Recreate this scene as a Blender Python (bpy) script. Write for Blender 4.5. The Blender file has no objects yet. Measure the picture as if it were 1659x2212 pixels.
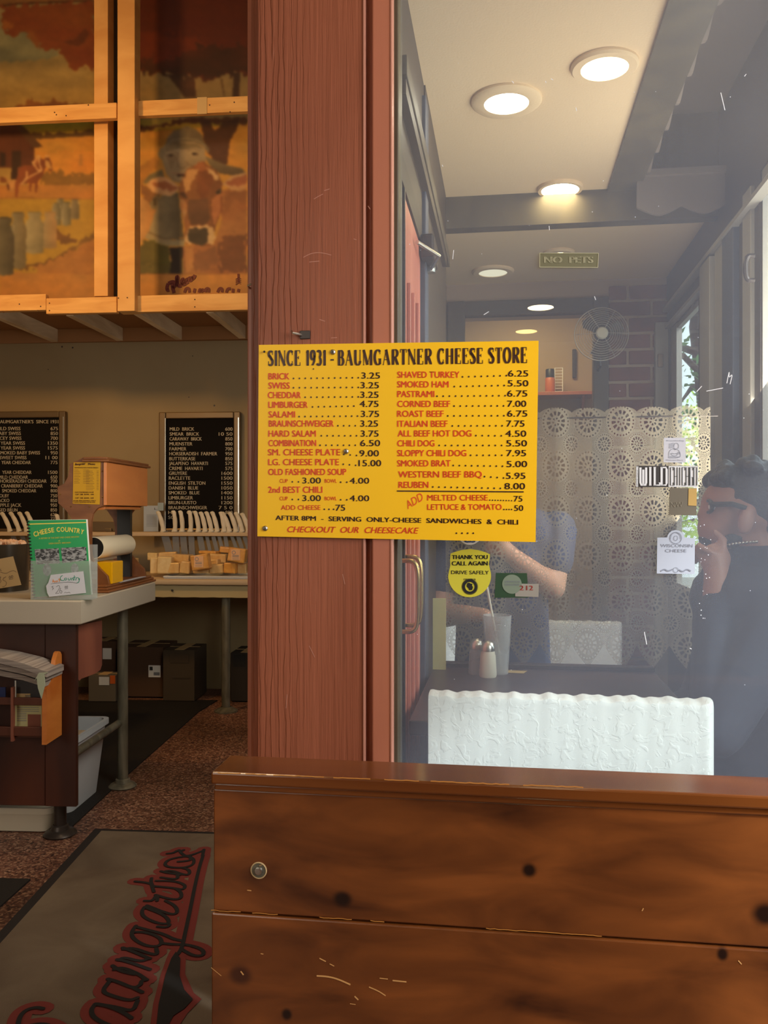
import bpy, bmesh, math, random
import numpy as np
from mathutils import Vector, Matrix, Euler
random.seed(7)
SC = bpy.context.scene
COL = SC.collection
CZ = 1.2            # eye height, seated in the booth
FPX = 1850.0        # focal length in pixels of a 1659 x 2212 frame
PI = math.pi

# ------------------------------------------------------------------ camera, world, light, exposure
cam_d = bpy.data.cameras.new('camera'); cam = bpy.data.objects.new('camera', cam_d); COL.objects.link(cam)
cam.location = (0, 0, CZ); cam.rotation_euler = (PI/2, 0, 0)
cam_d.sensor_fit = 'VERTICAL'; cam_d.sensor_height = 24.0
cam_d.lens = 24.0*FPX/2212.0
cam_d.clip_start = 0.02
SC.camera = cam
SC.view_settings.view_transform = 'Standard'; SC.view_settings.look = 'None'
SC.view_settings.gamma = 1.0; SC.view_settings.use_curve_mapping = False
SC.view_settings.exposure = 0.0
w = bpy.data.worlds.new('sky'); SC.world = w; w.use_nodes = True
_n = w.node_tree.nodes; _bg = _n['Background']
_bg.inputs[0].default_value = (0.78, 0.92, 1.0, 1); _bg.inputs[1].default_value = 3.0

def area(name, loc, target, size, size_y, power, col):
    d = bpy.data.lights.new(name, 'AREA'); d.shape = 'RECTANGLE'; d.size = size; d.size_y = size_y
    d.energy = power; d.color = col
    o = bpy.data.objects.new(name, d); COL.objects.link(o); o.location = loc
    o.rotation_euler = (Vector(target)-Vector(loc)).to_track_quat('-Z', 'Y').to_euler()
    return o
# daylight through the shop windows on the right
area('window_daylight_right', (1.66, 0.15, 1.75), (-0.2, 1.5, 1.15), 1.3, 1.3, 45, (0.96, 0.96, 1.0))
area('room_fill_back', (-2.9, -2.6, 2.2), (-1.0, 3.0, 1.0), 1.8, 1.6, 44, (1.0, 0.90, 0.76))  # added fill light, set where the glass does not mirror it
# added fill light behind the pillar, brightens the counter's right-hand faces
area('counter_fill', (-0.13, 2.55, 1.50), (-1.5, 3.7, 1.0), 0.55, 0.9, 15, (1.0, 0.92, 0.78))
_s = bpy.data.lights.new('sun', 'SUN'); _s.energy = 4.2; _s.angle = math.radians(3); _s.color = (0.93, 0.97, 1.0)
_so = bpy.data.objects.new('sun', _s); COL.objects.link(_so); _so.rotation_euler = Vector((-1.4, 1.1, -1.3)).to_track_quat('-Z', 'Y').to_euler()
# warm lamps of the shop, up under the high ceiling in front of the loft
area('warm_lamp_loft', (-2.35, 3.5, 3.15), (-1.9, 4.9, 2.75), 0.25, 0.25, 26, (1.0, 0.52, 0.14))
area('warm_lamp_shop', (-0.9, 2.9, 3.9), (-1.1, 4.2, 0.9), 0.5, 0.5, 16, (1.0, 0.70, 0.40))
area('vestibule_fill', (1.06, 2.35, 1.55), (0.1, 2.6, 2.2), 0.5, 0.9, 14, (1.0, 0.91, 0.79))  # added warm fill aimed up to brighten the vestibule ceiling

# ------------------------------------------------------------------ frames of the building (rotated a few degrees against the view)
class Fr:
    def __init__(s, deg):
        s.t = math.radians(deg); s.c = math.cos(s.t); s.s = math.sin(s.t)
    def ray(s, px, py):
        x = (px-829.5)/FPX; z = (1106.0-py)/FPX
        return (x*s.c - s.s, x*s.s + s.c, z)
    def W(s, px, py, v):
        a = s.ray(px, py); t = v/a[1]; return Vector((a[0]*t, v, CZ+a[2]*t))
    def G(s, px, py, z):
        a = s.ray(px, py); t = (z-CZ)/a[2]; return Vector((a[0]*t, a[1]*t, z))
    def S(s, px, py, u):
        a = s.ray(px, py); t = u/a[0]; return Vector((u, a[1]*t, CZ+a[2]*t))
    def world(s, p):
        return Vector((p[0]*s.c + p[1]*s.s, -p[0]*s.s + p[1]*s.c, p[2]))
A = Fr(4.0); B = Fr(8.0); Z = Fr(0.0)

# ------------------------------------------------------------------ object helpers
def bm_new(): return bmesh.new()
def finish(name, bm, mat, smooth=False):
    me = bpy.data.meshes.new(name)
    bmesh.ops.recalc_face_normals(bm, faces=bm.faces) if not getattr(bm, '_keep', False) else None
    bm.to_mesh(me); bm.free()
    mats = mat if isinstance(mat, (list, tuple)) else [mat]
    for m in mats: me.materials.append(m)
    if smooth:
        me.shade_smooth() if hasattr(me, 'shade_smooth') else None
        try: me.set_sharp_from_angle(angle=math.radians(40))
        except Exception: pass
    return me
class Thing:
    """an Empty at the base of a thing, its parts are meshes parented to it"""
    def __init__(s, name, label, cat, F, base, group=None, kind=None):
        s.F = F; s.b = Vector(base)
        o = bpy.data.objects.new(name, None); COL.objects.link(o); o.empty_display_size = 0.05
        o.location = F.world(base); o.rotation_euler = (0, 0, -F.t)
        if label: o['label'] = label
        if cat: o['category'] = cat
        if group: o['group'] = group
        if kind: o['kind'] = kind
        s.o = o
    def part(s, name, bm, mat, parent=None, smooth=False, label=None, kind=None):
        bmesh.ops.translate(bm, verts=bm.verts, vec=-s.b)
        me = finish(name, bm, mat, smooth)
        o = bpy.data.objects.new(name, me); COL.objects.link(o); o.parent = parent or s.o
        if label: o['label'] = label
        if kind is None and ('lettering' in name or 'print' in name or 'writing' in name or name in ('frame_x', 'spacers', 'brackets', 'screws', 'comb_binding', 'necklace', 'flap_seam', 'oval_photos')): kind = 'stuff'
        if kind: o['kind'] = kind
        return o
def single(name, bm, mat, F, label=None, cat=None, group=None, kind=None, smooth=False):
    zs = [v.co for v in bm.verts]
    b = Vector(((min(c.x for c in zs)+max(c.x for c in zs))/2, (min(c.y for c in zs)+max(c.y for c in zs))/2, min(c.z for c in zs)))
    bmesh.ops.translate(bm, verts=bm.verts, vec=-b)
    me = finish(name, bm, mat, smooth)
    o = bpy.data.objects.new(name, me); COL.objects.link(o)
    o.location = F.world(b); o.rotation_euler = (0, 0, -F.t)
    for k, x in (('label', label), ('category', cat), ('group', group), ('kind', kind)):
        if x: o[k] = x
    return o
def copy_tree(o, parent=None):
    c = o.copy(); COL.objects.link(c)
    if parent is not None: c.parent = parent
    for ch in [x for x in o.children]: copy_tree(ch, c)
    return c

def bx(bm, u0, u1, v0, v1, z0, z1, bev=0.0, mi=0):
    vs = [bm.verts.new((u, v, z)) for z in (z0, z1) for v in (v0, v1) for u in (u0, u1)]
    fs = [bm.faces.new([vs[i] for i in q]) for q in ((0,2,3,1),(4,5,7,6),(0,1,5,4),(1,3,7,5),(3,2,6,7),(2,0,4,6))]
    for f in fs: f.material_index = mi
    if bev > 0:
        es = list({e for f in fs for e in f.edges})
        r = bmesh.ops.bevel(bm, geom=es, offset=bev, segments=2, affect='EDGES', profile=0.5)
        for f in r['faces']: f.material_index = mi
    return vs
def prism(bm, pts, d, mi=0, bev=0.0):
    """closed outline (list of Vectors) pushed along vector d"""
    d = Vector(d)
    a = [bm.verts.new(p) for p in pts]; b = [bm.verts.new(Vector(p)+d) for p in pts]
    n = len(pts); fs = [bm.faces.new(a), bm.faces.new(b[::-1])]
    for i in range(n): fs.append(bm.faces.new((a[i], b[i], b[(i+1)%n], a[(i+1)%n])))
    for f in fs: f.material_index = mi
    if bev > 0:
        bmesh.ops.bevel(bm, geom=list(set(fs[0].edges) | set(fs[1].edges)), offset=bev, segments=1, affect='EDGES')
    return fs
def tube(bm, pts, r, n=8, caps=True, mi=0):
    pts = [Vector(p) for p in pts]; rr = r if isinstance(r, (list, tuple)) else [r]*len(pts)
    rings = []
    up = None
    for i, p in enumerate(pts):
        t = (pts[min(i+1, len(pts)-1)] - pts[max(i-1, 0)]).normalized()
        if up is None:
            up = Vector((0, 0, 1)) if abs(t.z) < 0.9 else Vector((1, 0, 0))
        x = t.cross(up).normalized(); y = x.cross(t).normalized(); up = y
        rings.append([bm.verts.new(p + (x*math.cos(2*PI*k/n) + y*math.sin(2*PI*k/n))*rr[i]) for k in range(n)])
    for a, b in zip(rings[:-1], rings[1:]):
        for k in range(n):
            f = bm.faces.new((a[k], a[(k+1) % n], b[(k+1) % n], b[k])); f.material_index = mi
    if caps:
        bm.faces.new(rings[0][::-1]).material_index = mi; bm.faces.new(rings[-1]).material_index = mi
def lathe(bm, c, prof, n=24, axis='z', mi=0, closed=True):
    """prof: list of (r, h) along axis"""
    c = Vector(c); rings = []
    for r, h in prof:
        ring = []
        for k in range(n):
            a = 2*PI*k/n; x, y = r*math.cos(a), r*math.sin(a)
            p = {'z': Vector((x, y, h)), 'y': Vector((x, h, y)), 'x': Vector((h, x, y))}[axis]
            ring.append(bm.verts.new(c+p))
        rings.append(ring)
    for a, b in zip(rings[:-1], rings[1:]):
        for k in range(n):
            bm.faces.new((a[k], a[(k+1) % n], b[(k+1) % n], b[k])).material_index = mi
    if closed:
        if prof[0][0] > 1e-5: bm.faces.new(rings[0][::-1]).material_index = mi
        if prof[-1][0] > 1e-5: bm.faces.new(rings[-1]).material_index = mi
    bmesh.ops.remove_doubles(bm, verts=[v for r in rings for v in r], dist=1e-6)
def ball(bm, c, r, seg=16, rot=None):
    g = bmesh.ops.create_uvsphere(bm, u_segments=seg, v_segments=max(6, seg//2), radius=1.0)
    r = Vector(r) if not isinstance(r, (int, float)) else Vector((r, r, r))
    m = Matrix.Diagonal((*r, 1))
    if rot is not None: m = Euler(rot).to_matrix().to_4x4() @ m
    bmesh.ops.transform(bm, matrix=Matrix.Translation(c) @ m, verts=g['verts'])
def capsule(bm, p0, p1, r0, r1, n=12):
    p0, p1 = Vector(p0), Vector(p1)
    for p, r in ((p0, r0), (p1, r1)): ball(bm, p, r, n)
    tube(bm, [p0, p1], [r0, r1], n)
def remesh(bm, voxel, smooth_it=3):
    me = bpy.data.meshes.new('tmp'); bm.to_mesh(me); bm.free()
    o = bpy.data.objects.new('tmp', me); COL.objects.link(o)
    m = o.modifiers.new('r', 'REMESH'); m.mode = 'VOXEL'; m.voxel_size = voxel
    s = o.modifiers.new('s', 'SMOOTH'); s.iterations = smooth_it; s.factor = 0.5
    dg = bpy.context.evaluated_depsgraph_get()
    ev = o.evaluated_get(dg); em = ev.to_mesh()
    out = bmesh.new(); out.from_mesh(em); ev.to_mesh_clear()
    bpy.data.objects.remove(o); bpy.data.meshes.remove(me)
    return out

# ------------------------------------------------------------------ materials
def srgb(r, g, b):
    f = lambda c: (c/255/12.92) if c <= 10 else ((c/255+0.055)/1.055)**2.4
    return (f(r), f(g), f(b), 1)
def lin(c): return c if len(c) == 4 else (*c, 1)
def mat(name, col, rough=0.6, metal=0.0, var=None, vscale=(3, 3, 3), bump=0.0, bscale=(40, 40, 40), spec=0.5,
        detail=4, coat=0.0, spots=None, emit=0, trans=0.0, alpha=None, vamt=(0.35, 0.65)):
    m = bpy.data.materials.new(name); m.use_nodes = True
    N = m.node_tree.nodes; L = m.node_tree.links; p = N['Principled BSDF']
    col = lin(col); p.inputs['Base Color'].default_value = col
    p.inputs['Roughness'].default_value = rough; p.inputs['Metallic'].default_value = metal
    p.inputs['Specular IOR Level'].default_value = spec
    if coat: p.inputs['Coat Weight'].default_value = coat; p.inputs['Coat Roughness'].default_value = 0.2
    if trans: p.inputs['Transmission Weight'].default_value = trans
    if emit:
        p.inputs['Emission Color'].default_value = col; p.inputs['Emission Strength'].default_value = emit
    tc = N.new('ShaderNodeTexCoord')
    cur = None
    if var is not None:
        mp = N.new('ShaderNodeMapping'); mp.inputs['Scale'].default_value = vscale
        L.new(tc.outputs['Object'], mp.inputs[0])
        nz = N.new('ShaderNodeTexNoise'); nz.inputs['Scale'].default_value = 1; nz.inputs['Detail'].default_value = detail
        nz.inputs['Distortion'].default_value = 0.6
        L.new(mp.outputs[0], nz.inputs['Vector'])
        rp = N.new('ShaderNodeValToRGB'); rp.color_ramp.elements[0].position = vamt[0]; rp.color_ramp.elements[1].position = vamt[1]
        rp.color_ramp.elements[0].color = col; rp.color_ramp.elements[1].color = lin(var)
        L.new(nz.outputs[0], rp.inputs[0]); cur = rp.outputs[0]
    if spots:
        for (c, rad, dark, stretch) in spots:
            sub = N.new('ShaderNodeVectorMath'); sub.operation = 'SUBTRACT'; sub.inputs[1].default_value = c
            L.new(tc.outputs['Object'], sub.inputs[0])
            mu = N.new('ShaderNodeVectorMath'); mu.operation = 'MULTIPLY'; mu.inputs[1].default_value = (1/stretch, 0, 1)
            L.new(sub.outputs[0], mu.inputs[0])
            ln = N.new('ShaderNodeVectorMath'); ln.operation = 'LENGTH'; L.new(mu.outputs[0], ln.inputs[0])
            mr = N.new('ShaderNodeMapRange'); mr.interpolation_type = 'SMOOTHSTEP'
            mr.inputs['From Min'].default_value = rad*0.35; mr.inputs['From Max'].default_value = rad
            mr.inputs['To Min'].default_value = 1; mr.inputs['To Max'].default_value = 0
            L.new(ln.outputs['Value'], mr.inputs['Value'])
            mx = N.new('ShaderNodeMix'); mx.data_type = 'RGBA'
            L.new(mr.outputs[0], mx.inputs['Factor'])
            if cur is not None: L.new(cur, mx.inputs[6])
            else: mx.inputs[6].default_value = col
            mx.inputs[7].default_value = lin(dark); cur = mx.outputs[2]
    if cur is not None: L.new(cur, p.inputs['Base Color'])
    if bump:
        mp2 = N.new('ShaderNodeMapping'); mp2.inputs['Scale'].default_value = bscale
        L.new(tc.outputs['Object'], mp2.inputs[0])
        n2 = N.new('ShaderNodeTexNoise'); n2.inputs['Scale'].default_value = 1; n2.inputs['Detail'].default_value = 5
        L.new(mp2.outputs[0], n2.inputs['Vector'])
        bp = N.new('ShaderNodeBump'); bp.inputs['Strength'].default_value = min(1, bump); bp.inputs['Distance'].default_value = 0.004
        L.new(n2.outputs[0], bp.inputs['Height']); L.new(bp.outputs[0], p.inputs['Normal'])
    return m
def emis(name, col, s):
    m = bpy.data.materials.new(name); m.use_nodes = True; N = m.node_tree.nodes; L = m.node_tree.links
    N.remove(N['Principled BSDF']); e = N.new('ShaderNodeEmission'); e.inputs[0].default_value = lin(col); e.inputs[1].default_value = s
    L.new(e.outputs[0], N['Material Output'].inputs[0]); return m
def glassm(name, veil=0.04, tint=(0.93, 0.95, 0.93), dcol=(0.8, 0.8, 0.8), dscale=2.0):  # diffuse share of the shader imitates haze and glare on glass
    m = bpy.data.materials.new(name); m.use_nodes = True; N = m.node_tree.nodes; L = m.node_tree.links
    N.remove(N['Principled BSDF'])
    t = N.new('ShaderNodeBsdfTransparent'); t.inputs[0].default_value = lin(tint)
    g = N.new('ShaderNodeBsdfGlossy'); g.inputs['Roughness'].default_value = 0.0
    fr = N.new('ShaderNodeFresnel')
    ge = N.new('ShaderNodeNewGeometry'); io = N.new('ShaderNodeMapRange'); io.inputs['To Min'].default_value = 1.5; io.inputs['To Max'].default_value = 1/1.5
    L.new(ge.outputs['Backfacing'], io.inputs['Value']); L.new(io.outputs[0], fr.inputs[0])
    mx = N.new('ShaderNodeMixShader'); L.new(fr.outputs[0], mx.inputs[0]); L.new(t.outputs[0], mx.inputs[1]); L.new(g.outputs[0], mx.inputs[2])
    d = N.new('ShaderNodeBsdfDiffuse'); d.inputs[0].default_value = lin(dcol)
    tc = N.new('ShaderNodeTexCoord'); nz = N.new('ShaderNodeTexNoise'); nz.inputs['Scale'].default_value = dscale; nz.inputs['Detail'].default_value = 3
    L.new(tc.outputs['Object'], nz.inputs['Vector'])
    mr = N.new('ShaderNodeMapRange'); mr.inputs['To Min'].default_value = veil*0.6; mr.inputs['To Max'].default_value = veil*1.4
    L.new(nz.outputs[0], mr.inputs['Value'])
    m2 = N.new('ShaderNodeMixShader'); L.new(mr.outputs[0], m2.inputs[0]); L.new(mx.outputs[0], m2.inputs[1]); L.new(d.outputs[0], m2.inputs[2])
    L.new(m2.outputs[0], N['Material Output'].inputs[0]); return m

MT = {}
MT['pillar'] = mat('pillar_red_paint', srgb(158, 90, 62), 0.42, var=srgb(142, 78, 52), vscale=(6, 6, 1.2), bump=0.55, bscale=(170, 170, 5), spec=0.4)
MT['pillar_light'] = mat('pillar_strip_paint', srgb(186, 112, 80), 0.38, var=srgb(174, 106, 82), vscale=(3, 3, 1), bump=0.12, bscale=(60, 60, 6))
MT['edge_pink'] = mat('pale_edge_paint', srgb(190, 130, 108), 0.4)
MT['pink_door'] = mat('salmon_door_paint', srgb(206, 128, 106), 0.4, var=srgb(184, 106, 86), vscale=(20, 20, 1))
MT['olive_frame'] = mat('olive_frame_paint', srgb(92, 82, 62), 0.5, var=srgb(70, 62, 48), vscale=(8, 8, 3))
MT['dark_frame'] = mat('dark_bronze_frame', srgb(66, 54, 40), 0.5)
MT['navy_frame'] = mat('slate_blue_frame', srgb(70, 76, 92), 0.5)
MT['grey_frame'] = mat('pale_grey_frame', srgb(150, 146, 138), 0.5)
MT['ceil'] = mat('vestibule_ceiling_paint', srgb(232, 206, 168), 0.9, bump=0.2, bscale=(160, 160, 160))
MT['black_wood'] = mat('dark_stained_wood', srgb(54, 36, 34), 0.35, var=srgb(40, 26, 26), vscale=(2, 10, 10))
MT['yellow_sign'] = mat('yellow_sign_board', (1.0, 0.56, 0.012), 0.38, spec=0.3)
MT['yellow_edge'] = mat('sign_edge_white', srgb(240, 225, 170), 0.5)
MT['ink_red'] = mat('red_vinyl_letters', (0.80, 0.075, 0.012), 0.4)
MT['ink_brown'] = mat('dark_brown_vinyl_letters', (0.05, 0.015, 0.006), 0.4)
MT['ink_black'] = mat('black_print', (0.012, 0.012, 0.012), 0.5)
MT['ink_grey'] = mat('grey_print', srgb(130, 134, 146), 0.6)
MT['white'] = mat('white_print', (0.8, 0.8, 0.8), 0.5)
MT['steel'] = mat('steel', (0.62, 0.6, 0.55), 0.3, metal=1)
MT['brass'] = mat('brass', (0.62, 0.42, 0.16), 0.25, metal=1)
MT['pipe'] = mat('dull_painted_pipe', srgb(128, 122, 104), 0.42, metal=0.35, var=srgb(92, 88, 74), vscale=(20, 20, 6))
MT['dark_pipe'] = mat('dark_pipe', srgb(62, 54, 50), 0.35, metal=0.4)
MT['counter'] = mat('grey_laminate', srgb(182, 172, 156), 0.45, bump=0.08, bscale=(300, 300, 300))
MT['cab'] = mat('reddish_brown_panel', srgb(92, 44, 24), 0.45, var=srgb(58, 25, 14), vscale=(3, 3, 0.8))
MT['cab2'] = mat('pinkish_brown_panel', srgb(150, 88, 66), 0.5, var=srgb(112, 60, 46), vscale=(8, 3, 1))
MT['orange_wood'] = mat('varnished_pine', srgb(214, 132, 60), 0.4, var=srgb(190, 104, 40), vscale=(3, 3, 12))
MT['stud'] = mat('raw_pine_stud', srgb(224, 176, 112), 0.7, var=srgb(204, 150, 88), vscale=(2, 2, 5), bump=0.1, bscale=(20, 20, 4))
MT['beam'] = mat('raw_pine_beam', srgb(226, 178, 112), 0.7, var=srgb(206, 152, 88), vscale=(3, 6, 20), bump=0.1, bscale=(4, 20, 20))
MT['joist'] = mat('whitewashed_joist', srgb(238, 220, 188), 0.7, var=srgb(196, 172, 136), vscale=(10, 2, 8))
MT['deck'] = mat('plywood_deck', srgb(150, 106, 66), 0.8)
MT['backwall'] = mat('olive_plaster_wall', srgb(150, 132, 98), 0.55, var=srgb(138, 118, 84), vscale=(0.8, 1, 0.8), bump=0.12, bscale=(12, 12, 12))
MT['wall'] = mat('beige_wall', srgb(170, 150, 120), 0.8)
MT['felt'] = mat('black_felt', (0.009, 0.008, 0.008), 0.95, spec=0.1)
MT['letters'] = mat('white_plastic_letters', srgb(200, 192, 172), 0.5)
MT['alu'] = mat('board_frame_aluminium', srgb(120, 100, 74), 0.35, metal=0.7)
MT['alu_bright'] = mat('board_frame_bright_edge', (0.75, 0.74, 0.7), 0.22, metal=1)
MT['cream_shelf'] = mat('cream_shelf_paint', srgb(196, 172, 140), 0.55)
MT['cream_apron'] = mat('cream_apron_paint', srgb(190, 172, 128), 0.5, var=srgb(168, 148, 108), vscale=(2, 2, 2))
MT['knife'] = mat('ivory_plastic', srgb(222, 214, 198), 0.5, var=srgb(200, 190, 168), vscale=(12, 12, 12))
MT['blade'] = mat('knife_blade', (0.22, 0.20, 0.18), 0.42, metal=0.7)
MT['cheese'] = mat('wrapped_cheese', srgb(226, 188, 124), 0.32, var=srgb(210, 160, 92), vscale=(20, 20, 20), bump=0.4, bscale=(60, 60, 60), coat=0.4)
MT['cheese2'] = mat('wrapped_orange_cheese', srgb(230, 172, 88), 0.28, var=srgb(214, 148, 66), vscale=(20, 20, 20), bump=0.4, bscale=(60, 60, 60), coat=0.5)
MT['cheese3'] = mat('wrapped_pale_cheese', srgb(232, 206, 152), 0.32, var=srgb(222, 190, 130), vscale=(20, 20, 20), bump=0.4, bscale=(60, 60, 60), coat=0.4)
MT['peach_label'] = mat('peach_paper_label', srgb(236, 186, 140), 0.6)
MT['greenbook'] = mat('green_book_cover', (0.015, 0.40, 0.12), 0.3)
MT['yellowprint'] = mat('yellow_print', (0.95, 0.8, 0.12), 0.4)
MT['acrylic'] = glassm('clear_acrylic', veil=0.22, tint=(0.90, 0.96, 0.95))  # strong diffuse veil stands in for a window reflected in the acrylic
MT['black_plastic'] = mat('black_plastic', (0.012, 0.012, 0.012), 0.4)
MT['paper'] = mat('white_paper', (0.85, 0.83, 0.78), 0.7)
MT['cream_paper'] = mat('cream_paper', srgb(250, 236, 205), 0.65)
MT['cardtag'] = mat('kraft_card', srgb(196, 166, 118), 0.7)
MT['bwood'] = mat('brown_moulded_wood', srgb(144, 90, 50), 0.42, var=srgb(116, 68, 36), vscale=(6, 4, 14))
MT['owood'] = mat('orange_panel_wood', srgb(226, 140, 72), 0.35, var=srgb(210, 124, 60), vscale=(2, 2, 6), coat=0.3)
MT['yellow_card'] = mat('faded_yellow_card', srgb(214, 160, 14), 0.5)
MT['yellow_plastic'] = mat('yellow_plastic', srgb(236, 176, 2), 0.35)
MT['graybin'] = mat('translucent_grey_plastic', srgb(205, 210, 216), 0.4, var=srgb(190, 196, 202), vscale=(2, 2, 4))
MT['whiteplastic'] = mat('white_plastic_tub', srgb(214, 208, 190), 0.45)
MT['rubber'] = mat('black_rubber', srgb(22, 18, 16), 0.7, bump=0.2, bscale=(200, 200, 200))
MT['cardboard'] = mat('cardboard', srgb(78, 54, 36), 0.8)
MT['plaster'] = mat('white_knife_plaster', srgb(238, 242, 242), 0.55)
MT['glass'] = glassm('hazy_window_glass', veil=0.065, dcol=(0.76, 0.82, 1.0))  # bluish diffuse veil painted in for sun glare on the pane
MT['clearpane'] = glassm('outer_window_glass', veil=0.01, tint=(0.97, 0.98, 0.98))
MT['clear'] = glassm('clear_glassware', veil=0.28, tint=(0.9, 0.92, 0.92))
MT['brick'] = mat('red_brick', srgb(124, 66, 52), 0.85, var=srgb(98, 52, 44), vscale=(6, 6, 6), bump=0.3, bscale=(50, 50, 50))
MT['mortar'] = mat('mortar', srgb(168, 144, 120), 0.9, bump=0.2)
MT['skin'] = mat('skin', srgb(164, 120, 102), 0.5, var=srgb(148, 102, 86), vscale=(8, 8, 8))
MT['skin_pale'] = mat('pale_skin', srgb(214, 160, 130), 0.5)
MT['hair'] = mat('black_hair', (0.012, 0.010, 0.010), 0.5, bump=0.8, bscale=(150, 150, 150))
MT['navy'] = mat('navy_cloth', srgb(40, 46, 62), 0.85, var=srgb(30, 35, 50), vscale=(5, 5, 5), bump=0.3, bscale=(12, 12, 12))
MT['blue_cloth'] = mat('blue_cloth', srgb(46, 56, 86), 0.85)
MT['taupe'] = mat('taupe_valance', srgb(120, 108, 98), 0.7)

# plaster with trowelled relief
def _plaster():
    m = MT['plaster']; N = m.node_tree.nodes; L = m.node_tree.links; p = N['Principled BSDF']
    tc = N.new('ShaderNodeTexCoord')
    nz = N.new('ShaderNodeTexNoise'); nz.inputs['Scale'].default_value = 46; nz.inputs['Detail'].default_value = 6; nz.inputs['Distortion'].default_value = 0.9
    L.new(tc.outputs['Object'], nz.inputs['Vector'])
    rp = N.new('ShaderNodeValToRGB'); rp.color_ramp.elements[0].position = 0.50; rp.color_ramp.elements[1].position = 0.60
    L.new(nz.outputs[0], rp.inputs[0])
    n2 = N.new('ShaderNodeTexNoise'); n2.inputs['Scale'].default_value = 7; n2.inputs['Detail'].default_value = 2
    L.new(tc.outputs['Object'], n2.inputs['Vector'])
    mu = N.new('ShaderNodeMath'); mu.operation = 'MULTIPLY_ADD'; mu.inputs[1].default_value = 0.6
    L.new(rp.outputs[0], mu.inputs[0]); L.new(n2.outputs[0], mu.inputs[2])
    bp = N.new('ShaderNodeBump'); bp.inputs['Strength'].default_value = 0.42; bp.inputs['Distance'].default_value = 0.0022
    L.new(mu.outputs[0], bp.inputs['Height']); L.new(bp.outputs[0], p.inputs['Normal'])
_plaster()

# raised cathedral grain showing through the pillar paint
def _grain():
    m = MT['pillar']; N = m.node_tree.nodes; L = m.node_tree.links; p = N['Principled BSDF']; old = p.inputs['Normal'].links[0].from_node
    tc = N.new('ShaderNodeTexCoord'); mp = N.new('ShaderNodeMapping'); mp.inputs['Scale'].default_value = (1.0, 1.0, 0.10); L.new(tc.outputs['Object'], mp.inputs[0])
    wv = N.new('ShaderNodeTexWave'); wv.wave_type = 'BANDS'; wv.bands_direction = 'X'; wv.wave_profile = 'SAW'
    wv.inputs['Scale'].default_value = 26; wv.inputs['Distortion'].default_value = 5.5; wv.inputs['Detail'].default_value = 3; wv.inputs['Detail Scale'].default_value = 2.2; wv.inputs['Detail Roughness'].default_value = 0.6
    L.new(mp.outputs[0], wv.inputs['Vector'])
    rp = N.new('ShaderNodeValToRGB'); rp.color_ramp.elements[0].position = 0.0; rp.color_ramp.elements[1].position = 0.16; L.new(wv.outputs[0], rp.inputs[0])
    sx = N.new('ShaderNodeSeparateXYZ'); L.new(tc.outputs['Object'], sx.inputs[0])
    mr = N.new('ShaderNodeMapRange'); mr.inputs['From Min'].default_value = -0.075; mr.inputs['From Max'].default_value = 0.0; mr.inputs['To Min'].default_value = 0.0; mr.inputs['To Max'].default_value = 0.85; L.new(sx.outputs[0], mr.inputs['Value'])
    mx = N.new('ShaderNodeMath'); mx.operation = 'MAXIMUM'; L.new(rp.outputs[0], mx.inputs[0]); L.new(mr.outputs[0], mx.inputs[1])
    bp = N.new('ShaderNodeBump'); bp.inputs['Strength'].default_value = 0.8; bp.inputs['Distance'].default_value = 0.0016
    L.new(mx.outputs[0], bp.inputs['Height']); L.new(old.outputs[0], bp.inputs['Normal']); L.new(bp.outputs[0], p.inputs['Normal'])
_grain()

# terrazzo floor
def _floor():
    m = mat('terrazzo_floor', srgb(96, 62, 50), 0.5); N = m.node_tree.nodes; L = m.node_tree.links; p = N['Principled BSDF']
    tc = N.new('ShaderNodeTexCoord')
    vo = N.new('ShaderNodeTexVoronoi'); vo.inputs['Scale'].default_value = 130; L.new(tc.outputs['Object'], vo.inputs['Vector'])
    rp = N.new('ShaderNodeValToRGB'); e = rp.color_ramp.elements
    e[0].position = 0.0; e[0].color = srgb(60, 38, 32); e[1].position = 1.0; e[1].color = srgb(178, 138, 112)
    a = e.new(0.4); a.color = srgb(112, 72, 56); b = e.new(0.7); b.color = srgb(128, 88, 70)
    sp = N.new('ShaderNodeSeparateColor'); L.new(vo.outputs['Color'], sp.inputs[0]); L.new(sp.outputs[0], rp.inputs[0])
    nz = N.new('ShaderNodeTexNoise'); nz.inputs['Scale'].default_value = 1.6; nz.inputs['Detail'].default_value = 4; L.new(tc.outputs['Object'], nz.inputs['Vector'])
    r2 = N.new('ShaderNodeValToRGB'); r2.color_ramp.elements[0].position = 0.35; r2.color_ramp.elements[1].position = 0.62
    r2.color_ramp.elements[0].color = (0.42, 0.40, 0.36, 1); r2.color_ramp.elements[1].color = (1, 1, 1, 1)
    L.new(nz.outputs[0], r2.inputs[0])
    mx = N.new('ShaderNodeMix'); mx.data_type = 'RGBA'; mx.blend_type = 'MULTIPLY'; mx.inputs['Factor'].default_value = 1
    L.new(rp.outputs[0], mx.inputs[6]); L.new(r2.outputs[0], mx.inputs[7]); L.new(mx.outputs[2], p.inputs['Base Color'])
    return m
MT['floor'] = _floor()

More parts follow.
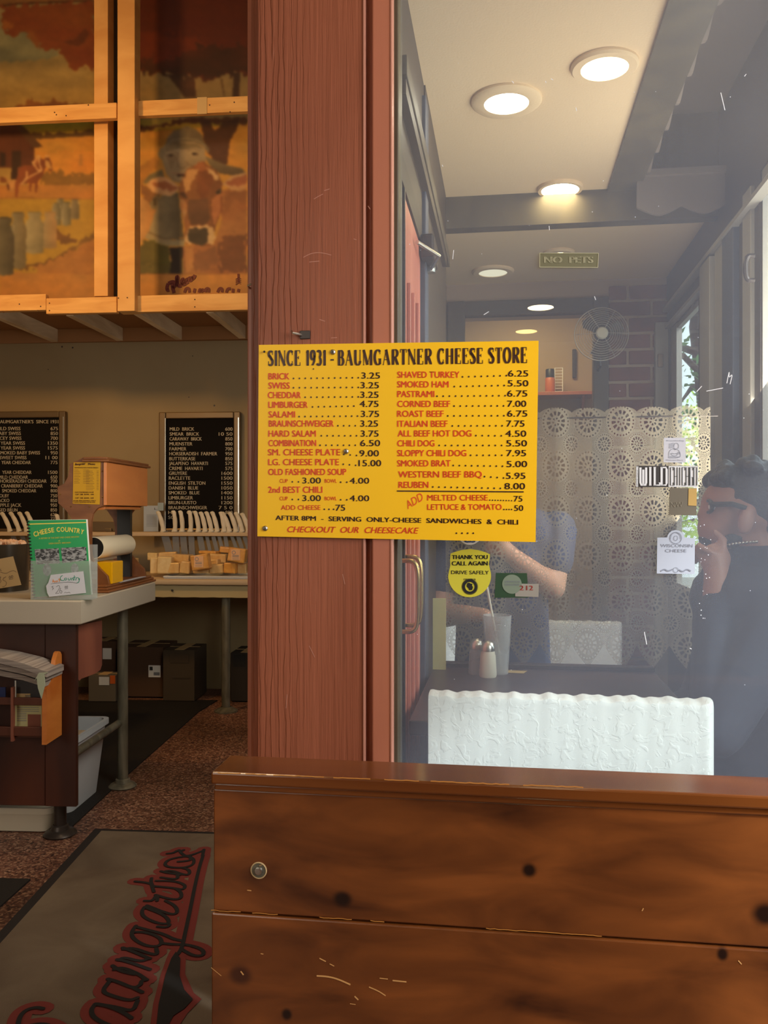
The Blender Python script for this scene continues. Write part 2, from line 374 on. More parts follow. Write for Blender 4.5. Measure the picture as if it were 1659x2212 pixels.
# ------------------------------------------------------------------ lettering
_tc = {}
def glyphs(s, bold=0.0):
    key = (s, bold)
    if key in _tc: return _tc[key]
    c = bpy.data.curves.new('t', 'FONT'); c.body = s; c.size = 1; c.offset = bold; c.resolution_u = 3
    o = bpy.data.objects.new('t', c); COL.objects.link(o)
    dg = bpy.context.evaluated_depsgraph_get(); ev = o.evaluated_get(dg); me = ev.to_mesh()
    vs = [(v.co.x, v.co.y) for v in me.vertices]; fs = [tuple(p.vertices) for p in me.polygons]
    ev.to_mesh_clear(); bpy.data.objects.remove(o); bpy.data.curves.remove(c)
    x0 = min(v[0] for v in vs); x1 = max(v[0] for v in vs)
    if 'H' in _tc: cap = _tc['H']
    else: cap = 0.7
    r = ([((x-x0)/(x1-x0), y/cap) for x, y in vs], fs, (x1-x0)/cap)
    _tc[key] = r; return r
def _cap():
    c = bpy.data.curves.new('t', 'FONT'); c.body = 'H'; c.size = 1
    o = bpy.data.objects.new('t', c); COL.objects.link(o)
    dg = bpy.context.evaluated_depsgraph_get(); ev = o.evaluated_get(dg); me = ev.to_mesh()
    h = max(v.co.y for v in me.vertices); ev.to_mesh_clear(); bpy.data.objects.remove(o); bpy.data.curves.remove(c); return h
_tc['H'] = _cap()
def text(bm, s, mp, x0, x1, y0, h, y1=None, bold=0.02, shear=0.0, off=(0, -0.0008, 0), mi=0):
    """s between picture positions x0 and x1 on baseline y0 -> y1 with cap height h; mp turns positions into points of the surface"""
    y1 = y0 if y1 is None else y1
    P = mp(x0, y0); R = mp(x1, y1)-P; U = mp(x0, y0-h)-P; o = Vector(off)
    vs, fs, asp = glyphs(s, 0.0)
    if shear: Sh = (R.normalized()*U.length*shear)
    rn = R.normalized()*U.length
    for e in ((0,) if bold < 0.008 else (-bold*1.6, bold*1.6) if bold < 0.03 else (-bold*1.8, 0, bold*1.8)):
        vv = [bm.verts.new(P + R*a + U*b + rn*e + (Sh*b if shear else Vector()) + o) for a, b in vs]
        for f in fs:
            try: bm.faces.new([vv[i] for i in f]).material_index = mi
            except ValueError: pass
def ribbon(bm, pts, wt, wn=None, mi=0, n=Vector((0, -1, 0)), off=(0, 0, 0), dirn=None):
    """flat stroke along 3-D pts lying in a plane of normal n; wt width of vertical strokes, wn of horizontal ones"""
    wn = wt if wn is None else wn; n = Vector(n); off = Vector(off); pts = [Vector(p)+off for p in pts]
    prev = None
    for i, p in enumerate(pts):
        t = (pts[min(i+1, len(pts)-1)]-pts[max(i-1, 0)])
        if t.length < 1e-9: continue
        t.normalize(); a = abs(t.z) if dirn is None else abs(t.dot(dirn))
        w_ = (wn + (wt-wn)*a)/2; x = t.cross(n).normalized()*w_
        cur = (bm.verts.new(p-x), bm.verts.new(p+x))
        if prev:
            bm.faces.new((prev[0], prev[1], cur[1], cur[0])).material_index = mi
        prev = cur
def disc(bm, c, r, n=16, e1=Vector((1, 0, 0)), e2=Vector((0, 0, 1)), mi=0, r2=None):
    c = Vector(c); r2 = r if r2 is None else r2
    bm.faces.new([bm.verts.new(c+e1*r*math.cos(2*PI*k/n)+e2*r2*math.sin(2*PI*k/n)) for k in range(n)]).material_index = mi
def ring(bm, c, r, wd, n=32, e1=Vector((1, 0, 0)), e2=Vector((0, 0, 1)), mi=0):
    c = Vector(c); a = [[bm.verts.new(c+(e1*math.cos(2*PI*k/n)+e2*math.sin(2*PI*k/n))*q) for k in range(n)] for q in (r-wd/2, r+wd/2)]
    for k in range(n): bm.faces.new((a[0][k], a[0][(k+1) % n], a[1][(k+1) % n], a[1][k])).material_index = mi
def flat(bm, pts, mi=0):
    f = bm.faces.new([bm.verts.new(p) for p in pts]); f.material_index = mi; return f
def smoothpts(pts, it=2):
    for _ in range(it):
        q = [pts[0]]
        for a, b in zip(pts[:-1], pts[1:]):
            q.append(a*0.75+b*0.25); q.append(a*0.25+b*0.75)
        q.append(pts[-1]); pts = q
    return pts
# ================================================================== SETTING
VG = 1.66           # glass plane in frame B
def st(name, bm, m, F=Z, kind='structure', smooth=False): return single(name, bm, m, F, kind=kind, smooth=smooth)
bm = bm_new(); bx(bm, -4.2, 2.6, -3.9, 6.3, -0.1, 0.0); st('floor', bm, MT['floor'])
# shop walls
bm = bm_new(); bx(bm, -4.3, 0.05, 5.72, 5.84, 0.0, 4.8); WB = st('wall_back', bm, MT['backwall'], A)
bm = bm_new(); bx(bm, -4.3, -4.2, -3.9, 6.2, 0.0, 4.8); st('wall_left', bm, MT['wall'])
bm = bm_new(); bx(bm, -4.2, 2.6, -4.0, -3.9, 0.0, 4.8); st('wall_rear', bm, MT['wall'])
bm = bm_new(); bx(bm, -4.3, 2.7, -4.0, 6.3, 4.8, 4.9); st('ceiling', bm, MT['wall'])
# lower ceiling over the booths with the window wall on the right
bm = bm_new(); bx(bm, -0.38, 1.95, -3.6, 1.60, 2.55, 2.62); st('ceiling_booths', bm, MT['ceil'], B)
bm = bm_new()
bx(bm, 1.80, 1.90, -3.6, 0.30, 0, 2.55); bx(bm, 1.80, 1.90, 1.12, 1.64, 0, 2.55)
bx(bm, 1.80, 1.90, 0.30, 1.12, 0, 1.15); bx(bm, 1.80, 1.90, 0.30, 1.12, 2.48, 2.55)  # unseen opening, sized so the sun reaches only the half wall
st('wall_right', bm, MT['wall'], B)
# wall between shop and vestibule, wall above the glass
UL = B.W(862, 1106, 1.75).x                      # left side of the vestibule
UR = B.W(1440, 1106, 4.1).x                      # right side
bm = bm_new(); bx(bm, UL-0.14, UL-0.06, 2.32, 5.6, 0, 4.8); bx(bm, UL-0.14, UL-0.06, 1.74, 2.32, 2.0, 4.8); st('wall_middle', bm, MT['olive_frame'], B)
bm = bm_new(); bx(bm, UL-0.25, 2.2, 1.64, 1.70, 2.66, 4.8); st('wall_over_glass', bm, MT['wall'], B)

# ---- pillar
PV = 1.60
x = lambda px, v: B.W(px, 1106, v).x
pil = Thing('pillar', 'red-brown painted wooden pillar with raised grain behind the yellow menu board', 'pillar', B, (x(680, PV), PV+0.05, 0), kind='structure')
bm = bm_new(); bx(bm, x(557, PV), x(787, PV), PV, PV+0.11, 0, 2.95, 0.0015); pil.part('face_board', bm, MT['pillar'])
bm = bm_new(); bx(bm, x(784.5, PV), x(789.5, PV), PV-0.003, PV+0.05, 0, 2.95, 0.001); pil.part('bead', bm, MT['edge_pink'])
bm = bm_new(); bx(bm, x(788, PV), x(806, PV), PV+0.012, PV+0.08, 0, 2.95); pil.part('groove_board', bm, MT['pillar'])
bm = bm_new(); bx(bm, x(804.5, PV), x(846, PV), PV-0.004, PV+0.10, 0, 2.95, 0.0025); pil.part('stop_board', bm, MT['pillar_light'], label='smoother and lighter salmon board')
bm = bm_new(); bx(bm, x(843.5, PV), x(848.5, PV), PV-0.006, PV+0.02, 0, 2.95, 0.0015); pil.part('worn_edge', bm, MT['edge_pink'])  # paler strip paints in the bright highlight along the board edge
bm = bm_new(); bx(bm, x(534, 1.70), x(562, 1.70), 1.70, 1.80, 0, 2.95, 0.003); pil.part('side_casing', bm, MT['pillar_light'])
bm = bm_new(); bx(bm, x(549, 1.66), x(570, 1.66), 1.64, 1.72, 0, 2.95); pil.part('side_board', bm, MT['pillar'])
bm = bm_new()
for q in ([(700, 412), (712, 408)], [(678, 430), (688, 424), (698, 419)], [(655, 556), (672, 547), (692, 545), (716, 551)], [(668, 566), (690, 564)], [(764, 516), (770, 518)], [(795, 445), (800, 452)], [(690, 690), (702, 694)], [(715, 730), (728, 729)], [(668, 1395), (680, 1420)], [(620, 1500), (618, 1530)], [(740, 1240), (745, 1262)]):
    ribbon(bm, smoothpts([B.W(a, b, PV-0.0006) for a, b in q], 2), 0.0013)
pil.part('paint_scratches', bm, MT['edge_pink'], kind='stuff')
# hook screwed to the pillar, nail in the side casing
hk = Thing('hook', 'small rusty screw hook set in the pillar just above the menu board', 'hook', B, B.W(652, 720, PV))
c = B.W(646, 724, PV)
bm = bm_new(); bx(bm, c.x+0.002, c.x+0.022, c.y-0.003, c.y+0.001, c.z-0.008, c.z+0.008, 0.001); hk.part('plate', bm, MT['dark_pipe'])
bm = bm_new(); tube(bm, [c+Vector((0.006, 0, 0)), c+Vector((0.0, -0.012, 0)), c+Vector((-0.008, -0.016, 0.001)), c+Vector((-0.012, -0.010, 0.006))], 0.0025, 8); hk.part('screw', bm, MT['steel'], smooth=True)
c = B.W(539, 623, 1.70)
bm = bm_new(); tube(bm, [c+Vector((0, 0.004, 0)), c+Vector((0.001, -0.014, 0.002)), c+Vector((0.010, -0.018, 0.004))], 0.002, 6)
single('nail', bm, MT['steel'], B, 'bent nail sticking out of the pillar casing beside the loft', 'nail', smooth=True)

# ---- glass front of the vestibule
bm = bm_new(); bx(bm, x(858, VG), x(2150, VG), VG, VG+0.005, 0.02, 2.66); st('window_1', bm, MT['glass'], B)
bm = bm_new()
for q in ([(1186, 488), (1187, 497)], [(1244, 232), (1246, 240)], [(1570, 828), (1576, 798), (1574, 818), (1583, 806), (1577, 830)], [(1526, 845), (1562, 838)], [(1505, 846), (1516, 834)], [(1106, 175), (1110, 180)], [(1178, 175), (1180, 179)], [(955, 356), (957, 360)], [(1190, 170), (1195, 173)], [(978, 560), (980, 540)], [(1045, 680), (1056, 673)], [(1392, 1365), (1397, 1392)], [(1608, 165), (1612, 160)], [(1557, 200), (1566, 238)], [(1284, 640), (1287, 648)], [(1490, 1400), (1494, 1402)]):
    ribbon(bm, smoothpts([B.W(a, b, VG-0.0004) for a, b in q], 2), 0.0013, 0.0013)
_rn = random.Random(12)
for k in range(46): disc(bm, B.W(_rn.uniform(880, 1650), _rn.uniform(120, 1640), VG-0.0004), _rn.uniform(0.0005, 0.0011), 6)
for k in range(22): disc(bm, B.W(_rn.gauss(1522, 6), _rn.uniform(1130, 1350), VG-0.0004), _rn.uniform(0.0006, 0.0012), 6)
st('window_1_specks', bm, MT['white'], B, kind='stuff')
bm = bm_new(); bx(bm, x(846, VG-0.01), x(863, VG-0.01), VG-0.03, VG+0.035, 0, 2.66, 0.002); st('trim_1', bm, MT['olive_frame'], B)

# ---- vestibule: left side with the salmon door
bm = bm_new(); bx(bm, UL-0.06, UL, 1.72, 2.30, 1.905, 2.36); bx(bm, UL-0.06, UL+0.018, 1.72, 2.95, 2.045, 2.075)
bx(bm, UL-0.06, UL+0.004, 2.30, 3.12, 0, 2.36); st('trim_2', bm, MT['dark_frame'], B)
bm = bm_new(); bx(bm, UL-0.01, UL+0.020, 1.72, 3.10, 2.085, 2.125, 0.002); st('trim_3', bm, MT['olive_frame'], B)
dr = Thing('door_1', None, None, B, (UL, 2.0, 0), kind='structure')
bm = bm_new(); bx(bm, UL-0.04, UL-0.004, 1.745, 1.835, 0.01, 1.90, 0.002); dr.part('stile', bm, MT['pink_door'])
bm = bm_new(); bx(bm, UL-0.04, UL-0.004, 1.86, 2.24, 0.01, 1.90, 0.002); dr.part('door_panel', bm, MT['pink_door'])
for q in (1.93, 2.02, 2.12):
    bm = bm_new(); bx(bm, UL-0.004, UL+0.004, q, q+0.02, 0.3, 1.72, 0.0015); dr.part('batten', bm, MT['pink_door'])
bm = bm_new(); bx(bm, UL-0.03, UL+0.002, 1.835, 1.848, 0.01, 1.90); dr.part('weather_strip', bm, MT['black_plastic'])
bm = bm_new(); bx(bm, UL-0.04, UL-0.01, 1.848, 1.86, 0.01, 1.90); dr.part('edge_strip', bm, MT['grey_frame'])
for (vv, y0, y1) in ((1.80, 1212, 1366), (1.87, 1203, 1352)):
    a = B.S(868, y0, UL+0.001); za = CZ-(y0-1106)*vv/1850; zb = CZ-(y1-1106)*vv/1850; e = 0.034
    p = smoothpts([Vector((UL-0.002, vv, za)), Vector((UL+e*0.75, vv, za)), Vector((UL+e, vv, za-0.02)), Vector((UL+e, vv, (za+zb)/2)), Vector((UL+e, vv, zb+0.02)), Vector((UL+e*0.75, vv, zb)), Vector((UL-0.002, vv, zb))], 3)
    bm = bm_new(); tube(bm, p, 0.0052, 10); dr.part('handle', bm, MT['brass'], smooth=True)
bm = bm_new(); bx(bm, UL-0.03, UL+0.010, 2.25, 2.33, 0, 2.30, 0.003); st('trim_4', bm, MT['navy_frame'], B)
# door closer
c = B.W(925, 580, 2.33)
dc = Thing('door_closer', 'dark metal door closer above the salmon door inside the glass', 'door closer', B, c)
bm = bm_new(); bx(bm, UL, UL+0.035, 2.20, 2.34, c.z-0.005, c.z+0.055, 0.006); dc.part('body', bm, MT['dark_pipe'])
bm = bm_new(); tube(bm, [(UL+0.018, 2.30, c.z-0.02), (UL+0.018, 2.30, c.z+0.005)], 0.014, 12); tube(bm, [(UL+0.020, 2.30, c.z-0.012), (UL+0.05, 2.18, c.z-0.012), (UL+0.006, 2.06, c.z-0.012)], 0.005, 8); dc.part('arm', bm, MT['steel'])

# ---- vestibule ceiling
CH = 2.35
ul = B.W(936, 427, 3.13).x; ur = B.W(1312, 420, 3.13).x
bm = bm_new(); bx(bm, ul, ur, 1.72, 3.13, CH, CH+0.05); st('ceiling_vestibule', bm, MT['ceil'], B)
bm = bm_new(); bx(bm, UL-0.06, ul, 1.70, 3.13, CH-0.012, CH+0.03); bx(bm, ur, ur+0.11, 1.70, 3.13, CH-0.012, CH+0.03)
bx(bm, UL-0.06, UR+0.02, 3.13, 3.19, 2.235, 2.66); st('trim_5', bm, MT['olive_frame'], B)
bm = bm_new(); bx(bm, UL-0.06, UR+0.1, 1.70, 3.13, 2.60, 2.66); st('ceiling_upper', bm, MT['taupe'], B)
bm = bm_new(); bx(bm, UL-0.06, UR+0.02, 3.19, 4.10, 2.285, 2.33); st('ceiling_inner', bm, MT['ceil'], B)
def scallop(p0, p1, ztop, zbot, n, dep, thick, d):
    pts = [Vector((*p0, ztop))]; m = n*12
    lo = []
    for i in range(m+1):
        f = i/m; k = abs(math.sin(f*n*PI)); lo.append(Vector((p0[0]+(p1[0]-p0[0])*f, p0[1]+(p1[1]-p0[1])*f, zbot+dep*(1-k)**0.8*1.0 - dep*0.2)))
    pts += lo; pts.append(Vector((*p1, ztop)))
    return pts
q0 = B.W(1376, 384, 3.04); q1 = B.W(1572, 384, 3.04)
vl = Thing('window_valance', 'grey-brown valance with scalloped lower edge along the ceiling inside the glass', 'valance', B, ((q0.x+q1.x)/2, 3.04, 2.25), kind='thing')
bm = bm_new(); prism(bm, scallop((q0.x, 3.04), (q1.x, 3.04), q0.z, B.W(1400, 462, 3.04).z, 2, 0.03, 0, 0), (0, 0.012, 0)); vl.part('short_board', bm, MT['taupe'])
bm = bm_new(); bx(bm, q0.x-0.01, q1.x, 3.02, 3.06, q0.z, q0.z+0.02); vl.part('rail', bm, MT['taupe'])
bm = bm_new(); prism(bm, scallop((q0.x+0.02, 3.04), (q0.x+0.02, 1.75), 2.60, 2.345, 8, 0.035, 0, 0), (0.012, 0, 0)); vl.part('long_board', bm, MT['taupe'])

def downlight(px, py, z, rad, ringw, label, s, col=(1.0, 0.9, 0.68), mirror=False, F=B):
    g = F.G(px, py, z)
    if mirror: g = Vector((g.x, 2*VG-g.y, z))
    t = Thing('downlight', label, 'ceiling lamp', F, (g.x, g.y, z), group='recessed ceiling lamps')
    if ringw:
        bm = bm_new(); lathe(bm, (g.x, g.y, z), [(rad+ringw, 0.004), (rad+ringw, -0.006), (rad+ringw*0.8, -0.012), (rad, -0.012), (rad-0.002, 0.004)], 40, closed=False); t.part('trim_ring', bm, MT['ceil'], smooth=True)
    bm = bm_new(); lathe(bm, (g.x, g.y, z), [(0.0001, -0.009), (rad, -0.009), (rad, 0.004), (0.0001, 0.004)], 40, closed=False); t.part('bulb_face', bm, emis('lamp_glow_%d' % int(px), col, s))
    return t
downlight(1094, 216, CH, 0.062, 0.036, 'recessed ceiling lamp with wide plain trim ring, left in the vestibule', 26, (1, 0.93, 0.78))
downlight(1306, 140, CH, 0.060, 0.026, 'recessed ceiling lamp with warm glow, nearest the right edge of the vestibule ceiling', 40, (1, 0.80, 0.45))
downlight(1210, 405, CH, 0.066, 0.014, 'added ceiling lamp in place of a reflected one, far edge of the vestibule ceiling', 40, (1, 0.80, 0.45))  # lamp added where the glass only mirrors one
downlight(1065, 585, 2.285, 0.064, 0.030, 'dimmer frosted ceiling lamp beyond the dark beam', 0.9, (1, 0.92, 0.68))
downlight(1207, 545, 2.285, 0.036, 0.030, 'small added lamp in place of a reflected one, above the no pets sticker', 10, (1, 0.82, 0.45))  # another lamp added in place of a mirrored one
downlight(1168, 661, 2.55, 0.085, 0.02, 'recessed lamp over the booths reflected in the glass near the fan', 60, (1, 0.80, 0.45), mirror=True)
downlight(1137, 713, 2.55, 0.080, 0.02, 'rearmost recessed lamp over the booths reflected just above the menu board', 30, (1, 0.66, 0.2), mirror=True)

# ---- far brick wall with doorway
VB = 4.10
wf = Thing('wall_far', None, None, B, (0.3, VB, 0), kind='structure')
dx0, dx1 = x(1000, VB), x(1285, VB); zt = B.W(1100, 682, VB).z
bm = bm_new(); bx(bm, UL-0.06, dx0, VB, VB+0.1, 0, 2.33); bx(bm, dx1, UR+0.03, VB, VB+0.1, 0, 2.33); bx(bm, dx0, dx1, VB, VB+0.1, zt, 2.33)
wf.part('mortar_bed', bm, MT['mortar'])
bme = None; row = 0; z = 0.30; cnt = 0
fx0, fx1, fz = x(968, VB), x(1313, VB), B.W(1100, 651, VB).z
while z < 2.29:
    u = UL-0.06 + (0.0 if row % 2 else -0.105)
    while u < UR+0.02:
        a, b = max(u, UL-0.055), min(u+0.200, UR+0.01)
        if not (b > fx0 and z+0.06 < fz+0.0 and a < fx1):
            pass
        if z < fz and b > fx0 and a < fx1:
            if a < fx0: b = min(b, fx0-0.004)
            elif b > fx1: a = max(a, fx1+0.004)
            else: a = b
        if b-a > 0.03 and z+0.062 < 2.29:
            bm = bm_new(); p = random.uniform(0.006, 0.012); bx(bm, a, b, VB-p, VB+0.002, z, z+0.062, 0.004)
            wf.part('brick', bm, MT['brick']); cnt += 1
        u += 0.212
    z += 0.0755; row += 1
# doorway frame (dark) and the room behind
bm = bm_new(); bx(bm, fx0, dx0+0.01, VB-0.035, VB+0.03, 0, fz, 0.003); bx(bm, dx1-0.01, fx1, VB-0.035, VB+0.03, 0, fz, 0.003); bx(bm, dx0, dx1, VB-0.03, VB+0.03, zt, fz-0.001, 0.003)
st('door_2', bm, MT['dark_frame'], B)
bm = bm_new(); bx(bm, dx0-0.2, dx1+0.2, 5.15, 5.25, 0, 2.6); bx(bm, dx1+0.15, dx1+0.2, VB+0.1, 5.15, 0, 2.6); bx(bm, dx0-0.25, dx0-0.2, VB+0.1, 5.15, 0, 2.6); bx(bm, dx0-0.3, dx1+0.3, VB+0.1, 5.2, 2.5, 2.6)
st('wall_inner', bm, MT['wall'], B)
area('lamp_inner_room', B.world((dx0+0.3, 4.6, 2.42)), B.world((dx0+0.35, 4.65, 0)), 0.3, 0.3, 7, (1, 0.74, 0.38))
# shelf with a bottle and things, on the inner wall
sh = Thing('shelf', 'narrow wooden wall shelf in the room beyond the far doorway', 'shelf', B, B.W(1230, 848, 5.1))
a = B.W(1130, 848, 4.98); b_ = B.W(1283, 848, 4.98)
bm = bm_new(); bx(bm, a.x, b_.x, 4.96, 5.15, a.z-0.02, a.z, 0.002); sh.part('board', bm, MT['pillar_light'])
for q in (a.x+0.08, b_.x-0.06):
    bm = bm_new(); prism(bm, [(q, 5.15, a.z-0.02), (q, 5.02, a.z-0.02), (q, 5.15, a.z-0.12)], (0.015, 0, 0)); sh.part('bracket', bm, MT['pillar_light'])
zs = a.z
bt = Thing('bottle', 'orange bottle with dark cap on the shelf beyond the doorway', 'bottle', B, (x(1188, 5.05), 5.05, zs))
bm = bm_new(); lathe(bm, bt.b, [(0.026, 0.0), (0.028, 0.004), (0.028, 0.085), (0.024, 0.092), (0.0001, 0.092)], 20); bt.part('body', bm, mat('orange_bottle', srgb(200, 110, 60), 0.4), smooth=True)
bm = bm_new(); lathe(bm, bt.b+Vector((0, 0, 0.092)), [(0.025, 0.0), (0.025, 0.045), (0.022, 0.05), (0.0001, 0.05)], 20); bt.part('cap', bm, MT['black_plastic'], smooth=True)
rk = Thing('rack', 'little white wire letter rack beside the orange bottle', 'rack', B, (x(1207, 5.05), 5.05, zs))
bm = bm_new(); c = rk.b
for s_ in (-0.022, 0.022): tube(bm, [c+Vector((s_, 0, 0)), c+Vector((s_, 0, 0.15))], 0.003, 6)
for k in range(9): tube(bm, [c+Vector((-0.022, 0, 0.012+k*0.017)), c+Vector((0.022, 0, 0.012+k*0.017))], 0.002, 6)
rk.part('frame', bm, MT['white'])
c = B.W(1241, 785, 5.13)
bm = bm_new(); bx(bm, c.x-0.012, c.x+0.012, 5.13, 5.15, c.z-0.085, c.z+0.085, 0.006); single('thermometer', bm, MT['dark_pipe'], B, 'long dark strip thermometer on the inner wall above the shelf', 'thermometer')

# ---- fan on the door jamb, solid stand-in for a reflected fan
c = B.W(1299, 722, 3.93)
fn = Thing('fan', 'round wire-guarded fan fixed to the jamb of the far doorway', 'fan', B, c)
R_ = 0.118
bm = bm_new()
for k in range(1, 10): 
    r = 0.03 + (R_-0.03)*k/9; dp = -0.028*(1-(r/R_)**2)
    tube(bm, [c+Vector((r*math.cos(a*2*PI/36), dp, r*math.sin(a*2*PI/36))) for a in range(37)], 0.0013 if k < 9 else 0.0026, 5, caps=False)
for a in range(6):
    tube(bm, [c+Vector((r*math.cos(a*PI/3), -0.028*(1-(r/R_)**2), r*math.sin(a*PI/3))) for r in (0.02, 0.05, 0.08, R_)], 0.0013, 5)
fn.part('guard', bm, MT['steel'])
bm = bm_new(); lathe(bm, c+Vector((0, -0.036, 0)), [(0.0001, 0), (0.022, 0.001), (0.027, 0.006), (0.027, 0.014), (0.0001, 0.014)], 24, axis='y'); fn.part('hub', bm, MT['whiteplastic'], smooth=True)
for a in range(3):
    bm = bm_new(); an = a*2*PI/3+0.3; e1 = Vector((math.cos(an), 0, math.sin(an))); e2 = Vector((-math.sin(an), 0, math.cos(an)))
    P_ = [c+e1*0.02+e2*-0.01, c+e1*0.09+e2*-0.03+Vector((0, 0.012, 0)), c+e1*0.105+e2*0.01, c+e1*0.08+e2*0.035-Vector((0, 0.012, 0)), c+e1*0.02+e2*0.012]
    prism(bm, P_, (0, 0.003, 0)); fn.part('blade', bm, MT['dark_frame'])
bm = bm_new(); tube(bm, [c+Vector((0, 0.01, 0)), c+Vector((0, 0.075, 0))], 0.03, 16); tube(bm, [c+Vector((0, 0.06, 0)), c+Vector((0, 0.06, -0.13)), c+Vector((0, 0.125, -0.14))], 0.008, 8); fn.part('motor_and_bracket', bm, MT['dark_pipe'])

# ---- right side of the vestibule: window wall
def vx(px): return B.S(px, 1106, UR).y
v_a, v_b = vx(1449), vx(1509); v_c, v_d = vx(1642), vx(1860)
bm = bm_new()
ztop = B.S(1509, 645, UR).z
bx(bm, UR, UR+0.03, v_a, VB, 0, 2.66); bx(bm, UR, UR+0.03, v_c, v_b, 0, 2.66); bx(bm, UR, UR+0.03, 1.70, v_d, 0, 2.66)
bx(bm, UR, UR+0.03, v_b, v_a, 0, 0.86); bx(bm, UR, UR+0.03, v_b, v_a, ztop, 2.66)
bx(bm, UR, UR+0.03, v_d, v_c, 0, 0.86); bx(bm, UR, UR+0.03, v_d, v_c, 2.2, 2.66)
st('wall_window_side', bm, MT['dark_frame'], B)
bm = bm_new(); bx(bm, x(1414, VB-0.02), UR+0.002, VB-0.04, VB, 0.3, B.W(1420, 700, VB).z, 0.003); st('trim_6', bm, MT['grey_frame'], B)
w2 = Thing('window_2', None, None, B, (UR+0.04, (v_a+v_b)/2, 0.86), kind='structure')
bm = bm_new()
bx(bm, UR+0.005, UR+0.025, v_b, v_b+0.012, 0.86, ztop); bx(bm, UR+0.002, UR+0.025, v_a-0.12, v_a, 0.86, ztop); bx(bm, UR+0.005, UR+0.025, v_b, v_a, ztop-0.02, ztop); bx(bm, UR+0.005, UR+0.025, v_b, v_a, 0.86, 0.89)
w2.part('window_frame', bm, MT['grey_frame'])
bm = bm_new(); bx(bm, UR+0.014, UR+0.018, v_b+0.005, v_a-0.02, 0.88, ztop-0.01); w2.part('pane', bm, MT['clearpane'])
bm = bm_new(); bx(bm, UR-0.022, UR+0.003, vx(1530), v_a+0.02, ztop+0.005, ztop+0.02); bx(bm, UR-0.03, UR+0.003, vx(1659)-0.3, v_a+0.04, ztop+0.085, ztop+0.10); w2.part('head_moulding', bm, MT['grey_frame'])
w3 = Thing('window_3', None, None, B, (UR+0.04, (v_c+v_d)/2, 0.86), kind='structure')
bm = bm_new(); bx(bm, UR+0.005, UR+0.025, v_d, v_d+0.03, 0.86, 2.2); bx(bm, UR+0.005, UR+0.025, v_c-0.008, v_c, 0.86, 2.2); bx(bm, UR+0.005, UR+0.025, v_d, v_c, 2.17, 2.2); w3.part('window_frame', bm, MT['grey_frame'])
bm = bm_new(); bx(bm, UR+0.014, UR+0.018, v_d+0.02, v_c-0.004, 0.86, 2.19); w3.part('pane', bm, MT['clearpane'])
k = 0
for (p0, p1, e, m) in ((1529, 1551, 0.03, 'grey_frame'), (1553, 1572, 0.015, 'grey_frame'), (1574, 1598, 0.022, 'navy_frame'), (1600, 1611, 0.005, 'dark_frame'), (1612, 1630, 0.012, 'grey_frame')):
    bm = bm_new(); bx(bm, UR-e, UR+0.003, vx(p1), vx(p0), 0.0, 2.10+0.02*k, 0.003); st('trim_%d' % (7+k), bm, MT[m], B); k += 1
bm = bm_new(); c = B.S(1634, 590, UR-0.03); tube(bm, smoothpts([c+Vector((-0.005, 0, 0.05)), c+Vector((-0.03, 0, 0.05)), c+Vector((-0.03, 0, -0.02)), c+Vector((-0.005, 0, -0.02))], 2), 0.007, 8)
single('window_latch', bm, MT['dark_pipe'], B, 'dark latch handle on the window frame at the far right', 'latch', smooth=True)
bm = bm_new(); c = B.S(1424, 768, UR-0.01); bx(bm, x(1420, VB-0.04), x(1432, VB-0.04), VB-0.052, VB-0.04, B.W(1425, 797, VB).z, B.W(1425, 768, VB).z, 0.003)
single('light_switch', bm, MT['alu'], B, 'small dark switch plate on the pale casing left of the tree window', 'switch')

# ---- tree outside
def tree(cx, cy, h, label, seed, leafm, n):
    rnd = random.Random(seed)
    t = Thing('tree', label, 'tree', Z, (cx, cy, 0), group='trees outside the window')
    bm = bm_new(); tube(bm, [(cx, cy, 0), (cx+0.05, cy, h*0.4), (cx-0.08, cy+0.05, h*0.75), (cx, cy, h)], [0.09, 0.07, 0.045, 0.02], 8)
    for k in range(9):
        a = rnd.uniform(0, 6.28); zz = h*rnd.uniform(0.35, 0.8); L_ = rnd.uniform(0.6, 1.2)
        tube(bm, [(cx, cy, zz), (cx+L_*0.5*math.cos(a), cy+L_*0.5*math.sin(a), zz+0.15), (cx+L_*math.cos(a), cy+L_*math.sin(a), zz+0.05)], [0.03, 0.02, 0.008], 6)
    t.part('trunk', bm, mat('bark_%d' % seed, srgb(60, 48, 40), 0.9))
    bm = bm_new()
    for k in range(n):
        a = rnd.uniform(0, 6.28); r = rnd.uniform(0.1, 1.35); zz = h*0.35+rnd.random()*h*0.75
        p = Vector((cx+r*math.cos(a), cy+r*math.sin(a), zz)); d = Vector((rnd.uniform(-1, 1), rnd.uniform(-1, 1), rnd.uniform(-0.8, 0.3))).normalized(); q = d.orthogonal().normalized()
        L_ = rnd.uniform(0.05, 0.11)
        bm.faces.new([bm.verts.new(p), bm.verts.new(p+d*L_*0.5+q*L_*0.25), bm.verts.new(p+d*L_), bm.verts.new(p+d*L_*0.5-q*L_*0.25)])
    t.part('foliage', bm, leafm, kind='stuff')
def leaf(name, c):
    m = bpy.data.materials.new(name); m.use_nodes = True; N = m.node_tree.nodes; L = m.node_tree.links; N.remove(N['Principled BSDF'])
    d = N.new('ShaderNodeBsdfDiffuse'); d.inputs[0].default_value = c; tr = N.new('ShaderNodeBsdfTranslucent'); tr.inputs[0].default_value = c
    mx = N.new('ShaderNodeMixShader'); L.new(d.outputs[0], mx.inputs[1]); L.new(tr.outputs[0], mx.inputs[2]); L.new(mx.outputs[0], N['Material Output'].inputs[0]); return m
tree(2.35, 6.2, 3.4, 'tree with open dark branches seen through the vestibule window', 3, leaf('leaf_green', srgb(90, 130, 80)), 1500)
